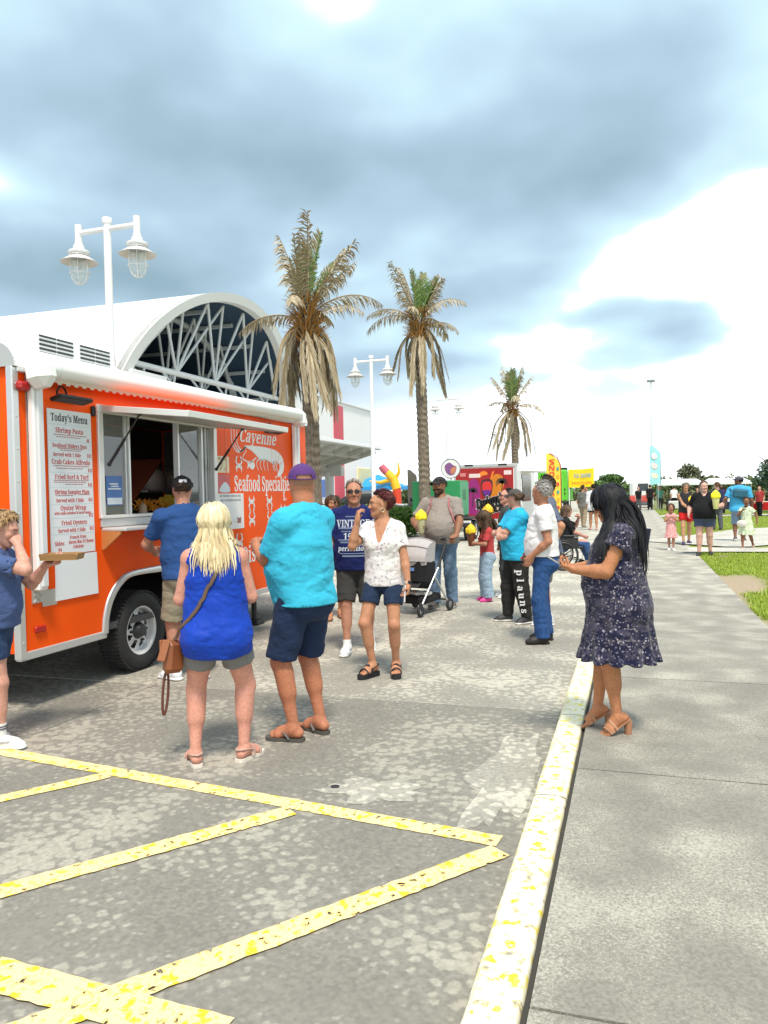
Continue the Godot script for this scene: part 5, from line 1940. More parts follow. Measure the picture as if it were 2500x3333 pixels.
func lamp_post(at: Vector3, label: String, first: Node3D = null) -> Node3D:
	if first:
		var c := first.duplicate() as Node3D
		c.name = numbered("lamp_post")
		add_child(c)
		c.position = at
		c.set_meta("label", label)
		return c
	var t := thing("lamp_post", label, "lamp post", at, 0.0, "white twin lamp posts along the lot")
	var w := mat(0.80, 0.81, 0.82, 0.4)
	var p := MB.new()
	p.lathe(Transform3D(), PackedVector2Array([Vector2(0.16, 0), Vector2(0.16, 0.25), Vector2(0.11, 0.35), Vector2(0.075, 0.5), Vector2(0.058, 6.0), Vector2(0.075, 6.01), Vector2(0.075, 6.09), Vector2(0.0, 6.11)]), 18)
	part(t, "post", p, w)
	var arm := MB.new()
	arm.cyl(Vector3(-0.55, 5.92, 0), Vector3(0.55, 5.92, 0), 0.04, -1.0, 12)
	for s in [-1.0, 1.0]: arm.cyl(Vector3(0.55 * s, 5.74, 0), Vector3(0.55 * s, 6.05, 0), 0.055, -1.0, 12)
	part(t, "cross_arm", arm, w)
	for s in [-1.0, 1.0]:
		var hd := MB.new()
		var X := Transform3D(Basis(), Vector3(0.55 * s, 5.45, 0))
		hd.lathe(X, PackedVector2Array([Vector2(0.12, 0.10), Vector2(0.12, 0.13), Vector2(0.15, 0.14), Vector2(0.15, 0.19), Vector2(0.09, 0.2), Vector2(0.085, 0.27), Vector2(0.065, 0.28), Vector2(0.06, 0.33)]), 20, TAU, true)
		var h := part(t, "lantern", hd, w)
		var sh := MB.new()
		sh.lathe(X, PackedVector2Array([Vector2(0.13, 0.075), Vector2(0.285, 0.0), Vector2(0.285, 0.008), Vector2(0.13, 0.11)]), 28)
		part(h, "shade", sh, mat(0.62, 0.58, 0.54, 0.45))
		var jar := MB.new()
		jar.lathe(X, PackedVector2Array([Vector2(0.0, -0.33), Vector2(0.06, -0.315), Vector2(0.11, -0.26), Vector2(0.13, -0.17), Vector2(0.135, 0.1)]), 20)
		var gm := StandardMaterial3D.new()
		gm.transparency = BaseMaterial3D.TRANSPARENCY_ALPHA
		gm.albedo_color = Color(0.9, 0.94, 0.95, 0.3)
		gm.roughness = 0.05
		part(h, "glass_jar", jar, gm)
		var bulb := MB.new()
		bulb.lathe(X, PackedVector2Array([Vector2(0.0, -0.12), Vector2(0.035, -0.09), Vector2(0.035, 0.02), Vector2(0.02, 0.06), Vector2(0.03, 0.07), Vector2(0.03, 0.14)]), 12)
		part(h, "bulb", bulb, mat(0.35, 0.36, 0.36, 0.3))
		var cage := MB.new()
		for k in 6:
			var an := TAU * k / 6.0
			var o := Vector3(cos(an), 0, sin(an))
			cage.tube(PackedVector3Array([X * (o * 0.145 + Vector3(0, 0.13, 0)), X * (o * 0.147 + Vector3(0, -0.16, 0)), X * (o * 0.125 + Vector3(0, -0.27, 0)), X * (o * 0.07 + Vector3(0, -0.335, 0)), X * Vector3(0, -0.35, 0)]), PackedFloat32Array([0.007]), 5)
		for y in [-0.17, 0.12, 0.165]:
			var ring := PackedVector3Array()
			for j in 24: ring.append(X * Vector3(cos(TAU * j / 24.0) * (0.148 if y < 0.15 else 0.165), y, sin(TAU * j / 24.0) * (0.148 if y < 0.15 else 0.165)))
			cage.tube(ring, PackedFloat32Array([0.009]), 5, false, 1.0, Vector3.ZERO, true)
		part(h, "cage", cage, w)
	return t

func build_street() -> void:
	palm(Vector3(-6.55, 0, -15.3), 5.4, 0.175, "nearest ragged palm right behind the orange trailer, mostly dead fronds", 3, [7, 9, 5, 32], Vector3(-0.08, 0, 0.0), 0.76)
	palm(Vector3(-6.5, 0, -24.4), 7.15, 0.185, "tall palm in the middle with a green tuft and a skirt of dead fronds", 8, [6, 5, 7, 15], Vector3(-0.12, 0, 0), 0.84)
	palm(Vector3(-6.5, 0, -45.0), 6.4, 0.2, "farthest palm rising behind the red drinks trailer", 17, [7, 6, 4, 18], Vector3(-0.1, 0, 0), 1.0)
	var a := lamp_post(Vector3(-7.87, 0, -10.35), "nearest white twin lamp post rising behind the orange trailer")
	lamp_post(Vector3(-8.0, 0, -23.6), "white twin lamp post between the two nearer palms", a)
	lamp_post(Vector3(-8.15, 0, -34.8), "white twin lamp post just right of the tall middle palm", a)
	lamp_post(Vector3(-8.3, 0, -51.6), "smallest white twin lamp post, half behind the farthest palm", a)
	var pm := MB.new()
	pm.cyl(Vector3(1.75, 0, -80), Vector3(1.75, 12.0, -80), 0.12, 0.07, 10)
	var pole := thing("light_mast", "thin tall grey light mast standing alone far off on the right", "light mast", Vector3(1.75, 0, -80))
	part(pole, "post", pm, mat(0.66, 0.70, 0.72, 0.5), Transform3D(Basis(), Vector3(-1.75, 0, 80)))
	var hm := MB.new()
	hm.at_box(Vector3(0, 12.1, 0), Vector3(0.75, 0.25, 0.4), 0.05)
	part(pole, "floodlight", hm, mat(0.25, 0.28, 0.3, 0.5))

# ---------------------------------------------------------------- the orange food trailer; its long side is the plane x = -4.5, u = -z runs along it
func on_wall(u: float, y: float, o := 0.0) -> Transform3D:
	return Transform3D(Basis(Vector3(0, 0, -1), Vector3.UP, Vector3(1, 0, 0)), Vector3(-4.5 + o, y, -u))

func wall_box(m: MB, u0: float, u1: float, y0: float, y1: float, o0: float, o1: float, bev := 0.0) -> void:
	m.at_box(Vector3(-4.5 + (o0 + o1) / 2, (y0 + y1) / 2, -(u0 + u1) / 2), Vector3(absf(o1 - o0), absf(y1 - y0), absf(u1 - u0)), bev)

func poly(pts: Array) -> PackedVector2Array:
	var p := PackedVector2Array()
	for k in range(0, pts.size(), 2): p.append(Vector2(pts[k], pts[k + 1]))
	return p

func curve_poly(ctrl: Array, n := 10) -> PackedVector2Array:   # closed Catmull-Rom through the points
	var c := poly(ctrl)
	var o := PackedVector2Array()
	var m := c.size()
	for k in m:
		for j in n: o.append(c[k].cubic_interpolate(c[(k + 1) % m], c[(k + m - 1) % m], c[(k + 2) % m], float(j) / n))
	return o

func stroke(m: MB, X: Transform3D, ctrl: Array, w0: float, w1: float, depth := 0.0015) -> void:   # a tapering painted line
	var c := poly(ctrl)
	var pts := PackedVector2Array()
	for k in c.size() - 1:
		for j in 8: pts.append(c[k].cubic_interpolate(c[k + 1], c[maxi(k - 1, 0)], c[mini(k + 2, c.size() - 1)], j / 8.0))
	pts.append(c[c.size() - 1])
	for k in pts.size() - 1:
		var d := (pts[k + 1] - pts[k]).normalized()
		var s := Vector2(-d.y, d.x)
		var d2 := (pts[mini(k + 2, pts.size() - 1)] - pts[mini(k + 1, pts.size() - 2)]).normalized()
		var s2 := Vector2(-d2.y, d2.x)
		var a := lerpf(w0, w1, float(k) / pts.size()) * 0.5
		var b := lerpf(w0, w1, float(k + 1) / pts.size()) * 0.5
		var q := [pts[k] - s * a, pts[k + 1] - s2 * b, pts[k + 1] + s2 * b, pts[k] + s * a]
		m.quad(X * Vector3(q[0].x, q[0].y, depth), X * Vector3(q[1].x, q[1].y, depth), X * Vector3(q[2].x, q[2].y, depth), X * Vector3(q[3].x, q[3].y, depth))

func crab(m: MB, X: Transform3D, s: float) -> void:
	m.prism(X, curve_poly([-0.5 * s, 0.0, -0.3 * s, 0.32 * s, 0.3 * s, 0.32 * s, 0.5 * s, 0.0, 0.25 * s, -0.3 * s, -0.25 * s, -0.3 * s], 5), 0.0015)
	for g in [-1.0, 1.0]:
		stroke(m, X, [0.35 * s * g, 0.2 * s, 0.75 * s * g, 0.55 * s, 0.7 * s * g, 1.05 * s], 0.26 * s, 0.34 * s)
		stroke(m, X, [0.68 * s * g, 0.9 * s, 0.6 * s * g, 1.25 * s, 0.34 * s * g, 1.5 * s], 0.42 * s, 0.06 * s)
		for k in 3:
			var y := 0.05 - 0.2 * k
			stroke(m, X, [0.4 * s * g, y * s, (0.72 - 0.06 * k) * s * g, (y - 0.16) * s, (0.84 - 0.12 * k) * s * g, (y - 0.62) * s], 0.22 * s, 0.08 * s)

func wheel(t: Node3D, off: Transform3D, c: Vector3, r: float, w: float, rim_mat: Material, detailed := true) -> void:
	# axle along x, outer face towards +x
	var X := Transform3D(Basis(Vector3(0, 1, 0), Vector3(1, 0, 0), Vector3(0, 0, -1)), c)
	var ty := MB.new()
	var hw := w / 2
	ty.lathe(X, PackedVector2Array([Vector2(r * 0.60, -hw * 0.8), Vector2(r * 0.72, -hw), Vector2(r * 0.9, -hw), Vector2(r * 0.985, -hw * 0.72), Vector2(r, -hw * 0.5), Vector2(r, hw * 0.5), Vector2(r * 0.985, hw * 0.72), Vector2(r * 0.9, hw), Vector2(r * 0.72, hw * 1.02), Vector2(r * 0.60, hw * 0.8)]), 48)
	if detailed:
		for k in 60:
			var a := TAU * k / 60.0
			for e in [-1.0, 1.0]:
				var d := Vector3(0, cos(a), sin(a))
				ty.box(Transform3D(Basis(Vector3(1, 0, 0), d, Vector3(1, 0, 0).cross(d)), c + d * (r * 0.992) + Vector3(hw * 0.5 * e, 0, 0)), Vector3(hw * 0.75, 0.02, r * 0.06))
	var wh := part(t, "wheel", ty, mat(0.022, 0.022, 0.023, 0.75), off)
	var rm := MB.new()
	var o := hw * 0.75
	rm.lathe(X, PackedVector2Array([Vector2(r * 0.52, -o), Vector2(r * 0.54, o * 0.2), Vector2(r * 0.57, o * 0.95), Vector2(r * 0.61, o * 1.06), Vector2(r * 0.615, o * 1.12), Vector2(r * 0.59, o * 1.12), Vector2(r * 0.55, o * 0.9), Vector2(r * 0.535, o * 0.35)]), 40)
	var off2 := Transform3D()
	part(wh, "rim", rm, rim_mat, off2)
	var disc := MB.new()
	# spoked disc with eight openings
	var ro := r * 0.535
	var rin := r * 0.2
	var seg := 64
	var ph := func(rad: float) -> float: return o * (0.35 + 0.28 * smoothstep(0.95, 0.5, rad / ro))
	var radii := [rin, ro * 0.5, ro * 0.62, ro * 0.86, ro * 0.93, ro * 1.01]
	for k in seg:
		for j in radii.size() - 1:
			var open := j == 2 and (k % 8) in [2, 3, 4, 5]
			if open or (j == 1 and (k % 8) in [3, 4]) : continue
			var q: Array = []
			for e in [[k, j], [k + 1, j], [k + 1, j + 1], [k, j + 1]]:
				var a: float = TAU * e[0] / seg
				q.append(c + Vector3(ph.call(radii[e[1]]), radii[e[1]] * cos(a), radii[e[1]] * sin(a)))
			disc.quad(q[0], q[1], q[2], q[3])
	part(wh, "disc", disc, rim_mat, off2)
	var back := MB.new()
	back.lathe(X, PackedVector2Array([Vector2(ro * 1.02, -o * 0.2), Vector2(0, -o * 0.2)]), 32)
	part(wh, "drum", back, mat(0.02, 0.02, 0.02, 0.6), off2)
	var hub := MB.new()
	hub.lathe(X, PackedVector2Array([Vector2(rin * 1.25, o * 0.45), Vector2(rin * 0.95, o * 0.9), Vector2(rin * 0.72, o * 1.25), Vector2(rin * 0.6, o * 1.3), Vector2(0.0, o * 1.32)]), 20)
	for k in 6:
		var a := TAU * (k + 0.5) / 6.0
		var p := c + Vector3(o * 0.5, cos(a) * rin * 1.5, sin(a) * rin * 1.5)
		hub.cyl(p, p + Vector3(o * 0.35, 0, 0), r * 0.036, -1.0, 6)
	part(wh, "hub", hub, mat(0.03, 0.03, 0.032, 0.4), off2)

func build_trailer() -> void:
	var base := Vector3(-5.75, 0, -7.5)
	var off := Transform3D(Basis(), -base)
	var t := thing("food_trailer", "orange food trailer with an open serving window, white awning tube and menu board", "food trailer", base)
	var orange := StandardMaterial3D.new()
	orange.albedo_color = Color(0.96, 0.10, 0.004).linear_to_srgb()
	orange.roughness = 0.4
	orange.metallic_specular = 0.25
	var onz := noise(0.006, 3, FastNoiseLite.TYPE_SIMPLEX_SMOOTH, 3)
	orange.albedo_texture = ntex(onz, 512, ramp([0.2, gray(0.9), 0.8, gray(1.0)]))
	orange.uv1_triplanar = true
	orange.uv1_scale = Vector3.ONE * 0.4
	var alu := mat(0.66, 0.67, 0.67, 0.36, 0.75)
	var dull := mat(0.55, 0.55, 0.54, 0.5, 0.4)
	var white := mat(0.82, 0.82, 0.81, 0.35)
	var black := mat(0.015, 0.015, 0.016, 0.5)
	var plate := mat(0.58, 0.57, 0.54, 0.38, 0.7)
	var inner := mat(0.20, 0.205, 0.21, 0.5, 0.5)
	# walls
	var w := MB.new()
	var wx := func(pts: Array) -> void: w.prism(on_wall(0, 0, -0.06), poly(pts), 0.06)
	wx.call([4.76, 2.425, 10.24, 2.425, 10.24, 2.70, 4.76, 2.70])
	wx.call([4.76, 1.49, 5.735, 1.49, 5.735, 2.425, 4.76, 2.425])
	wx.call([7.675, 1.49, 10.24, 1.49, 10.24, 2.425, 7.675, 2.425])
	wx.call([4.76, 0.46, 5.74, 0.46, 5.76, 0.60, 5.83, 0.74, 5.96, 0.86, 6.14, 0.92, 7.36, 0.92, 7.55, 0.86, 7.68, 0.74, 7.74, 0.60, 7.76, 0.46, 10.24, 0.46, 10.24, 1.49, 4.76, 1.49])
	part(t, "side_wall", w, orange, off)
	var e := MB.new()
	e.at_box(Vector3(-5.19, 1.58, -4.79), Vector3(1.26, 2.24, 0.06))
	e.at_box(Vector3(-6.86, 1.58, -4.79), Vector3(0.2, 2.24, 0.06))
	e.at_box(Vector3(-6.29, 2.63, -4.79), Vector3(0.94, 0.14, 0.06))
	part(t, "end_wall", e, orange, off)
	var e2 := MB.new()
	e2.at_box(Vector3(-5.73, 1.58, -10.21), Vector3(2.34, 2.24, 0.06))
	e2.at_box(Vector3(-6.92, 1.58, -7.5), Vector3(0.06, 2.24, 5.36))
	part(t, "far_wall", e2, orange, off)
	var door := MB.new()
	door.box(Transform3D(Basis(Vector3.UP, 0.0), Vector3(-5.82, 1.52, -4.45)), Vector3(0.05, 2.0, 0.62), 0.008)
	part(t, "door", door, mat(0.62, 0.04, 0.012, 0.4), off)
	var flr := MB.new()
	flr.at_box(Vector3(-5.7, 0.5, -7.5), Vector3(2.36, 0.06, 5.36))
	part(t, "floor", flr, mat(0.08, 0.08, 0.08, 0.7), off)
	var lin := MB.new()
	lin.at_box(Vector3(-6.86, 1.6, -7.5), Vector3(0.02, 2.1, 5.3))
	lin.at_box(Vector3(-5.7, 1.6, -10.15), Vector3(2.2, 2.1, 0.02))
	lin.at_box(Vector3(-5.7, 2.68, -7.5), Vector3(2.3, 0.02, 5.3))
	part(t, "lining", lin, inner, off)
	# roof with a rounded edge
	var roof := MB.new()
	roof.sheet(func(a: float, b: float) -> Vector3:
		var q: float = b * 3.0
		var p: Vector2
		if q < 1.0: p = Vector2(-4.47 - 0.17 * (1.0 - cos(q * PI / 2)), 2.68 + 0.19 * sin(q * PI / 2))
		elif q < 2.0: p = Vector2(lerpf(-4.64, -6.78, q - 1.0), 2.87 + 0.02 * sin((q - 1.0) * PI))
		else: p = Vector2(-6.78 - 0.17 * sin((q - 2.0) * PI / 2), 2.68 + 0.19 * cos((q - 2.0) * PI / 2))
		return Vector3(p.x, p.y, lerpf(-4.73, -10.26, a)), 1, 36)
	part(t, "roof", roof, white, off)
	for q in [[-4.733, 1.0], [-10.257, -1.0]]:
		var cap := MB.new()
		var pl := PackedVector2Array()
		for k in 10: pl.append(Vector2(-4.47 - 0.17 * (1.0 - cos(k / 9.0 * PI / 2)), 2.68 + 0.19 * sin(k / 9.0 * PI / 2)))
		for k in 10: pl.append(Vector2(-6.78 - 0.17 * sin(k / 9.0 * PI / 2), 2.68 + 0.19 * cos(k / 9.0 * PI / 2)))
		cap.prism(Transform3D(Basis(), Vector3(0, 0, q[0] - 0.01)), pl, 0.02)
		part(t, "roof_end", cap, plate, off)
	var rail := MB.new()
	wall_box(rail, 4.76, 10.26, 2.64, 2.69, -0.01, 0.028, 0.006)
	part(t, "roof_rail", rail, alu, off)
	var sk := MB.new()
	wall_box(sk, 4.72, 5.74, 0.41, 0.475, -0.04, 0.012, 0.006)
	wall_box(sk, 7.76, 10.26, 0.41, 0.475, -0.04, 0.012, 0.006)
	part(t, "bottom_rail", sk, dull, off)
	var tr := MB.new()
	wall_box(tr, 4.715, 4.785, 0.42, 2.68, -0.05, 0.014, 0.008)
	part(t, "corner_trim", tr, alu, off)
	for k in 9:
		var m := MB.new()
		m.ball(on_wall(4.752, 0.55 + k * 0.25, 0.014), Vector3(0.01, 0.01, 0.005), 8, 4)
		part(t, "rivet", m, dull, off)
	for u in [7.95, 9.86]:
		var m := MB.new()
		wall_box(m, u - 0.012, u + 0.012, 0.48, 2.63, 0.0, 0.003, 0.001)
		part(t, "seam_strip", m, mat(0.80, 0.085, 0.004, 0.45), off)
	for k in 30:
		var m := MB.new()
		m.ball(on_wall(4.82 + k * 0.18, 2.665, 0.028), Vector3(0.007, 0.007, 0.004), 6, 3)
		part(t, "screw", m, dull, off)
	# diamond plate strip, raised lozenges
	var dp := MB.new()
	wall_box(dp, 4.86, 4.97, 0.84, 2.63, 0.0, 0.008)
	wall_box(dp, 4.97, 5.13, 0.80, 0.93, 0.0, 0.0075)
	for k in 66:
		for j in 2:
			var y := 0.86 + k * 0.0265
			var b := Basis(Vector3(1, 0, 0), 0.75 * (1.0 if (k + j) % 2 == 0 else -1.0))
			dp.box(Transform3D(b, Vector3(-4.49, y, -(4.888 + j * 0.048 + 0.012 * (k % 2)))), Vector3(0.008, 0.009, 0.038), 0.003)
	part(t, "diamond_plate", dp, plate, off)
	var dp2 := MB.new()
	wall_box(dp2, 4.79, 4.94, 2.70, 2.76, -0.02, 0.012, 0.004)
	part(t, "corner_plate", dp2, plate, off)
	# marker lights and reflectors
	var red := mat(0.42, 0.012, 0.012, 0.25)
	var ml := MB.new()
	ml.box(on_wall(4.81, 2.535, 0.03), Vector3(0.12, 0.075, 0.06), 0.02)
	part(t, "marker_light", ml, red, off)
	var rf := MB.new()
	rf.box(on_wall(4.935, 0.63, 0.01), Vector3(0.12, 0.05, 0.02), 0.008)
	part(t, "reflector", rf, red, off)
	# awning
	var box := MB.new()
	box.box(Transform3D(Basis(Vector3(0, 0, 1), 0.15), Vector3(-4.36, 2.63, -4.88)), Vector3(0.24, 0.22, 0.2), 0.07)
	part(t, "awning_end", box, white, off)
	var box2 := MB.new()
	box2.box(Transform3D(Basis(), Vector3(-4.38, 2.70, -9.77)), Vector3(0.2, 0.22, 0.14), 0.05)
	part(t, "awning_end", box2, white, off)
	var tube := MB.new()
	tube.cyl(Vector3(-4.36, 2.68, -4.96), Vector3(-4.36, 2.755, -9.7), 0.075, -1.0, 28)
	part(t, "awning_roll", tube, white, off)
	var hub := MB.new()
	hub.lathe(Transform3D(Basis(Vector3(0, 0, 1), Vector3(0, 0, 0) + Vector3(0, 0, -1), Vector3(1, 0, 0)) if false else Transform3D(Basis(Vector3(1, 0, 0), -PI / 2), Vector3(-4.36, 2.68, -4.99)).basis, Vector3(-4.36, 2.68, -4.99)), PackedVector2Array([Vector2(0.06, -0.02), Vector2(0.06, 0.03), Vector2(0.08, 0.04)]), 20)
	part(t, "awning_hub", hub, alu, off)
	var val := MB.new()
	var nb := 96
	for k in nb:
		var u0 := 5.0 + 4.66 * k / nb
		var u1 := 5.0 + 4.66 * (k + 1) / nb
		var yv := 2.605 + 0.075 * k / nb
		var d := 0.022 if k % 2 == 0 else 0.036
		val.quad(Vector3(-4.35, yv - d, -u0), Vector3(-4.35, yv - d, -u1), Vector3(-4.352, yv + 0.03, -u1), Vector3(-4.352, yv + 0.03, -u0))
	part(t, "valance", val, mat(0.62, 0.52, 0.42, 0.8), off)
	for q in [[4.915, 0.94, 2.54], [9.8, 0.94, 2.62]]:
		var arm := MB.new()
		wall_box(arm, q[0] - 0.055, q[0] + 0.055, q[1], q[2], 0.012, 0.075, 0.012)
		part(t, "awning_arm", arm, white, off)
		var arm2 := MB.new()
		wall_box(arm2, q[0] - 0.03, q[0] + 0.03, q[1] + 0.03, q[2], 0.075, 0.10, 0.006)
		part(t, "awning_arm", arm2, mat(0.7, 0.71, 0.73, 0.4), off)
	# picture lights
	for q in [5.27, 9.05]:
		var l := MB.new()
		l.box(on_wall(q, 2.475, 0.10) * Transform3D(Basis(Vector3(1, 0, 0), -0.25), Vector3.ZERO), Vector3(0.40, 0.035, 0.12), 0.012)
		var lp := part(t, "picture_light", l, black, off)
		var br := MB.new()
		var ring := PackedVector3Array()
		for k in 14:
			var a := PI * k / 13.0
			ring.append(on_wall(q - 0.06 + 0.055 * cos(a), 2.51 + 0.07 * sin(a), 0.05).origin)
		br.tube(ring, PackedFloat32Array([0.009]), 6)
		part(lp, "bracket", br, black)
	var lt := MB.new()
	lt.box(on_wall(5.635, 2.42, 0.015), Vector3(0.045, 0.09, 0.04), 0.012)
	part(t, "latch", lt, black, off)
	var lt2 := MB.new()
	lt2.box(on_wall(9.78, 2.46, 0.015), Vector3(0.045, 0.07, 0.04), 0.012)
	part(t, "latch", lt2, black, off)
	# serving window: frame, mullions, panes
	var fr := MB.new()
	wall_box(fr, 5.69, 7.72, 2.42, 2.49, -0.05, 0.022, 0.006)
	wall_box(fr, 5.69, 5.76, 1.50, 2.42, -0.05, 0.022, 0.006)
	wall_box(fr, 7.65, 7.72, 1.50, 2.42, -0.05, 0.022, 0.006)
	wall_box(fr, 5.69, 7.72, 1.475, 1.505, -0.05, 0.03, 0.006)
	var win := part(t, "serving_window", fr, mat(0.74, 0.74, 0.72, 0.4, 0.3), off)
	var sill := MB.new()
	wall_box(sill, 5.70, 7.71, 1.40, 1.472, 0.0, 0.02, 0.004)
	part(win, "sill", sill, dull)
	for k in 8:
		var m := MB.new()
		m.ball(on_wall(5.8 + k * 0.26, 1.435, 0.02), Vector3(0.007, 0.007, 0.004), 8, 4)
		part(win, "rivet", m, alu)
	for q in [[6.145, 0.022], [6.12, 0.0], [6.96, 0.024], [7.0, 0.0], [7.44, 0.012], [7.56, -0.01]]:
		var m := MB.new()
		wall_box(m, q[0] - 0.011, q[0] + 0.011, 1.505, 2.42, -0.045 - q[1] * 0.3, -0.015 + q[1], 0.003)
		part(win, "mullion", m, alu)
	var glass := StandardMaterial3D.new()
	glass.transparency = BaseMaterial3D.TRANSPARENCY_ALPHA
	glass.albedo_color = Color(0.6, 0.63, 0.63, 0.22)
	glass.roughness = 0.03
	for q in [[5.765, 6.11], [7.01, 7.43]]:
		var m := MB.new()
		m.prism(on_wall(0, 0, -0.034), poly([q[0], 1.51, q[1], 1.51, q[1], 2.415, q[0], 2.415]), 0.004)
		part(win, "pane", m, glass)
	for k in 3:
		var sc := MB.new()
		wall_box(sc, 7.46 + k * 0.06, 7.5 + k * 0.06, 1.51, 2.41, -0.03, -0.022)
		part(win, "screen_rail", sc, mat(0.36, 0.37, 0.37, 0.45, 0.5))
	# flap held up on struts
	var flap := MB.new()
	var fa := Vector3(-4.47, 2.455, -6.715)
	flap.box(Transform3D(Basis(Vector3(0, 0, 1), -0.105), Vector3(-4.035, 2.41, -6.715)), Vector3(0.88, 0.025, 1.95), 0.004)
	var fp := part(t, "window_flap", flap, orange, off)
	var fe := MB.new()
	fe.box(Transform3D(Basis(Vector3(0, 0, 1), -0.105), Vector3(-3.6, 2.365, -6.715)), Vector3(0.02, 0.055, 1.97), 0.004)
	for s in [-1.0, 1.0]: fe.box(Transform3D(Basis(Vector3(0, 0, 1), -0.105), Vector3(-4.035, 2.408, -6.715 + 0.985 * s)), Vector3(0.9, 0.055, 0.02), 0.004)
	part(fp, "flap_frame", fe, mat(0.75, 0.75, 0.73, 0.38, 0.4))
	var un := MB.new()
	un.box(Transform3D(Basis(Vector3(0, 0, 1), -0.105), Vector3(-4.037, 2.394, -6.715)), Vector3(0.86, 0.006, 1.92), 0.0)
	part(fp, "flap_lining", un, mat(0.55, 0.5, 0.47, 0.45, 0.3))
	for q in [[5.80, 6.05], [7.66, 7.50]]:
		var m := MB.new()
		var p0 := Vector3(-4.12, 2.40, -q[0])
		var p1 := Vector3(-4.46, 1.96, -q[0])
		m.cyl(p0, p0.lerp(p1, 0.5), 0.008, -1.0, 8)
		m.cyl(p0.lerp(p1, 0.5), p1, 0.014, -1.0, 8)
		m.ball(Transform3D(Basis(), p0), Vector3.ONE * 0.022, 8, 6)
		m.ball(Transform3D(Basis(), p1), Vector3.ONE * 0.02, 8, 6)
		part(fp, "gas_strut", m, black)
	# counter shelf with brackets
	var sh := MB.new()
	wall_box(sh, 5.71, 7.72, 1.365, 1.395, 0.0, 0.26, 0.006)
	part(t, "counter_shelf", sh, mat(0.7, 0.7, 0.69, 0.4, 0.4), off)
	for q in [5.725, 6.7, 7.68]:
		var m := MB.new()
		m.prism(Transform3D(Basis(Vector3(1, 0, 0), Vector3(0, 1, 0), Vector3(0, 0, 1)), Vector3(-4.5, 0, -q - 0.012)), poly([0.0, 1.20, 0.02, 1.20, 0.2, 1.34, 0.2, 1.365, 0.0, 1.365]), 0.024)
		part(t, "bracket", m, mat(0.52, 0.2, 0.06, 0.5), off)
	# wheel arch trim
	var at := MB.new()
	at.sheet(func(a: float, b: float) -> Vector3:
		var ctrl := [Vector2(5.70, 0.455), Vector2(5.72, 0.60), Vector2(5.79, 0.755), Vector2(5.93, 0.89), Vector2(6.13, 0.955), Vector2(6.75, 0.96), Vector2(7.37, 0.955), Vector2(7.57, 0.89), Vector2(7.71, 0.755), Vector2(7.78, 0.60), Vector2(7.80, 0.455)]
		var f := b * (ctrl.size() - 1)
		var i := mini(int(f), ctrl.size() - 2)
		var c: Vector2 = ctrl[i].cubic_interpolate(ctrl[i + 1], ctrl[maxi(i - 1, 0)], ctrl[mini(i + 2, ctrl.size() - 1)], f - i)
		var ce := Vector2(6.75, 0.35)
		var d := (c - ce).normalized()
		var w2 := [[0.022, -0.006], [0.02, 0.012], [0.0, 0.022], [-0.045, 0.022], [-0.05, 0.0], [-0.05, -0.35]]
		var g := a * 5.0
		var gi := mini(int(g), 4)
		var q := Vector2(w2[gi][0], w2[gi][1]).lerp(Vector2(w2[gi + 1][0], w2[gi + 1][1]), g - gi)
		var p := c + d * q.x
		return Vector3(-4.5 + q.y, p.y, -p.x), 10, 60)
	part(t, "fender", at, alu, off)
	var rim := mat(0.72, 0.73, 0.74, 0.35, 0.2)
	wheel(t, off, Vector3(-4.62, 0.38, -6.29), 0.38, 0.24, rim)
	wheel(t, off, Vector3(-4.62, 0.38, -7.18), 0.38, 0.24, rim, false)
	wheel(t, off, Vector3(-6.8, 0.38, -6.29), 0.38, 0.24, rim, false)
	wheel(t, off, Vector3(-6.8, 0.38, -7.18), 0.38, 0.24, rim, false)
	var fm := MB.new()
	for x in [-4.85, -6.55]: fm.at_box(Vector3(x, 0.40, -7.5), Vector3(0.08, 0.12, 5.3), 0.01)
	for k in 6: fm.at_box(Vector3(-5.7, 0.42, -5.0 - k), Vector3(1.62, 0.08, 0.06), 0.01)
	fm.cyl(Vector3(-4.7, 0.34, -6.29), Vector3(-6.75, 0.34, -6.29), 0.04, -1.0, 10)
	fm.cyl(Vector3(-4.7, 0.34, -7.16), Vector3(-6.75, 0.34, -7.16), 0.04, -1.0, 10)
	part(t, "chassis", fm, black, off)
	var jk := MB.new()
	jk.cyl(Vector3(-4.66, 0.06, -8.85), Vector3(-4.66, 0.46, -8.85), 0.035, -1.0, 10)
	jk.at_box(Vector3(-4.66, 0.03, -8.85), Vector3(0.2, 0.06, 0.2), 0.01)
	part(t, "jack", jk, black, off)
	# roof unit with louvres
	var ac := MB.new()
	ac.box(Transform3D(Basis(), Vector3(-5.62, 3.05, -6.4)), Vector3(0.7, 0.38, 1.15), 0.04)
	var acp := part(t, "roof_unit", ac, white, off)
	var ac2 := MB.new()
	ac2.ball(Transform3D(Basis(), Vector3(-5.62, 2.84, -7.05)), Vector3(0.36, 0.34, 0.5), 20, 10, 0.0)
	part(acp, "shroud", ac2, white)
	for g in 2:
		for k in 8:
			for j in 2:
				var m := MB.new()
				m.box(Transform3D(Basis(Vector3(0, 0, 1), 0.5), Vector3(-5.268, 2.915 + k * 0.04, -6.0 - g * 0.56 - j * 0.235)), Vector3(0.012, 0.016, 0.22), 0.0)
				part(acp, "louvre", m, mat(0.03, 0.035, 0.035, 0.6))
	# menu board
	var mb := MB.new()
	mb.prism(on_wall(0, 0, 0.004), poly([5.08, 1.20, 5.615, 1.20, 5.605, 2.395, 5.08, 2.395]), 0.006)
	var menu := part(t, "menu_board", mb, mat(0.80, 0.81, 0.83, 0.4), off)
	var bl := MB.new()
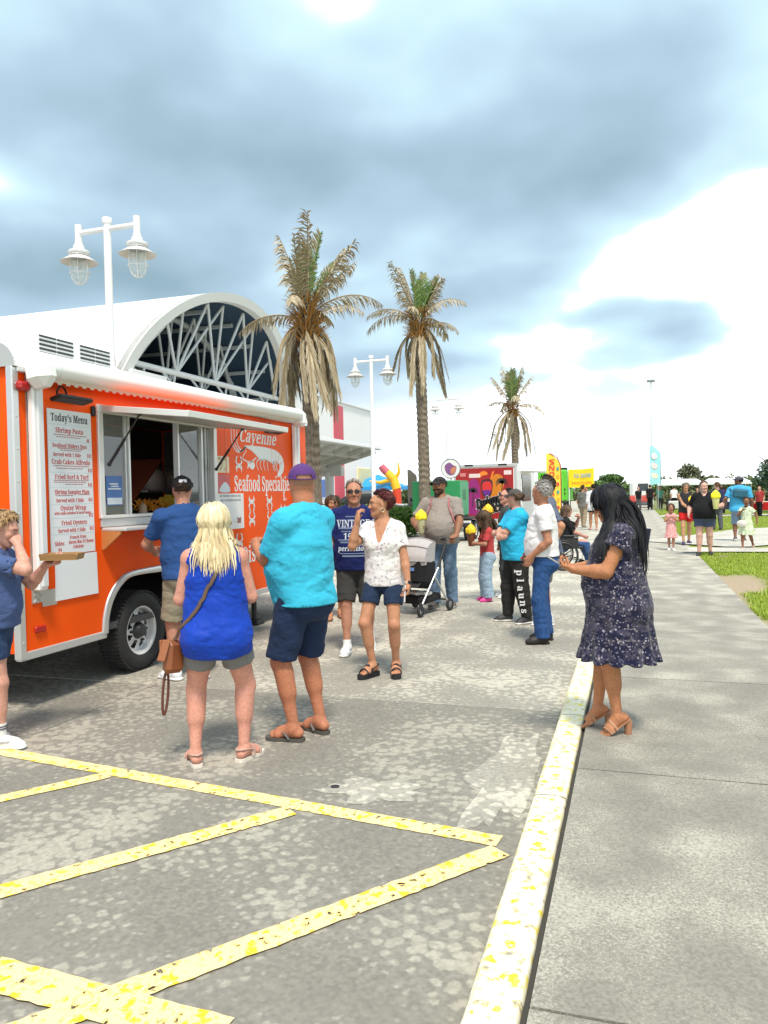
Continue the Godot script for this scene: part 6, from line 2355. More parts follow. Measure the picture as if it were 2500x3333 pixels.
	bl.prism(on_wall(0, 0, 0.006), poly([5.115, 0.825, 5.635, 0.825, 5.625, 1.19, 5.12, 1.19]), 0.008)
	part(t, "blank_board", bl, mat(0.80, 0.82, 0.84, 0.35), off)
	var rm := mat(0.52, 0.05, 0.045, 0.6)
	var ink := mat(0.02, 0.025, 0.035, 0.6)
	var f := func(s: String, u: float, y: float, h: float, wd: float, m: Material) -> void:
		text(menu, "lettering", s, on_wall(u, y, 0.0108), h, m, wd)
	f.call("Today's Menu", 5.34, 2.328, 0.062, 0.44, ink)
	f.call("Shrimp Pasta", 5.335, 2.225, 0.042, 0.33, rm)
	f.call("$8", 5.56, 2.155, 0.03, 0.03, rm)
	f.call("Seafood Sliders Duo", 5.335, 2.10, 0.034, 0.41, rm)
	f.call("Served with 1 Side", 5.30, 2.025, 0.032, 0.33, rm)
	f.call("$12", 5.57, 2.025, 0.03, 0.05, rm)
	f.call("Crab Cakes Alfredo", 5.345, 1.965, 0.040, 0.46, rm)
	f.call("$15", 5.575, 1.90, 0.03, 0.05, rm)
	f.call("Fried Surf & Turf", 5.35, 1.84, 0.038, 0.41, rm)
	f.call("$18", 5.57, 1.775, 0.03, 0.05, rm)
	f.call("Shrimp Sampler Plate", 5.35, 1.715, 0.034, 0.42, rm)
	f.call("Served with 1 Side", 5.32, 1.645, 0.032, 0.33, rm)
	f.call("$15", 5.57, 1.648, 0.03, 0.05, rm)
	f.call("Oyster Wrap", 5.355, 1.582, 0.040, 0.31, rm)
	f.call("with cajun coleslaw & tartar sauce", 5.35, 1.54, 0.022, 0.44, rm)
	f.call("$12", 5.57, 1.515, 0.03, 0.05, rm)
	f.call("Fried Oysters", 5.36, 1.458, 0.038, 0.31, rm)
	f.call("Served with 1 Side", 5.33, 1.395, 0.032, 0.33, rm)
	f.call("$12", 5.575, 1.40, 0.03, 0.05, rm)
	f.call("Sides:", 5.18, 1.29, 0.034, 0.11, rm)
	f.call("$4", 5.18, 1.24, 0.03, 0.04, rm)
	f.call("French Fries", 5.40, 1.335, 0.027, 0.2, rm)
	f.call("Bacon Mac N Cheese", 5.44, 1.295, 0.027, 0.31, rm)
	f.call("Coleslaw", 5.40, 1.255, 0.027, 0.13, rm)
	var small := MB.new()
	var rng := RandomNumberGenerator.new()
	rng.seed = 2
	for q in [[2.185, 0.4, 0.0], [2.168, 0.28, -0.03], [2.073, 0.3, 0.0], [2.058, 0.25, 0.0], [1.928, 0.42, 0.0], [1.908, 0.3, -0.03], [1.808, 0.42, 0.0], [1.793, 0.36, -0.03], [1.775, 0.2, 0.02], [1.683, 0.2, -0.1], [1.69, 0.13, 0.14]]:
		var x: float = -q[1] / 2
		while x < q[1] / 2:
			var l := rng.randf_range(0.012, 0.035)
			small.prism(on_wall(5.345 + q[2] + x, q[0], 0.0102), poly([0, 0, l, 0, l, 0.007, 0, 0.007]), 0.001)
			x += l + 0.006
	part(menu, "fine_print", small, mat(0.42, 0.16, 0.16, 0.6)).set_meta("kind", "stuff")
	var rule := MB.new()
	for y in [2.27, 2.135, 1.998, 1.875, 1.75, 1.612, 1.50, 1.425, 1.365, 1.20]: rule.prism(on_wall(5.09, y, 0.0102), poly([0, 0, 0.51, 0, 0.51, 0.003, 0, 0.003]), 0.001)
	part(menu, "rule", rule, mat(0.55, 0.66, 0.72, 0.6))
	# lettering and sea creatures on the right of the window
	var wh := mat(0.80, 0.79, 0.76, 0.5)
	text(t, "lettering", "Cayenne", off * on_wall(8.79, 2.385, 0.002), 0.16, wh, 0.98, 0.0015, true, true, 0.35)
	text(t, "lettering", "Seafood Specialties", off * on_wall(8.93, 1.80, 0.002), 0.19, wh, 1.60, 0.0015, true, true)
	text(t, "lettering", "Oistreat", off * on_wall(8.72, 0.93, 0.002), 0.2, wh, 0.9, 0.0015, true, true)
	text(t, "lettering", "L", off * on_wall(9.5, 1.64, 0.002), 0.12, wh, 0.0, 0.0015)
	for q in [[8.25, 2.015, 1.0], [8.55, 1.58, -1.0], [9.04, 1.58, -1.0], [8.55, 1.345, 1.0], [9.05, 1.335, 1.0], [9.44, 1.46, -1.0], [9.45, 1.2, 1.0], [8.22, 1.09, 1.0]]:
		var c := MB.new()
		crab(c, off * on_wall(q[0], q[1], 0.001) * Transform3D(Basis().scaled(Vector3(1.15 * q[2], q[2], 1)), Vector3.ZERO), 0.078)
		part(t, "crab_emblem", c, wh)
	var fi := MB.new()
	fi.prism(off * on_wall(8.56, 2.03, 0.001), curve_poly([0.1, 0.0, 0.06, 0.045, 0.0, 0.048, -0.045, 0.02, -0.1, 0.045, -0.085, 0.0, -0.1, -0.045, -0.045, -0.02, 0.0, -0.048, 0.06, -0.045], 4), 0.0015)
	part(t, "fish_emblem", fi, wh)
	var sp := MB.new()
	var sx := off * on_wall(8.9, 2.16, 0.001)
	sp.prism(sx, curve_poly([-0.52, 0.10, -0.25, 0.115, 0.1, 0.11, 0.38, 0.08, 0.55, 0.0, 0.60, -0.1, 0.56, -0.2, 0.42, -0.27, 0.40, -0.22, 0.46, -0.16, 0.45, -0.09, 0.36, -0.06, 0.28, -0.10, 0.1, -0.05, -0.08, -0.06, -0.2, 0.0, -0.35, 0.06], 5), 0.0015)
	for k in 3: stroke(sp, sx, [-0.45 - 0.02 * k, 0.09, -0.66 + 0.05 * k, 0.02 + 0.01 * k, -0.80 + 0.06 * k, 0.12, -0.82 + 0.07 * k, 0.30], 0.02, 0.012)
	stroke(sp, sx, [-0.45, 0.05, -0.55, -0.05, -0.36, -0.09, -0.2, -0.03], 0.012, 0.02)
	for k in 4: stroke(sp, sx, [-0.12 + 0.08 * k, -0.04, -0.2 + 0.1 * k, -0.10, -0.14 + 0.09 * k, -0.19], 0.02, 0.008)
	for k in 3: stroke(sp, sx, [0.30 + 0.05 * k, -0.06, 0.27 + 0.05 * k, -0.13, 0.31 + 0.05 * k, -0.19], 0.022, 0.01)
	part(t, "shrimp_emblem", sp, wh)
	var seg := MB.new()
	for q in [[0.24, 0.1, 0.22, -0.09], [0.36, 0.085, 0.33, -0.07], [0.46, 0.05, 0.41, -0.07], [0.57, -0.04, 0.47, -0.1]]: stroke(seg, sx, [q[0], q[1], (q[0] + q[2]) / 2 + 0.01, (q[1] + q[3]) / 2, q[2], q[3]], 0.006, 0.006, 0.0032)
	part(t, "shrimp_lines", seg, orange)
	# stickers and the notice
	for q in [[7.86, 2.02, 0.30, 0.19, Color(0.72, 0.62, 0.45)], [7.88, 1.80, 0.28, 0.21, Color(0.55, 0.07, 0.07)]]:
		var m := MB.new()
		m.prism(off * on_wall(q[0], q[1], 0.001), poly([-q[2] / 2, -q[3] / 2, q[2] / 2, -q[3] / 2, q[2] / 2, q[3] / 2, -q[2] / 2, q[3] / 2]), 0.002)
		var st := part(t, "sticker", m, mat(q[4].r, q[4].g, q[4].b, 0.4))
		var d := MB.new()
		if q[1] > 1.9:
			for k in 2: stroke(d, off * on_wall(q[0] - 0.05 + 0.1 * k, q[1], 0.003), [-0.05, 0.06, 0.0, 0.07, 0.04, 0.02, 0.02, -0.04, -0.02, -0.065], 0.032, 0.02)
			part(st, "print", d, mat(0.5, 0.36, 0.16, 0.5))
		else:
			d.prism(off * on_wall(q[0] + 0.02, q[1] - 0.045, 0.003), curve_poly([-0.11, -0.05, 0.1, -0.055, 0.11, 0.0, 0.03, 0.06, -0.03, 0.05, -0.1, 0.0], 5), 0.001)
			part(st, "print", d, mat(0.62, 0.68, 0.74, 0.3))
	var no := MB.new()
	no.prism(off * on_wall(8.03, 1.475, 0.001), poly([-0.31, -0.21, 0.31, -0.21, 0.31, 0.21, -0.31, 0.21]), 0.003)
	var nn := part(t, "notice", no, mat(0.80, 0.79, 0.78, 0.6))
	text(nn, "lettering", "WE PROUDLY SERVE & SELL", off * on_wall(8.03, 1.655, 0.0045), 0.024, mat(0.2, 0.2, 0.22), 0.5, 0.001, false)
	text(nn, "lettering", "ONLY LOUISIANA SEAFOOD", off * on_wall(8.03, 1.605, 0.0045), 0.024, mat(0.2, 0.2, 0.22), 0.48, 0.001, false)
	var np := MB.new()
	np.prism(off * on_wall(8.22, 1.37, 0.0045), poly([-0.05, -0.04, 0.04, -0.04, 0.05, 0.035, 0.01, 0.02, -0.05, 0.03]), 0.001)
	part(nn, "print", np, mat(0.3, 0.13, 0.12, 0.5))
	# what stands inside, behind the window
	var sf := MB.new()
	sf.at_box(Vector3(-5.1, 1.47, -6.72), Vector3(0.9, 0.03, 1.9), 0.004)
	part(t, "inner_counter", sf, alu, off)
	var sf2 := MB.new()
	sf2.at_box(Vector3(-6.3, 1.74, -9.2), Vector3(0.6, 0.03, 1.3), 0.004)
	sf2.at_box(Vector3(-6.1, 2.06, -9.25), Vector3(0.1, 0.03, 1.0), 0.004)
	part(t, "inner_shelf", sf2, alu, off)
	for k in 2:
		var m := MB.new()
		m.lathe(Transform3D(Basis(), Vector3(-6.3, 1.757, -9.14 - 0.44 * k)), PackedVector2Array([Vector2(0.0, 0.0), Vector2(0.15, 0.0), Vector2(0.155, 0.19), Vector2(0.13, 0.26), Vector2(0.06, 0.29), Vector2(0.0, 0.295)]), 24)
		tag(part(self, numbered("urn"), m, mat(0.78, 0.72, 0.66, 0.4, 0.1)), ["dull steel urn on the trailer's inner shelf, nearer the window's middle", "dull steel urn on the trailer's inner shelf, nearer the right sash"][k], "urn", "urns inside the trailer")
	var wl := MB.new()
	wl.box(Transform3D(Basis(Vector3(1, 0, 0), 0.7), Vector3(-5.7, 1.84, -7.75)), Vector3(0.5, 0.04, 0.85), 0.01)
	tag(part(self, "steel_hood", wl, mat(0.34, 0.08, 0.05, 0.4, 0.3)), "slanting dark red steel hood inside the trailer window", "hood")
	var fry := MB.new()
	var r2 := RandomNumberGenerator.new()
	r2.seed = 4
	for k in 90:
		var p := Vector3(-5.2 + r2.randf_range(-0.13, 0.13), 1.53 + r2.randf() * 0.09, -7.48 + r2.randf_range(-0.16, 0.16))
		fry.box(Transform3D(Basis.from_euler(Vector3(r2.randf() * 3, r2.randf() * 3, r2.randf() * 3)), p), Vector3(0.012, 0.012, 0.07), 0.002)
	tag(part(self, "fries", fry, mat(0.85, 0.33, 0.02, 0.5)), "heap of orange fries inside the trailer window", "fries", "", "stuff")
	var yb := MB.new()
	yb.box(Transform3D(Basis(Vector3.UP, 0.2), Vector3(-5.2, 1.585, -7.82)), Vector3(0.2, 0.15, 0.16), 0.02)
	yb.cyl(Vector3(-5.2, 1.66, -7.82), Vector3(-5.2, 1.685, -7.82), 0.05, -1.0, 12)
	tag(part(self, "sauce_tub", yb, mat(0.75, 0.5, 0.03, 0.4)), "yellow tub beside the heap of fries in the window", "tub")
	var bell := MB.new()
	bell.lathe(Transform3D(Basis(), Vector3(-4.86, 1.486, -6.84)), PackedVector2Array([Vector2(0.0, 0.0), Vector2(0.05, 0.0), Vector2(0.047, 0.02), Vector2(0.04, 0.028), Vector2(0.037, 0.085), Vector2(0.02, 0.105), Vector2(0.009, 0.11), Vector2(0.0, 0.13)]), 18)
	tag(part(self, "squeeze_bottle", bell, mat(0.5, 0.34, 0.22, 0.5)), "small tan squeeze bottle standing inside the window", "bottle")
	var cup := MB.new()
	cup.lathe(Transform3D(Basis(), Vector3(-4.72, 1.486, -6.02)), PackedVector2Array([Vector2(0.0, 0.0), Vector2(0.034, 0.0), Vector2(0.045, 0.12), Vector2(0.048, 0.122)]), 18)
	tag(part(self, "tip_cup", cup, mat(0.5, 0.56, 0.58, 0.4)), "pale plastic cup behind the left window pane", "cup")
	var fly := MB.new()
	fly.prism(on_wall(5.945, 1.725, -0.026), poly([-0.115, -0.135, 0.115, -0.135, 0.115, 0.135, -0.115, 0.135]), 0.003)
	var fn := thing("flyer", "blue and white printed flyer taped in the left window pane", "flyer", Vector3(-4.52, 1.59, -5.945))
	part(fn, "sheet", fly, mat(0.06, 0.16, 0.42, 0.5), Transform3D(Basis(), -fn.position))
	var fw := MB.new()
	for q in [[-0.105, 0.105, -0.125, -0.065], [-0.07, 0.05, 0.055, 0.068], [-0.09, 0.09, 0.01, 0.024], [-0.05, 0.06, 0.035, 0.045]]: fw.prism(on_wall(5.945, 1.725, -0.0228), poly([q[0], q[2], q[1], q[2], q[1], q[3], q[0], q[3]]), 0.001)
	part(fn, "print", fw, mat(0.62, 0.68, 0.74, 0.5), Transform3D(Basis(), -fn.position))

# ---------------------------------------------------------------- things farther off
func bush(m: MB, c: Vector3, r: Vector3, n: int, leaf: float, a: Color, b: Color, rng: RandomNumberGenerator) -> void:
	for k in n:
		var d := Vector3(rng.randfn(), rng.randfn(), rng.randfn()).normalized()
		var rad := pow(rng.randf(), 0.45)
		if rng.randf() < 0.15: rad *= 1.12
		var p := c + d * r * rad
		if p.y < 0.02: p.y = rng.randf() * 0.2
		var q := Basis.from_euler(Vector3(rng.randf() * TAU, rng.randf() * TAU, rng.randf() * TAU))
		m.col = a.lerp(b, rng.randf() * rng.randf() + 0.25 * maxf(d.y, 0.0) * rng.randf())
		var l := leaf * rng.randf_range(0.6, 1.3)
		var x := q.x * l * 0.45
		var y := q.y * l
		m.quad(p - y, p + x - y * 0.1, p + y, p - x - y * 0.1)

func tree(label: String, at: Vector3, h: float, w: float, n: int, leaf: float, a: Color, b: Color, seed_: int, group := "", kind := "tree") -> void:
	var t := thing(kind, label, kind.replace("_", " "), at, 0.0, group)
	var rng := RandomNumberGenerator.new()
	rng.seed = seed_
	var tr := MB.new()
	tr.tube(PackedVector3Array([Vector3.ZERO, Vector3(0.05, h * 0.3, 0), Vector3(-0.03, h * 0.55, 0.05), Vector3(0.02, h * 0.8, 0)]), PackedFloat32Array([w * 0.05 + 0.03, w * 0.04 + 0.02, w * 0.025 + 0.015, 0.015]), 8)
	for k in 5:
		var an := rng.randf() * TAU
		var y0 := h * rng.randf_range(0.25, 0.55)
		tr.cyl(Vector3(0, y0, 0), Vector3(cos(an) * w * 0.4, y0 + h * 0.28, sin(an) * w * 0.4), w * 0.02 + 0.015, 0.01, 6)
	part(t, "trunk", tr, mat(0.09, 0.07, 0.05, 0.95))
	var cr := MB.new()
	var cl := 9
	for k in cl:
		var an := rng.randf() * TAU
		var rr := w * 0.36 * sqrt(rng.randf())
		bush(cr, Vector3(cos(an) * rr, h * rng.randf_range(0.42, 0.86), sin(an) * rr), Vector3(w * 0.24, h * 0.15, w * 0.24) * rng.randf_range(0.7, 1.15), n / cl, leaf, a, b, rng)
	part(t, "crown", cr, foliage())

func foliage() -> StandardMaterial3D:
	if not mats.has("foliage"):
		var m := StandardMaterial3D.new()
		m.vertex_color_use_as_albedo = true
		m.roughness = 0.7
		m.backlight_enabled = true
		m.backlight = Color(0.10, 0.14, 0.03)
		mats["foliage"] = m
	return mats["foliage"]

func feather_flag(label: String, at: Vector3, h: float, w: float, y0: float, m: Material, turn: float) -> Node3D:
	var t := thing("feather_flag", label, "feather flag", at, turn)
	var pole := MB.new()
	var pts := PackedVector3Array([Vector3(0, 0, 0), Vector3(0, h * 0.6, 0), Vector3(-0.01, h * 0.86, 0), Vector3(-w * 0.25, h * 0.96, 0), Vector3(-w * 0.8, h, 0)])
	pole.tube(pts, PackedFloat32Array([0.02, 0.016, 0.012, 0.008, 0.006]), 8)
	pole.lathe(Transform3D(), PackedVector2Array([Vector2(0.22, 0), Vector2(0.22, 0.02), Vector2(0.03, 0.04)]), 16)
	part(t, "pole", pole, mat(0.06, 0.06, 0.07, 0.5))
	var s := MB.new()
	s.sheet(func(a: float, b: float) -> Vector3:
		var y := lerpf(h * 0.995, y0, b)
		var top := clampf((y - h * 0.82) / (h * 0.18), 0.0, 1.0)
		var right := -w * 0.8 * pow(top, 2.2)
		var x := lerpf(-w, right - 0.005, a)
		return Vector3(x, y + (0.0 if b < 0.98 else -0.04 * (1.0 - a)), 0.025 * sin(y * 3.0 + a * 2.0) * (1.0 - a)), 8, 24, 0.003)
	part(t, "banner", s, m)
	return t

func build_background() -> void:
	var rng := RandomNumberGenerator.new()
	rng.seed = 12
	var white := mat(0.80, 0.80, 0.79, 0.4)
	var black := mat(0.018, 0.018, 0.02, 0.6)
	var alu := mat(0.6, 0.61, 0.61, 0.4, 0.6)
	# red drinks trailer
	var da := Vector3(-5.7, 0, -33.6)
	var d := thing("drinks_trailer", "red trailer with palms, a cocktail glass and big looping lettering on its end", "food trailer", da)
	var off := Transform3D(Basis(), -da)
	var b := MB.new()
	b.at_box(Vector3(-5.7, 1.58, -33.8), Vector3(2.56, 2.3, 5.9), 0.03)
	part(d, "body", b, white, off)
	var fz := -30.84
	var P := func(x: float, y: float, o: float) -> Transform3D: return Transform3D(Basis(), Vector3(x, y, fz + o))
	var red := mat(0.34, 0.012, 0.014, 0.35)
	var pn := MB.new()
	pn.at_box(Vector3(-5.73, 1.55, fz - 0.0), Vector3(2.34, 2.06, 0.03), 0.004)
	part(d, "red_panel", pn, red, off)
	for q in [[-5.7, 2.68, 2.6, 0.12], [-5.7, 0.47, 2.6, 0.1]]:
		var m := MB.new()
		m.at_box(Vector3(q[0], q[1], fz + 0.0), Vector3(q[2], q[3], 0.06), 0.01)
		part(d, "rail", m, alu, off)
	for x in [-6.95, -4.46]:
		var m := MB.new()
		m.at_box(Vector3(x, 1.57, fz + 0.0), Vector3(0.09, 2.1, 0.055), 0.01)
		part(d, "corner_post", m, alu, off)
	for x in [-6.35, -4.98]:
		var m := MB.new()
		m.at_box(Vector3(x, 2.70, fz + 0.03), Vector3(0.34, 0.07, 0.04), 0.01)
		part(d, "vent", m, black, off)
	var glow := MB.new()
	glow.prism(off * P.call(-6.05, 1.55, 0.016), curve_poly([-0.5, -0.35, -0.42, 0.3, -0.12, 0.62, 0.1, 0.4, 0.15, -0.3, 0.1, -0.8, -0.35, -0.8], 6), 0.002)
	part(d, "print", glow, mat(0.28, 0.015, 0.16, 0.4))
	var glow2 := MB.new()
	glow2.prism(off * P.call(-5.2, 1.6, 0.016), curve_poly([-0.3, -0.7, -0.32, 0.1, -0.2, 0.62, 0.05, 0.72, 0.28, 0.5, 0.22, 0.1, 0.14, -0.6], 6), 0.002)
	part(d, "print", glow2, mat(0.6, 0.19, 0.01, 0.4))
	var sun := MB.new()
	sun.prism(off * P.call(-5.76, 2.32, 0.016), curve_poly([-0.2, 0.0, -0.05, 0.13, 0.13, 0.1, 0.16, 0.0, -0.02, -0.04, -0.16, -0.1], 5), 0.002)
	stroke(sun, off * P.call(-5.4, 2.3, 0.016), [-0.06, -0.18, 0.0, 0.02, 0.06, 0.14], 0.05, 0.07)
	part(d, "print", sun, mat(0.85, 0.22, 0.02, 0.4))
	var gl := MB.new()
	gl.prism(off * P.call(-5.62, 1.72, 0.019), curve_poly([-0.2, 0.36, 0.2, 0.36, 0.2, -0.1, 0.08, -0.33, -0.1, -0.34, -0.22, -0.1], 5), 0.002)
	part(d, "print", gl, mat(0.06, 0.02, 0.03, 0.4))
	var drink := MB.new()
	drink.prism(off * P.call(-5.62, 1.72, 0.022), curve_poly([-0.15, 0.28, 0.15, 0.28, 0.16, -0.08, -0.17, -0.06], 4), 0.002)
	part(d, "print", drink, mat(0.62, 0.03, 0.03, 0.4))
	var drink2 := MB.new()
	drink2.prism(off * P.call(-5.62, 1.72, 0.025), curve_poly([-0.17, -0.05, 0.14, -0.05, 0.06, -0.25, -0.08, -0.26], 4), 0.002)
	part(d, "print", drink2, mat(0.13, 0.02, 0.24, 0.4))
	for q in [[-6.2, 1.62, 0.8], [-5.02, 1.95, 0.95], [-6.5, 1.5, 0.6]]:
		var m := MB.new()
		var X: Transform3D = off * (P.call(q[0], q[1], 0.026) as Transform3D)
		var s: float = q[2]
		stroke(m, X, [-0.03 * s, -0.75 * s, 0.0, -0.35 * s, 0.02 * s, 0.02 * s], 0.05 * s, 0.035 * s)
		for k in 8:
			var a := -0.5 + k * 0.58
			stroke(m, X, [0.02 * s, 0.02 * s, cos(a) * 0.16 * s, 0.03 * s + sin(a) * 0.14 * s + 0.05 * s, cos(a) * 0.27 * s, sin(a) * 0.2 * s - 0.02 * s], 0.075 * s, 0.015 * s)
		part(d, "palm_print", m, black)
	var rise := Transform3D(Basis(Vector3(0, 0, 1), 0.27), Vector3.ZERO)
	for q in [["Daiquiri", -5.42, 1.28, 0.36, 1.35], ["Shack", -5.45, 0.93, 0.36, 1.0]]:
		for e in 8:
			var a := TAU * e / 8.0
			text(d, "lettering", q[0], off * (P.call(q[1] + cos(a) * 0.035, q[2] + sin(a) * 0.035, 0.032) as Transform3D) * rise, q[3], white, q[4], 0.002, true, true, 0.2)
		text(d, "lettering", q[0], off * (P.call(q[1], q[2], 0.036) as Transform3D) * rise, q[3], black, q[4], 0.002, true, true, 0.2)
	for q in [[-6.6, 2.33, 0.24, 0.14], [-6.12, 2.28, 0.46, 0.16], [-4.78, 2.38, 0.3, 0.17]]:
		var m := MB.new()
		m.prism(off * P.call(q[0], q[1], 0.017), poly([-q[2] / 2, -q[3] / 2, q[2] / 2, -q[3] / 2, q[2] / 2, q[3] / 2, -q[2] / 2, q[3] / 2]), 0.002)
		part(d, "sticker", m, mat(0.75, 0.6, 0.58, 0.5) if q[0] != -6.6 else mat(0.62, 0.2, 0.2, 0.5))
	for z in [-32.9, -33.8]:
		for x in [-6.9, -4.55]: wheel(d, off, Vector3(x, 0.34, z), 0.34, 0.24, white, false)
	# side hatch facing the lot, its awning, serving window
	var hat := MB.new()
	hat.box(Transform3D(Basis(Vector3(0, 0, 1), -0.05), Vector3(-4.0, 2.45, -33.6)), Vector3(0.9, 0.05, 3.2), 0.01)
	part(d, "hatch", hat, white, off)
	var sw := MB.new()
	sw.at_box(Vector3(-4.41, 1.75, -33.6), Vector3(0.03, 1.15, 2.9), 0.01)
	part(d, "serving_window", sw, mat(0.04, 0.04, 0.045, 0.2), off)
	for z in [-31.6, -32.4]:
		var m := MB.new()
		m.at_box(Vector3(-4.405, 1.55, z + 0.3), Vector3(0.02, 1.1, 0.5), 0.005)
		part(d, "menu_sheet", m, mat(0.75, 0.73, 0.74, 0.5), off)
	for x in [-6.0, -5.6]:
		var m := MB.new()
		m.at_box(Vector3(x, 2.85, -34.5), Vector3(0.25, 0.22, 0.6), 0.03)
		part(d, "roof_vent", m, mat(0.75, 0.77, 0.78, 0.5), off)

	# green generator trailer
	var ga := Vector3(-5.95, 0, -26.3)
	var g := thing("generator_trailer", "green box generator on a black trailer frame behind the stroller", "generator", ga)
	off = Transform3D(Basis(), -ga)
	var green := mat(0.015, 0.24, 0.075, 0.5)
	var gb := MB.new()
	gb.at_box(Vector3(-6.35, 1.41, -25.95), Vector3(1.64, 1.24, 1.5), 0.03)
	part(g, "housing", gb, green, off)
	var ge := MB.new()
	ge.at_box(Vector3(-5.523, 1.41, -25.95), Vector3(0.02, 1.12, 1.36), 0.006)
	part(g, "side_panel", ge, mat(0.07, 0.36, 0.17, 0.5), off)
	for k in 6:
		var m := MB.new()
		m.at_box(Vector3(-5.508, 1.7 - k * 0.06, -25.9), Vector3(0.012, 0.02, 0.5), 0.0)
		part(g, "louvre", m, mat(0.02, 0.12, 0.05, 0.6), off)
	var gf := MB.new()
	gf.at_box(Vector3(-6.3, 0.68, -26.0), Vector3(1.7, 0.2, 1.8), 0.02)
	gf.at_box(Vector3(-5.6, 0.55, -25.1), Vector3(0.9, 0.12, 0.5), 0.02)
	part(g, "frame", gf, black, off)
	var pl := MB.new()
	pl.at_box(Vector3(-5.35, 0.62, -25.13), Vector3(0.42, 0.12, 0.02), 0.003)
	part(g, "number_plate", pl, mat(0.72, 0.72, 0.7, 0.5), off)
	for z in [-25.5, -26.3]: wheel(g, off, Vector3(-5.3, 0.34, z), 0.34, 0.22, white, false)
	var fb := MB.new()
	fb.at_box(Vector3(-5.3, 0.75, -25.9), Vector3(0.28, 0.06, 1.6), 0.02)
	part(g, "fender", fb, black, off)

	# round logo sign on a post
	var la := Vector3(-6.35, 0, -27.6)
	var ls := thing("round_sign", "round white sign with a purple and orange emblem above the green generator", "sign", la)
	var lp := MB.new()
	lp.cyl(Vector3.ZERO, Vector3(0, 2.3, 0), 0.035, -1.0, 8)
	part(ls, "post", lp, white)
	var ld := MB.new()
	ld.lathe(Transform3D(Basis(Vector3(1, 0, 0), PI / 2), Vector3(0, 2.5, 0.04)), PackedVector2Array([Vector2(0.0, -0.02), Vector2(0.36, -0.02), Vector2(0.36, 0.02), Vector2(0.0, 0.02)]), 28, TAU, true)
	part(ls, "disc", ld, white)
	var lr := MB.new()
	var ring := PackedVector3Array()
	for k in 30: ring.append(Vector3(cos(TAU * k / 30.0) * 0.355, 2.5 + sin(TAU * k / 30.0) * 0.355, 0.065))
	lr.tube(ring, PackedFloat32Array([0.012]), 5, false, 1.0, Vector3.ZERO, true)
	part(ls, "rim", lr, mat(0.12, 0.1, 0.16, 0.5))
	var le := MB.new()
	le.prism(Transform3D(Basis(), Vector3(0, 2.5, 0.062)), curve_poly([-0.18, -0.12, -0.22, 0.1, -0.05, 0.22, 0.1, 0.12, 0.22, 0.05, 0.14, -0.2, -0.04, -0.24], 5), 0.003)
	part(ls, "emblem", le, mat(0.24, 0.09, 0.26, 0.5))
	var le2 := MB.new()
	le2.prism(Transform3D(Basis(), Vector3(0.05, 2.46, 0.066)), curve_poly([-0.06, -0.1, -0.02, 0.05, 0.14, 0.1, 0.12, -0.06, 0.03, -0.16], 5), 0.003)
	part(ls, "emblem", le2, mat(0.62, 0.22, 0.12, 0.5))

	# green step van
	var va := Vector3(-5.9, 0, -62.5)
	var v := thing("step_van", "bright green step van seen from behind beyond the red trailer", "van", va)
	off = Transform3D(Basis(), -va)
	var lime := mat(0.10, 0.50, 0.025, 0.4)
	var vb := MB.new()
	vb.at_box(Vector3(-5.9, 1.95, -62.9), Vector3(2.2, 2.4, 5.8), 0.12)
	part(v, "body", vb, lime, off)
	for x in [-6.35, -5.45]:
		var m := MB.new()
		m.at_box(Vector3(x, 1.75, -59.985), Vector3(0.82, 1.9, 0.03), 0.01)
		var dp := part(v, "rear_door", m, mat(0.13, 0.55, 0.035, 0.4), off)
		var wn := MB.new()
		wn.at_box(Vector3(x, 2.25, -59.965), Vector3(0.5, 0.45, 0.012), 0.01)
		if x > -6.0: part(dp, "window", wn, mat(0.03, 0.05, 0.04, 0.15))
	for q in [[-4.98, 1.35], [-4.98, 1.65], [-6.85, 1.35], [-6.85, 1.65]]:
		var m := MB.new()
		m.at_box(Vector3(q[0], q[1], -59.97), Vector3(0.1, 0.14, 0.03), 0.01)
		part(v, "tail_light", m, mat(0.06, 0.015, 0.012, 0.3), off)
	var bp := MB.new()
	bp.at_box(Vector3(-5.9, 0.68, -59.9), Vector3(2.2, 0.16, 0.2), 0.02)
	part(v, "bumper", bp, black, off)
	var tv := MB.new()
	tv.at_box(Vector3(-5.2, 3.25, -61.5), Vector3(0.6, 0.2, 0.8), 0.03)
	part(v, "roof_vent", tv, black, off)
	var sv := MB.new()
	sv.at_box(Vector3(-4.78, 2.1, -62.6), Vector3(0.03, 0.9, 2.4), 0.01)
	part(v, "serving_window", sv, mat(0.05, 0.06, 0.055, 0.2), off)
	for z in [-61.0, -64.6]:
		for x in [-6.75, -5.05]: wheel(v, off, Vector3(x, 0.4, z), 0.4, 0.26, alu, false)
	# yellow banner on two posts
	var ya := Vector3(-3.6, 0, -57.4)
	var y := thing("banner", "yellow banner with blue and orange lettering beside the green van", "banner", ya)
	for x in [-0.85, 0.88]:
		var m := MB.new()
		m.cyl(Vector3(x, 0, -0.03), Vector3(x, 3.15, -0.03), 0.03, -1.0, 8)
		part(y, "post", m, white)
	var ym := MB.new()
	ym.sheet(func(a: float, c: float) -> Vector3: return Vector3(lerpf(-0.88, 0.9, a), lerpf(3.1, 1.78, c) - 0.04 * sin(PI * a) + 0.06 * a, 0.03 * sin(a * 9.0)), 16, 8, 0.004)
	part(y, "sheet", ym, mat(0.88, 0.60, 0.0, 0.6))
	text(y, "lettering", "FUL SNOW!", Transform3D(Basis(Vector3(0, 0, 1), 0.03), Vector3(0.1, 2.62, 0.06)), 0.3, mat(0.22, 0.42, 0.52, 0.6), 1.2, 0.004, false)
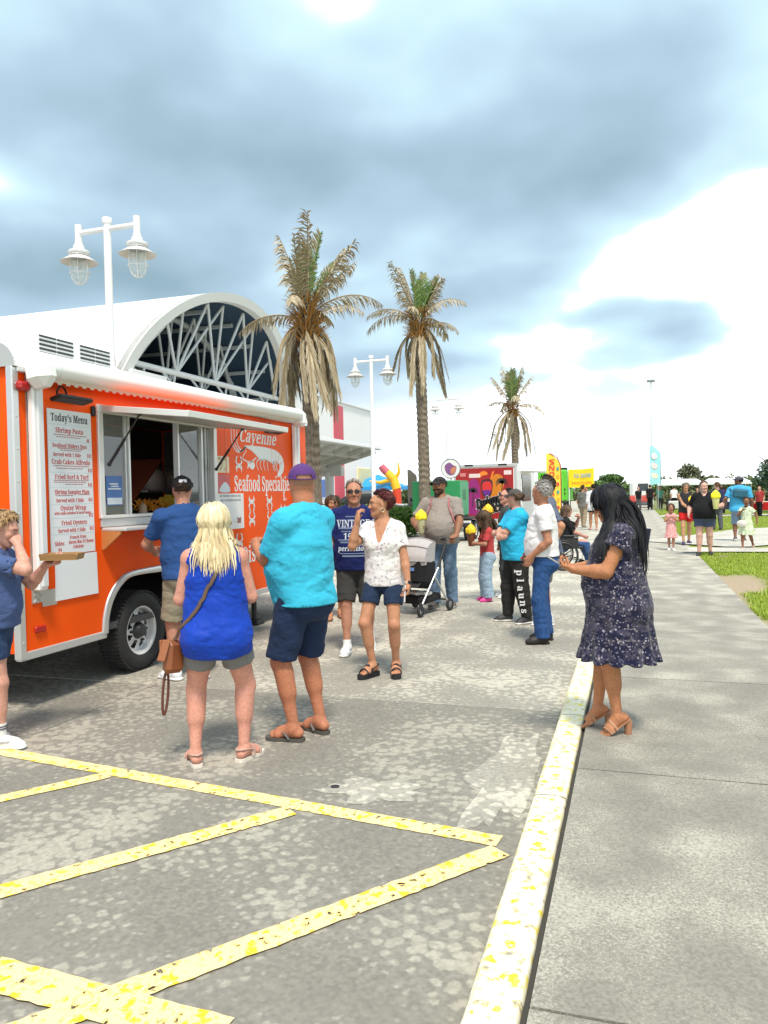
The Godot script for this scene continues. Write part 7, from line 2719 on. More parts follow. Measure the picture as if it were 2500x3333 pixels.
	text(y, "lettering", "snowballs", Transform3D(Basis(), Vector3(0.05, 2.12, 0.06)), 0.16, mat(0.75, 0.25, 0.02, 0.6), 1.4, 0.004, false)

	# snowball flag, letters stacked and turned
	var fl := feather_flag("yellow feather flag spelling snowball in red letters beside the grey-haired man", Vector3(-2.22, 0, -25.4), 2.84, 0.46, 0.95, mat(0.88, 0.58, 0.05, 0.7), 0.1)
	var rim := MB.new()
	rim.tube(PackedVector3Array([Vector3(-0.006, 0.95, 0.006), Vector3(-0.006, 2.3, 0.006), Vector3(-0.03, 2.5, 0.006), Vector3(-0.12, 2.68, 0.006), Vector3(-0.36, 2.83, 0.006)]), PackedFloat32Array([0.012]), 6)
	part(fl, "red_edge", rim, mat(0.5, 0.03, 0.03, 0.6))
	var word := "SNOWBALL"
	for k in 8:
		text(fl, "lettering", word[k], Transform3D(Basis(Vector3(0, 0, 1), PI if k == 0 else 0.0), Vector3(-0.29, 2.55 - k * 0.205, 0.03)), 0.165, mat(0.70, 0.05, 0.03, 0.6), 0.17, 0.004, false)
	for k in 6:
		var m := MB.new()
		var cc := Transform3D(Basis(Vector3(0, 0, 1), 0.3 * (k % 2)), Vector3(-0.1, 2.32 - k * 0.25, 0.03))
		m.prism(cc, curve_poly([-0.045, 0.0, 0.0, 0.07, 0.045, 0.0, 0.0, -0.06], 4), 0.003)
		part(fl, "print", m, [mat(0.05, 0.3, 0.3, 0.6), mat(0.75, 0.35, 0.02, 0.6), mat(0.6, 0.05, 0.05, 0.6)][k % 3])
	var tf := feather_flag("tall pale teal feather flag standing on the lawn edge far off", Vector3(1.85, 0, -58), 4.65, 0.72, 1.9, mat(0.35, 0.72, 0.76, 0.7), 0.0)
	for k in 3:
		var m := MB.new()
		m.prism(Transform3D(Basis(Vector3(0, 0, 1), 0.4 * k), Vector3(-0.42, 3.9 - k * 0.7, 0.03)), curve_poly([-0.2, 0.0, -0.06, 0.26, 0.16, 0.1, 0.18, -0.16, -0.05, -0.24], 4), 0.003)
		part(tf, "print", m, [mat(0.78, 0.74, 0.78, 0.7), mat(0.8, 0.66, 0.66, 0.7), mat(0.8, 0.75, 0.6, 0.7)][k])
	feather_flag("dark narrow feather flag far off left of the black smoker", Vector3(-11.1, 0, -40), 2.9, 0.5, 0.5, mat(0.10, 0.09, 0.07, 0.7), 0.2)

	# wavy tube figure
	var ta := Vector3(-14.2, 0, -44.5)
	var tu := thing("tube_dancer", "red and yellow inflatable tube figure bending over with raised arms", "inflatable figure", ta)
	var tm := MB.new()
	tm.tube(PackedVector3Array([Vector3(0.55, 0.3, 0), Vector3(0.6, 1.0, 0), Vector3(0.58, 1.9, 0)]), PackedFloat32Array([0.28, 0.27, 0.26]), 14)
	part(tu, "lower_tube", tm, mat(0.65, 0.06, 0.02, 0.5))
	var tm2 := MB.new()
	tm2.tube(PackedVector3Array([Vector3(0.58, 1.88, 0), Vector3(0.4, 2.5, 0), Vector3(0.0, 2.9, 0.05)]), PackedFloat32Array([0.27, 0.27, 0.24]), 14)
	tm2.tube(PackedVector3Array([Vector3(0.4, 2.5, 0), Vector3(-0.4, 2.3, 0.1), Vector3(-1.1, 2.4, 0.1)]), PackedFloat32Array([0.14, 0.11, 0.05]), 10)
	tm2.tube(PackedVector3Array([Vector3(0.5, 2.5, 0), Vector3(0.75, 2.9, 0), Vector3(0.7, 3.5, 0)]), PackedFloat32Array([0.14, 0.1, 0.04]), 10)
	part(tu, "upper_tube", tm2, mat(0.85, 0.5, 0.02, 0.5))
	var hd := MB.new()
	hd.tube(PackedVector3Array([Vector3(0.02, 2.88, 0.05), Vector3(-0.2, 3.1, 0.08), Vector3(-0.35, 3.3, 0.1)]), PackedFloat32Array([0.24, 0.23, 0.2]), 14)
	part(tu, "head", hd, mat(0.55, 0.12, 0.16, 0.5))
	var blw := MB.new()
	blw.at_box(Vector3(0.55, 0.17, 0), Vector3(0.6, 0.34, 0.6), 0.05)
	part(tu, "blower", blw, black)

	# blue canopy tent and parked cars
	var ba := Vector3(-15.3, 0, -46.0)
	var bt := thing("canopy_tent", "bright blue pop-up canopy behind the men on the left", "canopy tent", ba)
	var bm := MB.new()
	for k in 4:
		var a0 := PI / 4 + k * PI / 2
		bm.tri(Vector3(0, 2.85, 0), Vector3(cos(a0) * 2.2, 2.05, sin(a0) * 2.2), Vector3(cos(a0 + PI / 2) * 2.2, 2.05, sin(a0 + PI / 2) * 2.2)) if false else bm.tri(Vector3(0, 2.85, 0), Vector3(cos(a0 + PI / 2) * 2.2, 2.05, sin(a0 + PI / 2) * 2.2), Vector3(cos(a0) * 2.2, 2.05, sin(a0) * 2.2))
		bm.quad(Vector3(cos(a0) * 2.2, 1.85, sin(a0) * 2.2), Vector3(cos(a0) * 2.2, 2.05, sin(a0) * 2.2), Vector3(cos(a0 + PI / 2) * 2.2, 2.05, sin(a0 + PI / 2) * 2.2), Vector3(cos(a0 + PI / 2) * 2.2, 1.85, sin(a0 + PI / 2) * 2.2))
	part(bt, "cover", bm, mat(0.02, 0.30, 0.68, 0.6))
	for k in 4:
		var m := MB.new()
		var a0 := PI / 4 + k * PI / 2
		m.cyl(Vector3(cos(a0) * 2.15, 0, sin(a0) * 2.15), Vector3(cos(a0) * 2.15, 2.05, sin(a0) * 2.15), 0.025, -1.0, 6)
		part(bt, "leg", m, alu)
	car("white parked sport utility car in front of the far building", Vector3(-13.6, 0, -40.5), 0.35, mat(0.72, 0.73, 0.75, 0.25))
	car("dark parked car half hidden behind the man in sunglasses", Vector3(-12.2, 0, -36.0), 0.25, mat(0.05, 0.055, 0.06, 0.25))

	# black barrel smoker with a brown box
	var sa := Vector3(-9.2, 0, -34.5)
	var sm := thing("barrel_smoker", "black barrel smoker with a brown box on top behind the hedge", "smoker", sa)
	var s1 := MB.new()
	s1.cyl(Vector3(-0.75, 0.95, 0), Vector3(0.8, 0.95, 0), 0.36, -1.0, 20)
	part(sm, "barrel", s1, black)
	var s2 := MB.new()
	s2.at_box(Vector3(0.05, 1.38, -0.1), Vector3(1.5, 0.16, 0.7), 0.06)
	part(sm, "lid", s2, mat(0.03, 0.032, 0.035, 0.5))
	var s3 := MB.new()
	s3.at_box(Vector3(0.25, 1.68, -0.2), Vector3(0.8, 0.42, 0.6), 0.03)
	part(sm, "box", s3, mat(0.13, 0.06, 0.04, 0.7))
	for x in [-0.55, 0.6]:
		var m := MB.new()
		m.at_box(Vector3(x, 0.32, 0), Vector3(0.08, 0.64, 0.5), 0.01)
		part(sm, "leg", m, black)

	# clipped hedge
	var ha := Vector3(-9.3, 0, -27.8)
	var he := thing("hedge", "low clipped green hedge behind the floral blouse woman", "hedge", ha)
	var hm := MB.new()
	for k in 9:
		bush(hm, Vector3(-2.0 + k * 0.46, 0.62 + 0.08 * sin(k * 1.7), rng.randf_range(-0.1, 0.1)), Vector3(0.5, 0.62, 0.6), 1500, 0.075, Color(0.07, 0.15, 0.025), Color(0.24, 0.38, 0.08), rng)
	part(he, "leaves", hm, foliage())
	var hs := MB.new()
	for k in 16: hs.cyl(Vector3(-2.1 + k * 0.27, 0, rng.randf_range(-0.2, 0.2)), Vector3(-2.1 + k * 0.27 + rng.randf_range(-0.1, 0.1), 0.7, rng.randf_range(-0.2, 0.2)), 0.02, 0.01, 5)
	part(he, "stems", hs, mat(0.09, 0.07, 0.05, 0.9))

	# far trees
	var tg := "low trees along the marsh"
	tree("rounded leafy green tree just right of the yellow banner", Vector3(-2.3, -0.1, -76), 3.2, 3.4, 5200, 0.17, Color(0.06, 0.13, 0.03), Color(0.2, 0.32, 0.09), 3)
	tree("tall open tree with blue-green leaves at the right edge", Vector3(8.3, -0.1, -50), 4.6, 3.4, 2400, 0.16, Color(0.035, 0.07, 0.045), Color(0.10, 0.17, 0.09), 5)
	tree("bushy shrub right below the rounded leafy tree", Vector3(0.2, -0.1, -80), 2.4, 3.4, 3600, 0.16, Color(0.06, 0.13, 0.03), Color(0.2, 0.30, 0.09), 8)
	tree("grey-green thicket behind the woman in black", Vector3(6.7, -0.1, -90), 4.2, 4.4, 3600, 0.2, Color(0.10, 0.12, 0.06), Color(0.27, 0.27, 0.16), 9)
	var wood := MB.new()
	for k in 130:
		var x := -45.0 + k * 0.9 + rng.randf_range(-0.5, 0.5)
		var h := 1.6 + 1.5 * absf(sin(k * 0.31)) * rng.randf_range(0.6, 1.0)
		bush(wood, Vector3(x, h * 0.5, -118.0 + rng.randf_range(-4, 4)), Vector3(1.6, h * 0.6, 1.4), 260, 0.34, Color(0.09, 0.13, 0.05), Color(0.24, 0.28, 0.12), rng)
	tag(part(self, "treeline", wood, foliage()), "low green treeline along the marsh at the horizon", "treeline", "", "stuff")
	var scrub := MB.new()
	for k in 60:
		var x := 3.5 + k * 0.75 + rng.randf_range(-0.4, 0.4)
		bush(scrub, Vector3(x, 0.5, -84.0 + rng.randf_range(-4, 4)), Vector3(0.9, 0.8, 0.9), 160, 0.22, Color(0.10, 0.12, 0.045), Color(0.25, 0.25, 0.11), rng)
	tag(part(self, "scrub", scrub, foliage()), "dry olive scrub beyond the far tents", "scrub", "", "stuff")

	# white tents and booths at the end of the walk
	var tents := [[3.3, -62.0, "long white canopy tent over the tables at the end of the walk"], [6.6, -63.0, "second white canopy tent, behind the woman in black"]]
	for q in tents:
		var t := thing("market_tent", q[2], "tent", Vector3(q[0], 0, q[1]), 0.0, "white tents at the end of the walk")
		var m := MB.new()
		m.quad(Vector3(-1.6, 1.95, 1.5), Vector3(1.6, 1.95, 1.5), Vector3(1.2, 2.25, 0), Vector3(-1.2, 2.25, 0))
		m.quad(Vector3(1.6, 1.95, -1.5), Vector3(-1.6, 1.95, -1.5), Vector3(-1.2, 2.25, 0), Vector3(1.2, 2.25, 0))
		m.tri(Vector3(1.6, 1.95, 1.5), Vector3(1.6, 1.95, -1.5), Vector3(1.2, 2.25, 0))
		m.tri(Vector3(-1.6, 1.95, -1.5), Vector3(-1.6, 1.95, 1.5), Vector3(-1.2, 2.25, 0))
		m.quad(Vector3(-1.6, 1.78, 1.5), Vector3(1.6, 1.78, 1.5), Vector3(1.6, 1.95, 1.5), Vector3(-1.6, 1.95, 1.5))
		part(t, "cover", m, mat(0.74, 0.79, 0.80, 0.7))
		for x in [-1.55, 1.55]:
			for z in [-1.45, 1.45]:
				var l := MB.new()
				l.cyl(Vector3(x, 0, z), Vector3(x, 1.95, z), 0.025, -1.0, 6)
				part(t, "leg", l, alu)
		var tb := MB.new()
		tb.at_box(Vector3(0.1, 0.4, 1.2), Vector3(2.2, 0.8, 0.7), 0.02)
		tag(part(self, numbered("market_table"), tb, mat(0.02, 0.03, 0.025, 0.9) if q[0] < 4.0 else mat(0.68, 0.68, 0.62, 0.8), Transform3D(Basis(), Vector3(q[0], 0, q[1]))), "black-draped table under the long white tent" if q[0] < 4.0 else "white-draped table under the second white tent", "table")
	var kb := Vector3(0.55, 0, -68)
	var kt := thing("booth_trailer", "small white and red booth trailer beside the officer in black", "trailer", kb)
	var km := MB.new()
	km.at_box(Vector3(0, 1.55, 0), Vector3(1.7, 1.5, 2.6), 0.25)
	part(kt, "body", km, white)
	var km2 := MB.new()
	km2.at_box(Vector3(0, 0.75, 0), Vector3(1.72, 0.5, 2.62), 0.05)
	part(kt, "red_band", km2, mat(0.6, 0.08, 0.07, 0.5))
	var km3 := MB.new()
	km3.at_box(Vector3(0.2, 1.7, 1.31), Vector3(0.8, 0.6, 0.02), 0.01)
	part(kt, "window", km3, mat(0.05, 0.06, 0.07, 0.2))
	for z in [-0.6, 0.6]: wheel(kt, Transform3D(), Vector3(0.75, 0.28, z), 0.28, 0.2, white, false)
	# banquet tables on the lawn
	for q in [[5.9, -44.5, Color(0.5, 0.02, 0.02), "red cloth table on the lawn at the right edge"], [3.0, -50.0, Color(0.66, 0.66, 0.62), "long white cloth table left of the woman in black"], [4.6, -47.0, Color(0.025, 0.035, 0.09), "navy cloth table between the woman in black and the man in blue"]]:
		var m := MB.new()
		m.at_box(Vector3(0, 0.74, 0), Vector3(1.9, 0.03, 0.78), 0.01)
		var t := thing("banquet_table", q[3], "table", Vector3(q[0], 0.05, q[1]))
		part(t, "tabletop", m, mat(0.7, 0.7, 0.68, 0.5))
		var c := MB.new()
		c.at_box(Vector3(0, 0.52, 0), Vector3(1.93, 0.44, 0.81), 0.02)
		part(t, "tablecloth", c, cloth(q[2].r, q[2].g, q[2].b))
		for x in [-0.8, 0.8]:
			var l := MB.new()
			l.cyl(Vector3(x, 0, 0), Vector3(x, 0.4, 0), 0.03, -1.0, 6)
			part(t, "leg", l, alu)

func car(label: String, at: Vector3, turn: float, paint_: Material) -> void:
	var t := thing("parked_car", label, "car", at, turn, "cars parked by the far building")
	var b := MB.new()
	var side := curve_poly([-2.2, 0.35, -2.25, 0.75, -2.1, 0.95, -1.9, 1.0, -1.5, 1.45, -0.9, 1.62, 0.4, 1.6, 1.0, 1.1, 1.9, 0.98, 2.2, 0.75, 2.2, 0.4], 4)
	b.prism(Transform3D(Basis(), Vector3(0, 0, -0.86)), side, 1.72)
	part(t, "body", b, paint_)
	var dark := mat(0.02, 0.022, 0.025, 0.1)
	for s in [-1.0, 1.0]:
		var g := MB.new()
		var win := poly([-1.5, 1.05, -1.25, 1.42, -0.85, 1.52, 0.3, 1.5, 0.75, 1.08])
		g.prism(Transform3D(Basis(), Vector3(0, 0, 0.862 if s > 0 else -0.872)), win, 0.01)
		part(t, "window", g, dark)
	var ws := MB.new()
	ws.quad(Vector3(1.02, 1.12, 0.7), Vector3(1.02, 1.12, -0.7), Vector3(0.5, 1.55, -0.62), Vector3(0.5, 1.55, 0.62))
	part(t, "windscreen", ws, dark)
	for x in [-1.4, 1.4]:
		for s in [-1.0, 1.0]:
			var w := MB.new()
			w.cyl(Vector3(x, 0.33, s * 0.68), Vector3(x, 0.33, s * 0.9), 0.33, -1.0, 20)
			var wp := part(t, "wheel", w, mat(0.02, 0.02, 0.02, 0.8))
			var r := MB.new()
			r.cyl(Vector3(x, 0.33, s * 0.88), Vector3(x, 0.33, s * 0.91), 0.2, -1.0, 16)
			part(wp, "rim", r, mat(0.5, 0.5, 0.5, 0.4, 0.6))
	for s in [-0.65, 0.65]:
		var h := MB.new()
		h.at_box(Vector3(2.16, 0.78, s), Vector3(0.08, 0.14, 0.3), 0.03)
		part(t, "headlight", h, mat(0.7, 0.7, 0.68, 0.15))

# ---------------------------------------------------------------- the crowd at the trailer
func print_cloth(base: Color, spots: Array, scale_: float, seed_: int, n: int, size := 512, round_ := false) -> StandardMaterial3D:
	# small flowers scattered on a ground colour
	var im := Image.create(size, size, false, Image.FORMAT_RGB8)
	im.fill(base.linear_to_srgb())
	var rng := RandomNumberGenerator.new()
	rng.seed = seed_
	for k in n:
		var c := Vector2(rng.randf(), rng.randf()) * size
		var q: Array = spots[rng.randi() % spots.size()]
		var col: Color = (q[0] as Color).linear_to_srgb()
		var r: float = q[1] * rng.randf_range(0.7, 1.3)
		var petals: int = q[2]
		var ph := rng.randf() * TAU
		var ri := int(r) + 1
		for y in range(-ri, ri + 1):
			for x in range(-ri, ri + 1):
				var d := Vector2(x, y)
				var lim := r
				if petals > 0: lim = r * (0.62 + 0.38 * cos(d.angle() * petals + ph))
				elif petals < 0: lim = r * (0.35 + 0.65 * absf(cos(d.angle() + ph)))
				if d.length() <= lim: im.set_pixel(posmod(int(c.x) + x, size), posmod(int(c.y) + y, size), col)
	var m: StandardMaterial3D = cloth(0.9, 0.9, 0.9).duplicate()
	m.albedo_color = Color.WHITE
	m.albedo_texture = ImageTexture.create_from_image(im)
	m.uv1_scale = Vector3.ONE * scale_
	return m

var P := {}

func build_people() -> void:
	var fair := Color(0.60, 0.34, 0.25)
	var pink := Color(0.62, 0.33, 0.25)
	var tan_ := Color(0.50, 0.245, 0.14)
	var red_tan := Color(0.47, 0.19, 0.105)
	var brown := Color(0.27, 0.135, 0.075)
	var navy := cloth(0.02, 0.03, 0.075)
	P.left = person({"label": "person in a slate blue tee eating at the left edge, cardboard tray in hand", "at": Vector2(-4.12, -4.10), "face": 112.0, "h": 1.58, "girth": 1.14, "belly": 0.05, "bust": 0.055, "sh": 0.165, "arms": 1.05, "legs": 1.1, "skin": pink, "nod": 16.0, "lean": 4.0,
		"rh": Vector3(-0.02, 1.52, 0.20), "re": Vector3(-0.25, -0.75, 0.9), "rpose": "fist", "rhd": Vector3(0.25, 0.8, -0.45), "rpn": Vector3(0.6, -0.1, -0.6), "lh": Vector3(0.10, 1.34, 0.36), "le": Vector3(0.5, -1, -0.2), "lpose": "hold", "lhd": Vector3(-0.2, 0.1, 1), "lpn": Vector3(-0.2, 1, 0.1),
		"rf": Vector2(-0.09, 0.06), "lf": Vector2(0.09, -0.14), "hair": "curly", "hair_len": 0.06, "hair_t": 0.022, "messy": 0.9, "lock_w": 0.011, "locks": 520, "hair_c": Color(0.20, 0.11, 0.05), "hair_c2": Color(0.40, 0.26, 0.13), "shoe": "sneaker", "shoe_c": Color(0.74, 0.73, 0.71), "shoe_stripe": Color(0.33, 0.32, 0.31), "sock": Color(0.72, 0.72, 0.70), "sock_band": Color(0.05, 0.05, 0.09), "sock_len": 0.28,
		"wear": [{"kind": "shorts", "name": "denim_shorts", "mat": denim(0.03, 0.06, 0.14), "len": 0.62, "loose": 0.014, "cuff": 0.02}, {"kind": "top", "name": "t_shirt", "mat": cloth(0.07, 0.11, 0.25), "sleeve": 0.75, "hem": 0.9, "loose": 0.016, "flare": 0.0}]})
	P.cap = person({"label": "man in a navy tee and black cap ordering at the serving window", "at": Vector2(-3.86, -6.05), "face": -128.0, "h": 1.84, "head_cell": true, "girth": 1.0, "belly": 0.05, "sh": 0.195, "skin": Color(0.52, 0.25, 0.17), "look": -14.0, "lean": 4.0,
		"lh": Vector3(0.16, 1.10, 0.38), "le": Vector3(0.9, -0.4, -0.5), "rh": Vector3(-0.16, 1.12, 0.36), "re": Vector3(-0.9, -0.4, -0.5), "lf": Vector2(0.11, 0.04), "rf": Vector2(-0.12, -0.04), "ly": 22.0, "ry": -14.0,
		"hair": "crop", "hair_len": 0.018, "hair_c": Color(0.05, 0.03, 0.02), "locks": 160, "hat": Color(0.014, 0.014, 0.016), "hat_badge": Color(0.72, 0.68, 0.72), "badge_back": true, "shoe": "sneaker", "shoe_c": Color(0.76, 0.77, 0.80), "sole_c": Color(0.78, 0.78, 0.78),
		"wear": [{"kind": "shorts", "name": "shorts", "mat": cloth(0.30, 0.26, 0.185), "len": 0.93, "cuff": 0.042}, {"kind": "top", "name": "t_shirt", "mat": cloth(0.025, 0.075, 0.23), "sleeve": 0.72, "hem": 0.87, "loose": 0.02}]})
	P.blonde = person({"label": "blonde woman in a sleeveless royal blue blouse and grey shorts, back turned", "at": Vector2(-2.45, -4.16), "face": 208.0, "h": 1.60, "fem": true, "girth": 1.02, "sh": 0.158, "hips": 1.14, "waist": 1.06, "bust": 0.07, "legs": 1.16, "arms": 1.12, "glute": 0.1, "skin": Color(0.62, 0.30, 0.225),
		"lh": Vector3(0.15, 1.08, 0.26), "le": Vector3(0.5, -0.8, -0.6), "rh": Vector3(-0.15, 1.08, 0.26), "re": Vector3(-0.5, -0.8, -0.6), "lf": Vector2(0.16, 0.0), "rf": Vector2(-0.16, 0.03), "ly": 16.0, "ry": -38.0, "head_cell": true,
		"hair": "long", "hair_len": 0.37, "locks": 560, "lock_w": 0.013, "hair_t": 0.012, "lift": 0.1, "hair_c": Color(0.60, 0.46, 0.25), "hair_c2": Color(0.84, 0.73, 0.48), "messy": 0.3, "wavy": 0.12, "shoe": "sandal", "barefoot": true, "shoe_c": Color(0.48, 0.33, 0.27), "sole_c": Color(0.70, 0.64, 0.56),
		"wear": [{"kind": "shorts", "name": "shorts", "mat": cloth(0.20, 0.195, 0.19), "len": 0.60, "cuff": 0.032, "loose": 0.014}, {"kind": "top", "name": "blouse", "mat": cloth(0.008, 0.05, 0.42, 0.6), "sleeve": 0.0, "hem": 0.75, "hem_tilt": 0.25, "flare": 0.02, "loose": 0.02, "amp": 0.010, "ns": Vector3(3.2, 5.5, 3.2), "neck": 0.066}]})
	P.purple = person({"label": "big man in a turquoise tee, navy shorts and purple cap, seen from behind", "at": Vector2(-2.13, -4.77), "face": -112.0, "h": 1.85, "head_cell": true, "girth": 0.97, "belly": 0.12, "belly_y": 1.10, "sh": 0.165, "deep": 0.82, "skin": red_tan, "look": -36.0, "neckw": 1.22, "facew": 1.1, "arms": 1.12, "legs": 1.06, "hips": 0.98,
		"lh": Vector3(0.08, 1.22, 0.36), "le": Vector3(0.4, -1.0, -0.2), "lpose": "hold", "rh": Vector3(-0.1, 1.22, 0.38), "re": Vector3(-0.7, -0.9, -0.1), "lf": Vector2(0.10, 0.02), "rf": Vector2(-0.12, 0.0), "ly": 22.0, "ry": -2.0,
		"hair": "crop", "hair_len": 0.012, "locks": 0, "hair_t": 0.002, "hair_c": Color(0.34, 0.17, 0.11), "hat": Color(0.085, 0.03, 0.16), "shoe": "flipflop", "barefoot": true, "shoe_c": Color(0.12, 0.115, 0.11), "sole_c": Color(0.085, 0.075, 0.065),
		"wear": [{"kind": "shorts", "name": "shorts", "mat": cloth(0.018, 0.032, 0.078), "len": 0.94, "cuff": 0.04, "loose": 0.02}, {"kind": "top", "name": "t_shirt", "mat": cloth(0.045, 0.46, 0.66), "sleeve": 0.82, "hem": 0.865, "loose": 0.022, "amp": 0.010, "ns": Vector3(3.6, 6.5, 3.6), "sleeve_loose": 0.03}]})
	P.longhair = person({"label": "woman with long dark hair walking behind the man in sunglasses", "at": Vector2(-3.78, -9.45), "face": 24.0, "h": 1.63, "lod": 1, "fem": true, "sh": 0.155, "girth": 0.92, "bust": 0.055, "skin": tan_, "lf": Vector2(0.08, -0.12), "rf": Vector2(-0.08, 0.1), "rh": Vector3(-0.26, 0.95, 0.1), "rpose": "hold",
		"hair": "long", "hair_len": 0.42, "fringe": true, "part": 0.3, "hair_c": Color(0.03, 0.018, 0.012), "hair_c2": Color(0.11, 0.065, 0.04), "shoe": "sandal", "barefoot": true, "shoe_c": Color(0.2, 0.09, 0.05), "sole_c": Color(0.2, 0.12, 0.07),
		"wear": [{"kind": "shorts", "name": "shorts", "mat": denim(0.10, 0.13, 0.2), "len": 0.5, "cuff": 0.03}, {"kind": "top", "name": "top", "mat": cloth(0.08, 0.06, 0.06), "sleeve": 0.0, "hem": 0.9}]})
	P.vintage = person({"label": "grey-haired man in sunglasses and a navy printed tee walking forward", "at": Vector2(-2.80, -7.60), "face": 14.0, "h": 1.78, "girth": 1.1, "belly": 0.07, "sh": 0.19, "skin": Color(0.46, 0.22, 0.14), "look": 6.0, "nod": -2.0,
		"rh": Vector3(-0.29, 0.88, 0.10), "lh": Vector3(0.29, 0.90, -0.02), "rf": Vector2(-0.08, 0.2), "lf": Vector2(0.12, -0.16), "lp": 26.0, "ly": 12.0, "ry": -6.0,
		"hair": "short", "hair_len": 0.045, "hair_t": 0.012, "comb": Vector3(0.5, 0.2, -1.0), "lift": 0.5, "hair_c": Color(0.19, 0.155, 0.125), "hair_c2": Color(0.36, 0.31, 0.27), "glasses": Color(0.008, 0.008, 0.009), "shoe": "sneaker", "shoe_c": Color(0.70, 0.70, 0.69), "sole_c": Color(0.76, 0.76, 0.75), "shoe_stripe": Color(0.42, 0.43, 0.45), "sock": Color(0.7, 0.7, 0.69), "sock_len": 0.16,
		"wear": [{"kind": "shorts", "name": "shorts", "mat": cloth(0.045, 0.043, 0.042), "len": 0.97, "cuff": 0.042}, {"kind": "top", "name": "t_shirt", "mat": cloth(0.012, 0.018, 0.10), "sleeve": 0.78, "hem": 0.84, "loose": 0.022, "sleeve_loose": 0.03}]})
	var blouse := print_cloth(Color(0.74, 0.71, 0.70), [[Color(0.16, 0.16, 0.26), 9.0, 5], [Color(0.42, 0.17, 0.2), 9.0, 5], [Color(0.36, 0.33, 0.38), 7.0, -1], [Color(0.5, 0.36, 0.4), 8.0, 4], [Color(0.06, 0.06, 0.13), 6.0, -1]], 1.45, 41, 210)
	P.floral = person({"label": "woman with short burgundy hair in a white floral blouse, hand at her mouth", "at": Vector2(-2.16, -6.60), "face": 0.0, "h": 1.66, "fem": true, "girth": 0.92, "sh": 0.15, "bust": 0.068, "hips": 1.02, "skin": Color(0.50, 0.245, 0.14), "look": -62.0, "legs": 0.96,
		"rh": Vector3(-0.17, 1.49, 0.23), "re": Vector3(-0.35, -1.0, 0.5), "rpose": "hold", "rhd": Vector3(-0.02, 0.85, -0.2), "rpn": Vector3(0.75, -0.1, -0.6), "lh": Vector3(0.27, 0.86, 0.09), "lpose": "hold", "lhd": Vector3(0.0, -1.0, 0.2), "lpn": Vector3(-0.8, 0.0, 0.4), "lf": Vector2(0.10, -0.02), "rf": Vector2(-0.10, 0.08), "ly": 16.0, "ry": -24.0,
		"hair": "spiky", "hair_len": 0.055, "hair_t": 0.016, "messy": 0.4, "lift": 0.35, "hairline": 0.36, "temple": 0.9, "locks": 600, "hair_c": Color(0.03, 0.008, 0.009), "hair_c2": Color(0.15, 0.03, 0.03), "earring": true, "shoe": "platform", "barefoot": true, "shoe_c": Color(0.015, 0.015, 0.016), "sole_c": Color(0.015, 0.015, 0.016),
		"wear": [{"kind": "shorts", "name": "denim_shorts", "mat": denim(0.022, 0.04, 0.085), "len": 0.56, "cuff": 0.024, "loose": 0.006, "amp": 0.004}, {"kind": "top", "name": "blouse", "mat": blouse, "sleeve": 0.62, "hem": 0.86, "loose": 0.015, "vneck": 0.15, "flare": 0.02, "sleeve_loose": 0.028}]})
	P.stroller = person({"label": "bearded man in a taupe tee and black cap pushing the stroller", "at": Vector2(-2.62, -10.72), "face": 2.0, "h": 1.86, "lod": 0, "girth": 1.16, "belly": 0.13, "sh": 0.20, "skin": Color(0.30, 0.14, 0.08), "look": -34.0, "tilt": 3.0, "arms": 1.15,
		"lh": Vector3(0.26, 0.99, 0.32), "le": Vector3(0.9, -0.3, -0.6), "lpose": "grip", "lhd": Vector3(-0.5, -0.3, 0.8), "lpn": Vector3(-0.2, -1, 0), "rh": Vector3(-0.26, 1.06, 0.25), "re": Vector3(-0.9, -0.4, -0.4), "rpose": "hold", "rhd": Vector3(0.2, 0.3, 0.9), "rpn": Vector3(0.9, 0, -0.1),
		"lf": Vector2(0.12, -0.05), "rf": Vector2(-0.1, 0.06), "beard": 0.85, "beard_len": 0.05, "brow": Color(0.02, 0.014, 0.012), "hair": "crop", "hair_len": 0.012, "locks": 60, "hair_c": Color(0.015, 0.012, 0.01), "hat": Color(0.02, 0.02, 0.02), "hat_gap": false, "glasses": Color(0.02, 0.02, 0.02), "glasses_y": 0.062, "shoe": "sneaker", "shoe_c": Color(0.12, 0.10, 0.09), "sole_c": Color(0.3, 0.28, 0.25),
		"wear": [{"kind": "pants", "name": "jeans", "mat": denim(0.17, 0.26, 0.38), "cuff": 0.04}, {"kind": "top", "name": "t_shirt", "mat": cloth(0.30, 0.265, 0.235), "sleeve": 0.8, "hem": 0.86, "loose": 0.02, "sleeve_loose": 0.025}]})
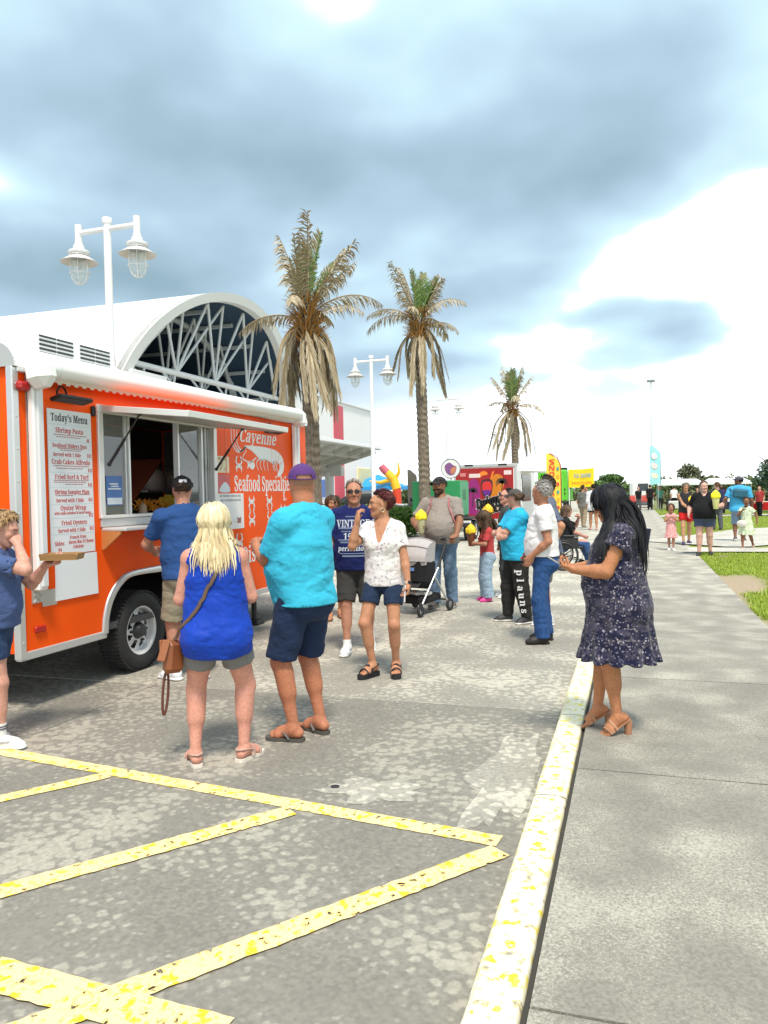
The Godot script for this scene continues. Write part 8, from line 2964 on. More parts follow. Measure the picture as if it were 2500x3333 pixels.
	P.girl = person({"label": "girl in a red tee and pale wide jeans holding a yellow snowball", "at": Vector2(-2.10, -11.40), "face": -66.0, "h": 1.32, "lod": 1, "fem": true, "hs": 1.2, "sh": 0.15, "girth": 0.88, "skin": Color(0.44, 0.21, 0.13), "nod": 18.0, "look": 6.0, "bust": 0.0,
		"lh": Vector3(0.06, 1.16, 0.26), "le": Vector3(0.8, -0.7, -0.2), "lpose": "hold", "rh": Vector3(-0.05, 1.13, 0.26), "re": Vector3(-0.8, -0.7, -0.2), "rpose": "hold", "lpn": Vector3(-1, 0, 0), "rpn": Vector3(1, 0, 0), "lhd": Vector3(-0.1, 0.3, 1), "rhd": Vector3(0.1, 0.3, 1),
		"hair": "long", "hair_len": 0.4, "hair_c": Color(0.035, 0.02, 0.013), "hair_c2": Color(0.10, 0.06, 0.035), "shoe": "slipon", "shoe_c": Color(0.75, 0.06, 0.30), "sole_c": Color(0.8, 0.3, 0.5),
		"wear": [{"kind": "pants", "name": "jeans", "mat": denim(0.34, 0.46, 0.58), "cuff": 0.075, "loose": 0.03, "len": 0.97}, {"kind": "top", "name": "t_shirt", "mat": cloth(0.48, 0.06, 0.06), "sleeve": 0.8, "hem": 0.9}]})
	P.sipper = person({"label": "person in red sunglasses and a dark tee holding an orange snowball", "at": Vector2(-1.86, -11.86), "face": -72.0, "h": 1.66, "lod": 1, "girth": 1.05, "skin": pink, "look": -6.0, "nod": -6.0, "lh": Vector3(0.10, 1.22, 0.26), "le": Vector3(0.8, -0.8, -0.2), "lpose": "hold", "lpn": Vector3(-1, 0, 0), "lhd": Vector3(-0.1, 0.35, 1),
		"hair": "short", "hair_len": 0.05, "comb": Vector3(0, 0.0, -1), "hair_c": Color(0.02, 0.013, 0.01), "glasses": Color(0.18, 0.01, 0.02), "shoe": "sneaker", "shoe_c": Color(0.72, 0.72, 0.7), "hs": 1.05,
		"wear": [{"kind": "pants", "name": "trousers", "mat": cloth(0.06, 0.065, 0.065), "cuff": 0.03}, {"kind": "top", "name": "t_shirt", "mat": cloth(0.06, 0.07, 0.065), "sleeve": 0.85, "hem": 0.82}]})
	P.cross = person({"label": "woman in a bright blue tee with folded arms and black lettered sweatpants", "at": Vector2(-1.40, -9.62), "face": -58.0, "h": 1.66, "lod": 0, "fem": true, "girth": 1.14, "belly": 0.05, "bust": 0.075, "sh": 0.168, "skin": Color(0.60, 0.33, 0.24), "look": -62.0, "legs": 1.08,
		"lh": Vector3(-0.13, 1.17, 0.26), "le": Vector3(1.0, -0.5, 0.25), "rh": Vector3(0.12, 1.13, 0.30), "re": Vector3(-1.0, -0.5, 0.3), "lhd": Vector3(-1.0, 0.12, -0.15), "rhd": Vector3(1.0, 0.15, -0.2), "lpn": Vector3(0, 0, -1), "rpn": Vector3(0, 0, -1), "lf": Vector2(0.13, -0.08), "rf": Vector2(-0.13, 0.08), "ly": 18.0, "ry": -14.0,
		"hair": "crop", "hair_len": 0.035, "hair_c": Color(0.10, 0.06, 0.035), "hat": Color(0.07, 0.065, 0.06), "hat_gap": false, "shoe": "sneaker", "shoe_c": Color(0.03, 0.03, 0.035), "sole_c": Color(0.70, 0.69, 0.67),
		"wear": [{"kind": "pants", "name": "sweatpants", "mat": cloth(0.028, 0.027, 0.026), "cuff": 0.03, "loose": 0.026, "len": 0.98}, {"kind": "top", "name": "t_shirt", "mat": cloth(0.03, 0.44, 0.70), "sleeve": 0.85, "hem": 0.83, "loose": 0.022, "sleeve_loose": 0.03}]})
	P.white = person({"label": "grey-haired man in a white tee, blue jeans and black boots, hand in pocket", "at": Vector2(-0.94, -8.42), "face": -82.0, "h": 1.73, "girth": 1.08, "belly": 0.06, "sh": 0.185, "head_cell": true, "skin": Color(0.44, 0.205, 0.125), "look": -38.0, "deep": 0.76,
		"lh": Vector3(0.185, 0.955, 0.13), "le": Vector3(0.45, 0.0, -1.0), "lpose": "hold", "lhd": Vector3(-0.15, -0.9, 0.4), "rh": Vector3(-0.2, 0.97, 0.12), "re": Vector3(-0.5, 0.0, -1.0), "lf": Vector2(0.12, 0.02), "rf": Vector2(-0.12, -0.03), "ly": 12.0, "ry": -14.0,
		"hair": "short", "hair_len": 0.075, "hair_t": 0.016, "comb": Vector3(0.0, -0.35, -1.0), "messy": 0.15, "lock_w": 0.006, "locks": 700, "hair_c": Color(0.29, 0.27, 0.25), "hair_c2": Color(0.40, 0.38, 0.35), "shoe": "boot", "shoe_c": Color(0.018, 0.015, 0.014), "sole_c": Color(0.02, 0.015, 0.012),
		"wear": [{"kind": "pants", "name": "jeans", "mat": denim(0.03, 0.085, 0.24), "cuff": 0.045, "loose": 0.012}, {"kind": "top", "name": "t_shirt", "mat": cloth(0.76, 0.74, 0.75), "sleeve": 0.62, "hem": 0.95, "loose": 0.02, "flare": -0.005, "sleeve_loose": 0.035}]})
	P.behind = person({"label": "dark-haired man in a slate tee standing behind the white tee man", "at": Vector2(-1.02, -9.55), "face": -84.0, "h": 1.81, "lod": 1, "girth": 1.08, "skin": tan_, "look": -25.0, "lh": Vector3(0.24, 0.95, -0.06), "hair": "short", "hair_len": 0.06, "lift": 0.4, "hair_c": Color(0.03, 0.02, 0.014), "hair_c2": Color(0.08, 0.05, 0.035),
		"shoe": "sneaker", "shoe_c": Color(0.6, 0.6, 0.6), "wear": [{"kind": "shorts", "name": "shorts", "mat": cloth(0.15, 0.15, 0.15), "len": 0.95}, {"kind": "top", "name": "t_shirt", "mat": cloth(0.12, 0.14, 0.2), "sleeve": 0.85, "hem": 0.85}]})
	var sit := {"hip": Vector3(0, -0.36, -0.05), "pelvis": 0.0}
	P.wheel = person({"label": "woman in a black printed tee seated in the wheelchair, hand to her mouth", "at": Vector2(-1.32, -16.2), "face": 104.0, "h": 1.66, "lod": 1, "fem": true, "girth": 1.12, "bust": 0.07, "belly": 0.05, "skin": pink, "hip": Vector3(0, -0.36, -0.05), "lean": 4.0, "look": -4.0,
		"lf": Vector2(0.10, 0.48), "rf": Vector2(-0.10, 0.46), "llift": 0.12, "rlift": 0.12, "lh": Vector3(0.06, 1.13, 0.28), "le": Vector3(0.6, -0.8, 0.5), "lpose": "fist", "lhd": Vector3(-0.2, 0.8, -0.5), "lpn": Vector3(-0.5, 0, -0.8), "rh": Vector3(-0.1, 0.72, 0.36), "re": Vector3(-0.7, -0.6, -0.4),
		"hair": "long", "hair_len": 0.3, "fringe": true, "hair_c": Color(0.06, 0.035, 0.022), "hair_c2": Color(0.16, 0.10, 0.065), "shoe": "sneaker", "shoe_c": Color(0.03, 0.03, 0.035),
		"wear": [{"kind": "pants", "name": "jeans", "mat": denim(0.06, 0.14, 0.33), "cuff": 0.03}, {"kind": "top", "name": "t_shirt", "mat": cloth(0.016, 0.016, 0.018), "sleeve": 0.85, "hem": 0.88}]})
	P.seated = person({"label": "seated person in flip-flops, mostly hidden behind the dark floral dress", "at": Vector2(-0.22, -15.1), "face": -72.0, "h": 1.66, "lod": 1, "girth": 1.1, "skin": Color(0.62, 0.36, 0.28), "hip": Vector3(0, -0.44, -0.2), "lean": 12.0,
		"lf": Vector2(0.12, 0.42), "rf": Vector2(-0.12, 0.34), "lh": Vector3(0.14, 0.85, 0.28), "le": Vector3(0.7, -0.3, 0.4), "rh": Vector3(-0.12, 0.62, 0.3), "hair": "short", "hair_len": 0.06, "hair_c": Color(0.12, 0.07, 0.04), "shoe": "flipflop", "barefoot": true, "shoe_c": Color(0.10, 0.03, 0.03), "sole_c": Color(0.09, 0.03, 0.03),
		"wear": [{"kind": "shorts", "name": "shorts", "mat": cloth(0.12, 0.13, 0.16), "len": 0.8}, {"kind": "top", "name": "t_shirt", "mat": cloth(0.03, 0.045, 0.10), "sleeve": 0.85, "hem": 0.88}]})
	var navyfl := print_cloth(Color(0.010, 0.011, 0.034), [[Color(0.075, 0.065, 0.095), 24.0, 7], [Color(0.5, 0.46, 0.54), 6.0, 5], [Color(0.34, 0.33, 0.45), 5.0, 4], [Color(0.30, 0.27, 0.33), 6.0, 5], [Color(0.07, 0.075, 0.14), 7.0, 3], [Color(0.46, 0.40, 0.40), 5.0, 0], [Color(0.016, 0.018, 0.06), 9.0, 6]], 1.7, 43, 700)
	P.dress = person({"label": "woman with long black hair in a dark floral dress, reading her phone", "at": Vector2(-0.10, -5.06), "y": walk_y(-5.06), "face": -80.0, "h": 1.50, "fem": true, "girth": 1.26, "sh": 0.162, "bust": 0.098, "belly": 0.10, "belly_y": 1.04, "hips": 1.0, "glute": 0.1, "waist": 0.98, "deep": 0.82, "legs": 1.14, "arms": 1.2, "skin": Color(0.47, 0.205, 0.10), "look": -26.0, "nod": 20.0, "hip": Vector3(0, 0.055, 0.0), "hs": 1.06,
		"lh": Vector3(0.08, 1.20, 0.33), "le": Vector3(0.75, -1.0, -0.5), "lpose": "hold", "lhd": Vector3(-0.25, 0.32, 0.9), "lpn": Vector3(-0.35, 0.85, 0.1), "rh": Vector3(-0.08, 1.20, 0.32), "re": Vector3(-0.75, -1.0, -0.4), "rpose": "hold", "rhd": Vector3(0.25, 0.3, 0.9), "rpn": Vector3(0.35, 0.85, 0.1),
		"lf": Vector2(0.09, -0.02), "rf": Vector2(-0.10, 0.09), "lp": 34.0, "rp": 34.0, "ly": 10.0, "ry": -6.0, "ground": 0.0,
		"hair": "long", "hair_len": 0.58, "locks": 500, "lock_w": 0.015, "hair_t": 0.014, "hair_c": Color(0.006, 0.006, 0.008), "hair_c2": Color(0.022, 0.022, 0.027), "messy": 0.12, "lift": 0.05, "front_len": 0.2, "head_cell": true, "shoe": "heel", "barefoot": true, "shoe_c": Color(0.40, 0.21, 0.12), "sole_c": Color(0.36, 0.17, 0.09),
		"wear": [{"kind": "dress", "name": "dress", "mat": navyfl, "sleeve": 0.36, "sleeve_loose": 0.045, "hem": 0.53, "loose": 0.02, "skirt": 0.055, "ruffle": 0.017, "folds": 13.0, "tier": 0.66, "waist_y": 1.1, "neck": 0.07}]})
	P.toddler = person({"label": "toddler in a pink dress walking down the sidewalk, hands at her mouth", "at": Vector2(0.92, -21.4), "face": 4.0, "h": 1.14, "lod": 2, "fem": true, "hs": 1.4, "sh": 0.14, "girth": 0.95, "skin": Color(0.40, 0.2, 0.13), "lh": Vector3(0.05, 1.32, 0.22), "rh": Vector3(-0.05, 1.32, 0.22), "le": Vector3(0.8, -0.8, 0), "re": Vector3(-0.8, -0.8, 0),
		"lf": Vector2(0.07, 0.1), "rf": Vector2(-0.07, -0.08), "hair": "curly", "hair_len": 0.14, "messy": 0.6, "hair_c": Color(0.04, 0.022, 0.014), "hair_c2": Color(0.12, 0.07, 0.04), "shoe": "sneaker", "shoe_c": Color(0.75, 0.75, 0.75),
		"wear": [{"kind": "dress", "name": "dress", "mat": print_cloth(Color(0.72, 0.30, 0.30), [[Color(0.75, 0.6, 0.58), 9.0, 0], [Color(0.62, 0.2, 0.22), 8.0, 4]], 3.0, 5, 160, 256), "sleeve": 0.3, "hem": 0.5, "skirt": 0.07, "ruffle": 0.015}]})
	P.black = person({"label": "woman in a black top and slate shorts carrying a yellow snowball", "at": Vector2(1.60, -19.85), "face": -4.0, "h": 1.76, "lod": 1, "fem": true, "girth": 1.38, "bust": 0.10, "belly": 0.16, "sh": 0.19, "legs": 1.28, "arms": 1.3, "hips": 1.0, "skin": Color(0.64, 0.38, 0.31), "look": 14.0, "facew": 1.06,
		"lh": Vector3(0.30, 1.16, 0.26), "le": Vector3(0.9, -0.7, -0.3), "lpose": "hold", "lpn": Vector3(-1, 0, 0.1), "lhd": Vector3(-0.1, 0.35, 0.9), "rh": Vector3(-0.34, 0.98, 0.10), "lf": Vector2(0.13, -0.06), "rf": Vector2(-0.12, 0.12), "hair": "bun", "hair_len": 0.08, "hair_c": Color(0.045, 0.022, 0.014), "hair_c2": Color(0.1, 0.05, 0.03), "shoe": "slipon", "shoe_c": Color(0.02, 0.02, 0.022), "sole_c": Color(0.7, 0.7, 0.68),
		"wear": [{"kind": "shorts", "name": "shorts", "mat": cloth(0.07, 0.09, 0.17), "len": 0.55, "cuff": 0.035}, {"kind": "top", "name": "top", "mat": cloth(0.012, 0.012, 0.014), "sleeve": 0.85, "hem": 0.88, "vneck": 0.1}]})
	P.redshorts = person({"label": "walker in red shorts half hidden behind the woman in black, red cup in hand", "at": Vector2(1.42, -23.6), "face": 6.0, "h": 1.76, "lod": 2, "girth": 1.0, "skin": Color(0.50, 0.27, 0.16), "rf": Vector2(-0.12, 0.28), "lf": Vector2(0.1, -0.2), "rh": Vector3(0.06, 1.02, 0.26), "re": Vector3(-1, -0.4, -0.3), "rpose": "hold", "hair": "long", "hair_len": 0.2, "hair_c": Color(0.10, 0.075, 0.055), "hair_c2": Color(0.2, 0.16, 0.12),
		"shoe": "slipon", "shoe_c": Color(0.03, 0.03, 0.09), "sole_c": Color(0.6, 0.6, 0.6), "wear": [{"kind": "shorts", "name": "shorts", "mat": cloth(0.6, 0.02, 0.02), "len": 0.6}, {"kind": "top", "name": "tank_top", "mat": cloth(0.03, 0.03, 0.035), "sleeve": 0.0, "hem": 0.9}]})
	P.blue = person({"label": "man in a sky blue tee with a teal sling bag, walking away", "at": Vector2(2.92, -24.4), "face": 172.0, "h": 1.92, "lod": 1, "girth": 1.2, "belly": 0.1, "sh": 0.205, "skin": Color(0.22, 0.10, 0.06), "look": 62.0, "lh": Vector3(0.34, 1.02, 0.08), "rh": Vector3(-0.3, 0.92, 0.1), "lf": Vector2(0.1, -0.1), "rf": Vector2(-0.1, 0.2), "lp": 24.0,
		"hair": "crop", "hair_len": 0.012, "hair_c": Color(0.02, 0.016, 0.014), "hat": Color(0.10, 0.10, 0.13), "hat_gap": false, "beard": 0.7, "shoe": "sneaker", "shoe_c": Color(0.1, 0.08, 0.07), "wear": [{"kind": "shorts", "name": "shorts", "mat": denim(0.20, 0.29, 0.42), "len": 1.0, "cuff": 0.04}, {"kind": "top", "name": "t_shirt", "mat": cloth(0.07, 0.40, 0.68), "sleeve": 0.85, "hem": 0.83, "loose": 0.026}]})
	P.green = person({"label": "girl in a pale green dress with a small white purse, stepping onto the path", "at": Vector2(2.78, -21.9), "face": -32.0, "h": 1.30, "lod": 1, "fem": true, "hs": 1.22, "sh": 0.15, "girth": 0.95, "skin": Color(0.24, 0.11, 0.062), "look": 30.0, "nod": 6.0, "rh": Vector3(-0.04, 1.36, 0.22), "re": Vector3(-0.7, -0.9, 0.1), "rpose": "hold", "lh": Vector3(0.34, 0.98, -0.06),
		"rf": Vector2(-0.06, 0.16), "lf": Vector2(0.12, -0.26), "lp": 20.0, "hair": "bun", "hair_len": 0.07, "hair_c": Color(0.015, 0.01, 0.008), "shoe": "sandal", "barefoot": true, "shoe_c": Color(0.55, 0.48, 0.38), "sole_c": Color(0.6, 0.52, 0.42),
		"wear": [{"kind": "dress", "name": "dress", "mat": print_cloth(Color(0.62, 0.70, 0.50), [[Color(0.32, 0.45, 0.24), 14.0, 5], [Color(0.74, 0.76, 0.66), 10.0, 0]], 2.4, 7, 120, 256), "sleeve": 0.5, "sleeve_loose": 0.05, "hem": 0.5, "skirt": 0.12, "ruffle": 0.02, "sweep": -0.03}]})
	P.shirt = person({"label": "person in an open white shirt and black shorts, back turned, near the green van", "at": Vector2(-1.52, -31.6), "face": 196.0, "h": 1.82, "lod": 2, "fem": true, "girth": 0.98, "skin": tan_, "legs": 1.1, "hair": "bun", "hair_len": 0.05, "lf": Vector2(0.1, 0.08), "rf": Vector2(-0.1, -0.06), "shoe": "slipon", "shoe_c": Color(0.5, 0.3, 0.3),
		"wear": [{"kind": "shorts", "name": "shorts", "mat": cloth(0.02, 0.025, 0.03), "len": 0.5}, {"kind": "top", "name": "shirt", "mat": cloth(0.72, 0.73, 0.76), "sleeve": 1.4, "hem": 0.76, "flare": 0.05, "loose": 0.04}]})
	P.grey = person({"label": "man in a grey tee and khaki trousers beside the white shirt person", "at": Vector2(-2.02, -33.4), "face": 150.0, "h": 1.8, "lod": 2, "skin": tan_, "hair": "short", "hair_c": Color(0.05, 0.03, 0.02), "lf": Vector2(0.12, 0.15), "rf": Vector2(-0.1, -0.15), "shoe": "sneaker", "shoe_c": Color(0.1, 0.09, 0.08),
		"wear": [{"kind": "pants", "name": "trousers", "mat": cloth(0.34, 0.27, 0.19)}, {"kind": "top", "name": "t_shirt", "mat": cloth(0.16, 0.16, 0.145), "sleeve": 0.85, "hem": 0.85}]})
	# far figures
	var far := func(label: String, x: float, z: float, face: float, h: float, top: Color, low: Color, hairc: Color, skin: Color, extra: Dictionary) -> void:
		var S := {"label": label, "at": Vector2(x, z), "face": face, "h": h, "lod": 3, "skin": skin, "hair": "short", "hair_c": hairc, "hair_c2": hairc * 1.5, "shoe": "slipon", "shoe_c": Color(0.05, 0.05, 0.05), "lf": Vector2(0.1, 0.08), "rf": Vector2(-0.1, -0.08),
			"wear": [{"kind": "pants", "name": "trousers", "mat": cloth(low.r, low.g, low.b)}, {"kind": "top", "name": "top", "mat": cloth(top.r, top.g, top.b), "sleeve": 0.8, "hem": 0.86}]}
		S.merge(extra, true)
		person(S)
	var dk := Color(0.015, 0.015, 0.017)
	var dh := Color(0.025, 0.018, 0.014)
	far.call("officer in black uniform walking away at the end of the sidewalk", 1.15, -60.0, 180.0, 1.86, dk, dk, dh, tan_, {"girth": 1.15, "hat": dk, "hat_gap": false})
	far.call("small dark figure standing left of the officer in black", 0.35, -60.5, 20.0, 1.7, dk, Color(0.1, 0.1, 0.11), dh, fair, {})
	far.call("person in a white shirt and black trousers at the black table", 2.75, -58.5, 185.0, 1.72, Color(0.7, 0.68, 0.7), dk, dh, tan_, {"lean": 14.0})
	far.call("person in a teal smock under the long white tent", 1.9, -61.5, 0.0, 1.7, Color(0.12, 0.42, 0.32), dk, dh, fair, {})
	far.call("grey-haired person in pale clothes seated at the white cloth table", 3.1, -51.0, 160.0, 1.3, Color(0.4, 0.42, 0.45), dk, Color(0.42, 0.42, 0.42), fair, {})
	far.call("dark-haired person behind the white cloth table", 3.75, -51.2, 20.0, 1.55, dk, dk, dh, fair, {})
	far.call("second dark-haired person behind the white cloth table, nearer the woman in black", 4.25, -51.0, -30.0, 1.6, Color(0.06, 0.05, 0.06), dk, dh, tan_, {})
	far.call("person in a navy hooded top by the navy cloth table", 4.55, -46.2, -60.0, 1.62, Color(0.025, 0.03, 0.12), dk, dh, fair, {"hair": "long", "hair_len": 0.3})
	far.call("red-haired person in navy behind the woman in black", 2.95, -31.0, 200.0, 1.78, Color(0.03, 0.035, 0.09), Color(0.1, 0.1, 0.12), Color(0.14, 0.06, 0.03), fair, {"lod": 2})
	far.call("woman in red with long dark hair at the red cloth table", 5.35, -44.0, 60.0, 1.62, Color(0.30, 0.02, 0.03), Color(0.12, 0.02, 0.03), dh, fair, {"hair": "long", "hair_len": 0.35})
	far.call("second person in red at the red cloth table, at the right edge", 6.2, -43.8, -40.0, 1.6, Color(0.4, 0.05, 0.05), dk, dh, pink, {})
	far.call("person in purple sitting in front of the far trees left of the man in blue", 4.9, -49.0, 10.0, 1.75, Color(0.06, 0.03, 0.10), dk, Color(0.02, 0.03, 0.025), tan_, {"hair": "long", "hair_len": 0.3})
	far.call("person in olive leaning at the green van's side", -3.2, -56.5, 90.0, 1.72, Color(0.15, 0.14, 0.08), dk, dh, tan_, {})
	far.call("person in rust top waiting beside the green van", -2.55, -52.5, 130.0, 1.7, Color(0.35, 0.14, 0.08), Color(0.1, 0.08, 0.07), dh, fair, {})
	far.call("person in grey seen above the bushes behind the long black hair", -0.95, -66.0, 20.0, 1.8, Color(0.35, 0.36, 0.36), dk, Color(0.1, 0.06, 0.03), fair, {})
	far.call("person in a pale blue top beside the green generator", -4.5, -29.0, 120.0, 1.6, Color(0.35, 0.62, 0.80), dk, dh, fair, {})
	far.call("small figure sitting on the ground beyond the hedge", -9.6, -31.5, 60.0, 1.6, Color(0.10, 0.08, 0.08), Color(0.08, 0.06, 0.06), dh, brown, {"hip": Vector3(0, -0.72, -0.1), "lf": Vector2(0.1, 0.62), "rf": Vector2(-0.1, 0.5)})
	people_done()
	belongings()

func hand_at(S: Dictionary, sd: String) -> Transform3D:
	var t: Transform3D = (S.node as Node3D).transform
	return Transform3D(t.basis.orthonormalized(), t.origin) * Transform3D((S.K[sd + "hand"] as Transform3D).basis, (S.K[sd + "hand"] as Transform3D).origin * (S.h / 1.75))

func palm_of(S: Dictionary, sd: String, along := 0.06, out := 0.045) -> Vector3:
	var h := hand_at(S, sd)
	return h * (Vector3(0, along, out) * (S.h / 1.75))

func snowball(label: String, at: Vector3, cup: Color, ice: Color, sc := 1.0) -> void:
	var t := thing("snowball_cup", label, "snowball cup", at - Vector3(0, 0.07 * sc, 0), 0.0, "snowball cups in people's hands")
	var c := MB.new()
	c.lathe(Transform3D(Basis().scaled(Vector3.ONE * sc), Vector3.ZERO), PackedVector2Array([Vector2(0, 0), Vector2(0.03, 0), Vector2(0.047, 0.14), Vector2(0.05, 0.142), Vector2(0.046, 0.138)]), 20)
	part(t, "cup", c, mat(cup.r, cup.g, cup.b, 0.4))
	var nz := noise(22.0, 4)
	var i := MB.new()
	i.sheet(func(a: float, b: float) -> Vector3:
		var an := a * TAU
		var prof := [Vector2(0.046, 0.135), Vector2(0.06, 0.155), Vector2(0.058, 0.185), Vector2(0.042, 0.215), Vector2(0.022, 0.235), Vector2(0.001, 0.25)]
		var f := b * 5.0
		var k := mini(int(f), 4)
		var q := (prof[k] as Vector2).lerp(prof[k + 1], f - k)
		var r := q.x * (1.0 + 0.22 * nz.get_noise_3d(cos(an) * q.x, q.y, sin(an) * q.x))
		return Vector3(cos(-an) * r, q.y, sin(-an) * r) * sc, 26, 14)
	part(t, "ice", i, mat(ice.r, ice.g, ice.b, 0.6))

func phone(label: String, x: Transform3D, body: Color, back: Color) -> void:
	var t := thing("phone", label, "phone", x.origin)
	var xx := Transform3D(x.basis, Vector3.ZERO)
	var m := MB.new()
	m.box(xx, Vector3(0.074, 0.152, 0.010), 0.0035)
	part(t, "case", m, mat(body.r, body.g, body.b, 0.3))
	var s := MB.new()
	s.box(xx * Transform3D(Basis(), Vector3(0, 0, 0.0052)), Vector3(0.068, 0.145, 0.001))
	part(t, "screen", s, mat(back.r, back.g, back.b, 0.08))
	for k in 2:
		var l := MB.new()
		l.cyl(xx * Vector3(-0.02, 0.055 - 0.022 * k, -0.005), xx * Vector3(-0.02, 0.055 - 0.022 * k, -0.0075), 0.008, -1.0, 12)
		part(t, "camera_lens", l, mat(0.015, 0.015, 0.018, 0.1))

# print laid on a shirt front: flat letters pressed onto the cloth
func press(S: Dictionary, called: String, src: Mesh, x: Transform3D, m: Material, dir := Vector3(0, 0, -1), lift := 0.004) -> void:
	var F: Field = S.topF
	var ids := F.all()
	var out := MB.new()
	for s in src.get_surface_count():
		var a := src.surface_get_arrays(s)
		var vs: PackedVector3Array = a[Mesh.ARRAY_VERTEX]
		var ix: PackedInt32Array = a[Mesh.ARRAY_INDEX] if a[Mesh.ARRAY_INDEX] != null else PackedInt32Array(range(vs.size()))
		var b := out.v.size()
		for v in vs:
			var p := x * v
			for k in 26:
				var d := F.eval(p, ids)
				if d < lift: break
				p += dir * maxf(d * 0.8 - lift * 0.5, 0.001)
			out.v.append(p); out.n.append(-dir); out.c.append(Color.WHITE); out.u.append(Vector2.ZERO)
		for k in ix: out.i.append(b + k)
	part(S.node, called, out, m)

func letters(s: String, h: float, w := 0.0, serif := true) -> TextMesh:
	var t := TextMesh.new()
	var f := SystemFont.new()
	f.font_names = PackedStringArray(["Droid Serif" if serif else "Droid Sans"])
	f.font_weight = 700
	t.font = f
	t.text = s
	t.font_size = 64
	t.pixel_size = h / 46.0
	t.depth = 0.0
	t.curve_step = 3.0
	return t

func belongings() -> void:
	# print on the navy tee
	var V: Dictionary = P.vintage
	var tt: Transform3D = V.K.tt
	var ink := mat(0.62, 0.66, 0.74, 0.9)
	var inkd := mat(0.16, 0.20, 0.32, 0.9)
	var lay := func(S: Dictionary, s: String, y: float, h: float, w: float, slant: float, m: Material, serif: bool) -> void:
		var t := letters(s, h, w, serif)
		var k: float = w / t.get_aabb().size.x
		press(S, "lettering", t, (S.K.tt as Transform3D) * Transform3D(Basis(Vector3(k, slant * k * 0.0, 0), Vector3(slant, 1, 0), Vector3(0, 0, 1)), Vector3(0, y, 0.42)), m)
	lay.call(V, "VINTAGE", 1.32, 0.075, 0.34, 0.0, ink, true)
	lay.call(V, "1960", 1.19, 0.07, 0.19, 0.0, ink, true)
	lay.call(V, "perfection", 1.07, 0.05, 0.30, 0.2, ink, true)
	for q in [[1.385, 0.16, 0.012], [1.265, 0.30, 0.02], [1.235, 0.24, 0.012], [1.15, 0.30, 0.012], [1.125, 0.26, 0.016], [1.015, 0.28, 0.01], [0.985, 0.22, 0.018]]:
		var b := MB.new()
		for k in 20:
			var x0: float = -q[1] / 2 + q[1] * k / 20.0
			var x1: float = x0 + q[1] / 20.0
			b.quad(Vector3(x0, 0, 0), Vector3(x1, 0, 0), Vector3(x1, q[2], 0), Vector3(x0, q[2], 0))
		press(V, "print", b.mesh(), tt * Transform3D(Basis(), Vector3(0, q[0], 0.42)), inkd)
	# lettering down the sweatpants leg
	var C: Dictionary = P.cross
	var kn: Vector3 = C.K.lkn
	var hp: Vector3 = C.K.lhj
	var an: Vector3 = C.K.lan
	var word := "plauns"
	for k in 6:
		var f := k / 5.0
		var p: Vector3 = hp.lerp(kn, 0.55 + f * 1.2) if 0.55 + f * 1.2 <= 1.0 else kn.lerp(an, (0.55 + f * 1.2 - 1.0))
		var t := text(C.node, "lettering", word[k], Transform3D(Basis(Vector3(0, -1, 0), Vector3(0, 0, 1), Vector3(-1, 0, 0)).rotated(Vector3.UP, PI) if false else Basis(Vector3(0, -1, 0), Vector3(0.0, 0.0, -1), Vector3(1, 0, 0)).rotated(Vector3.UP, -0.55), p + Vector3(0.096 - 0.02 * f, 0, 0.055)), 0.085, mat(0.7, 0.7, 0.7, 0.9), 0.0, 0.012)
	var dsr := MB.new()
	var CT: Transform3D = C.K.tt
	dsr.tube(PackedVector3Array([CT * Vector3(-0.02, 0.86, 0.24), CT * Vector3(-0.025, 0.8, 0.245), CT * Vector3(-0.02, 0.74, 0.235)]), PackedFloat32Array([0.008]), 6)
	part(C.node, "drawstring", dsr, mat(0.7, 0.7, 0.68, 0.9))
	# graphic on the black tee
	var gm := MB.new()
	gm.prism(Transform3D(), curve_poly([-0.1, -0.05, -0.07, 0.1, 0.02, 0.07, 0.1, 0.1, 0.08, -0.08, 0.0, -0.14], 5), 0.0)
	press(P.wheel, "print", gm.mesh(), (P.wheel.K.tt as Transform3D) * Transform3D(Basis(), Vector3(0, 1.2, 0.4)), mat(0.35, 0.2, 0.22, 0.9))
	# belt on the white tee man
	# cardboard tray
	var L: Dictionary = P.left
	var tp := palm_of(L, "l", 0.08, 0.03)
	var tray := thing("cardboard_tray", "brown cardboard food tray held by the person at the left edge", "food tray", tp, deg_to_rad(L.face))
	tray.scale = Vector3.ONE * 0.8
	var card := mat(0.34, 0.19, 0.075, 0.85)
	var tb := MB.new()
	tb.at_box(Vector3(0, 0.0, 0.06), Vector3(0.20, 0.006, 0.30))
	for s in [-1.0, 1.0]:
		tb.box(Transform3D(Basis(Vector3(0, 0, 1), -0.25 * s), Vector3(0.103 * s, 0.025, 0.06)), Vector3(0.005, 0.055, 0.30))
		tb.box(Transform3D(Basis(Vector3(1, 0, 0), 0.25 * s), Vector3(0, 0.025, 0.06 + 0.153 * s)), Vector3(0.20, 0.055, 0.005))
	part(tray, "tray", tb, card)
	var fd := MB.new()
	var rng := RandomNumberGenerator.new()
	rng.seed = 6
	for k in 14: fd.ball(Transform3D(Basis(), Vector3(rng.randf_range(-0.07, 0.07), 0.02, rng.randf_range(-0.05, 0.17))), Vector3(0.03, 0.022, 0.026) * rng.randf_range(0.7, 1.1), 8, 6)
	part(tray, "food", fd, mat(0.42, 0.2, 0.06, 0.7))
	var bite := MB.new()
	bite.ball(Transform3D(Basis(), palm_of(L, "r", 0.07, 0.05)), Vector3(0.022, 0.016, 0.018), 8, 6)
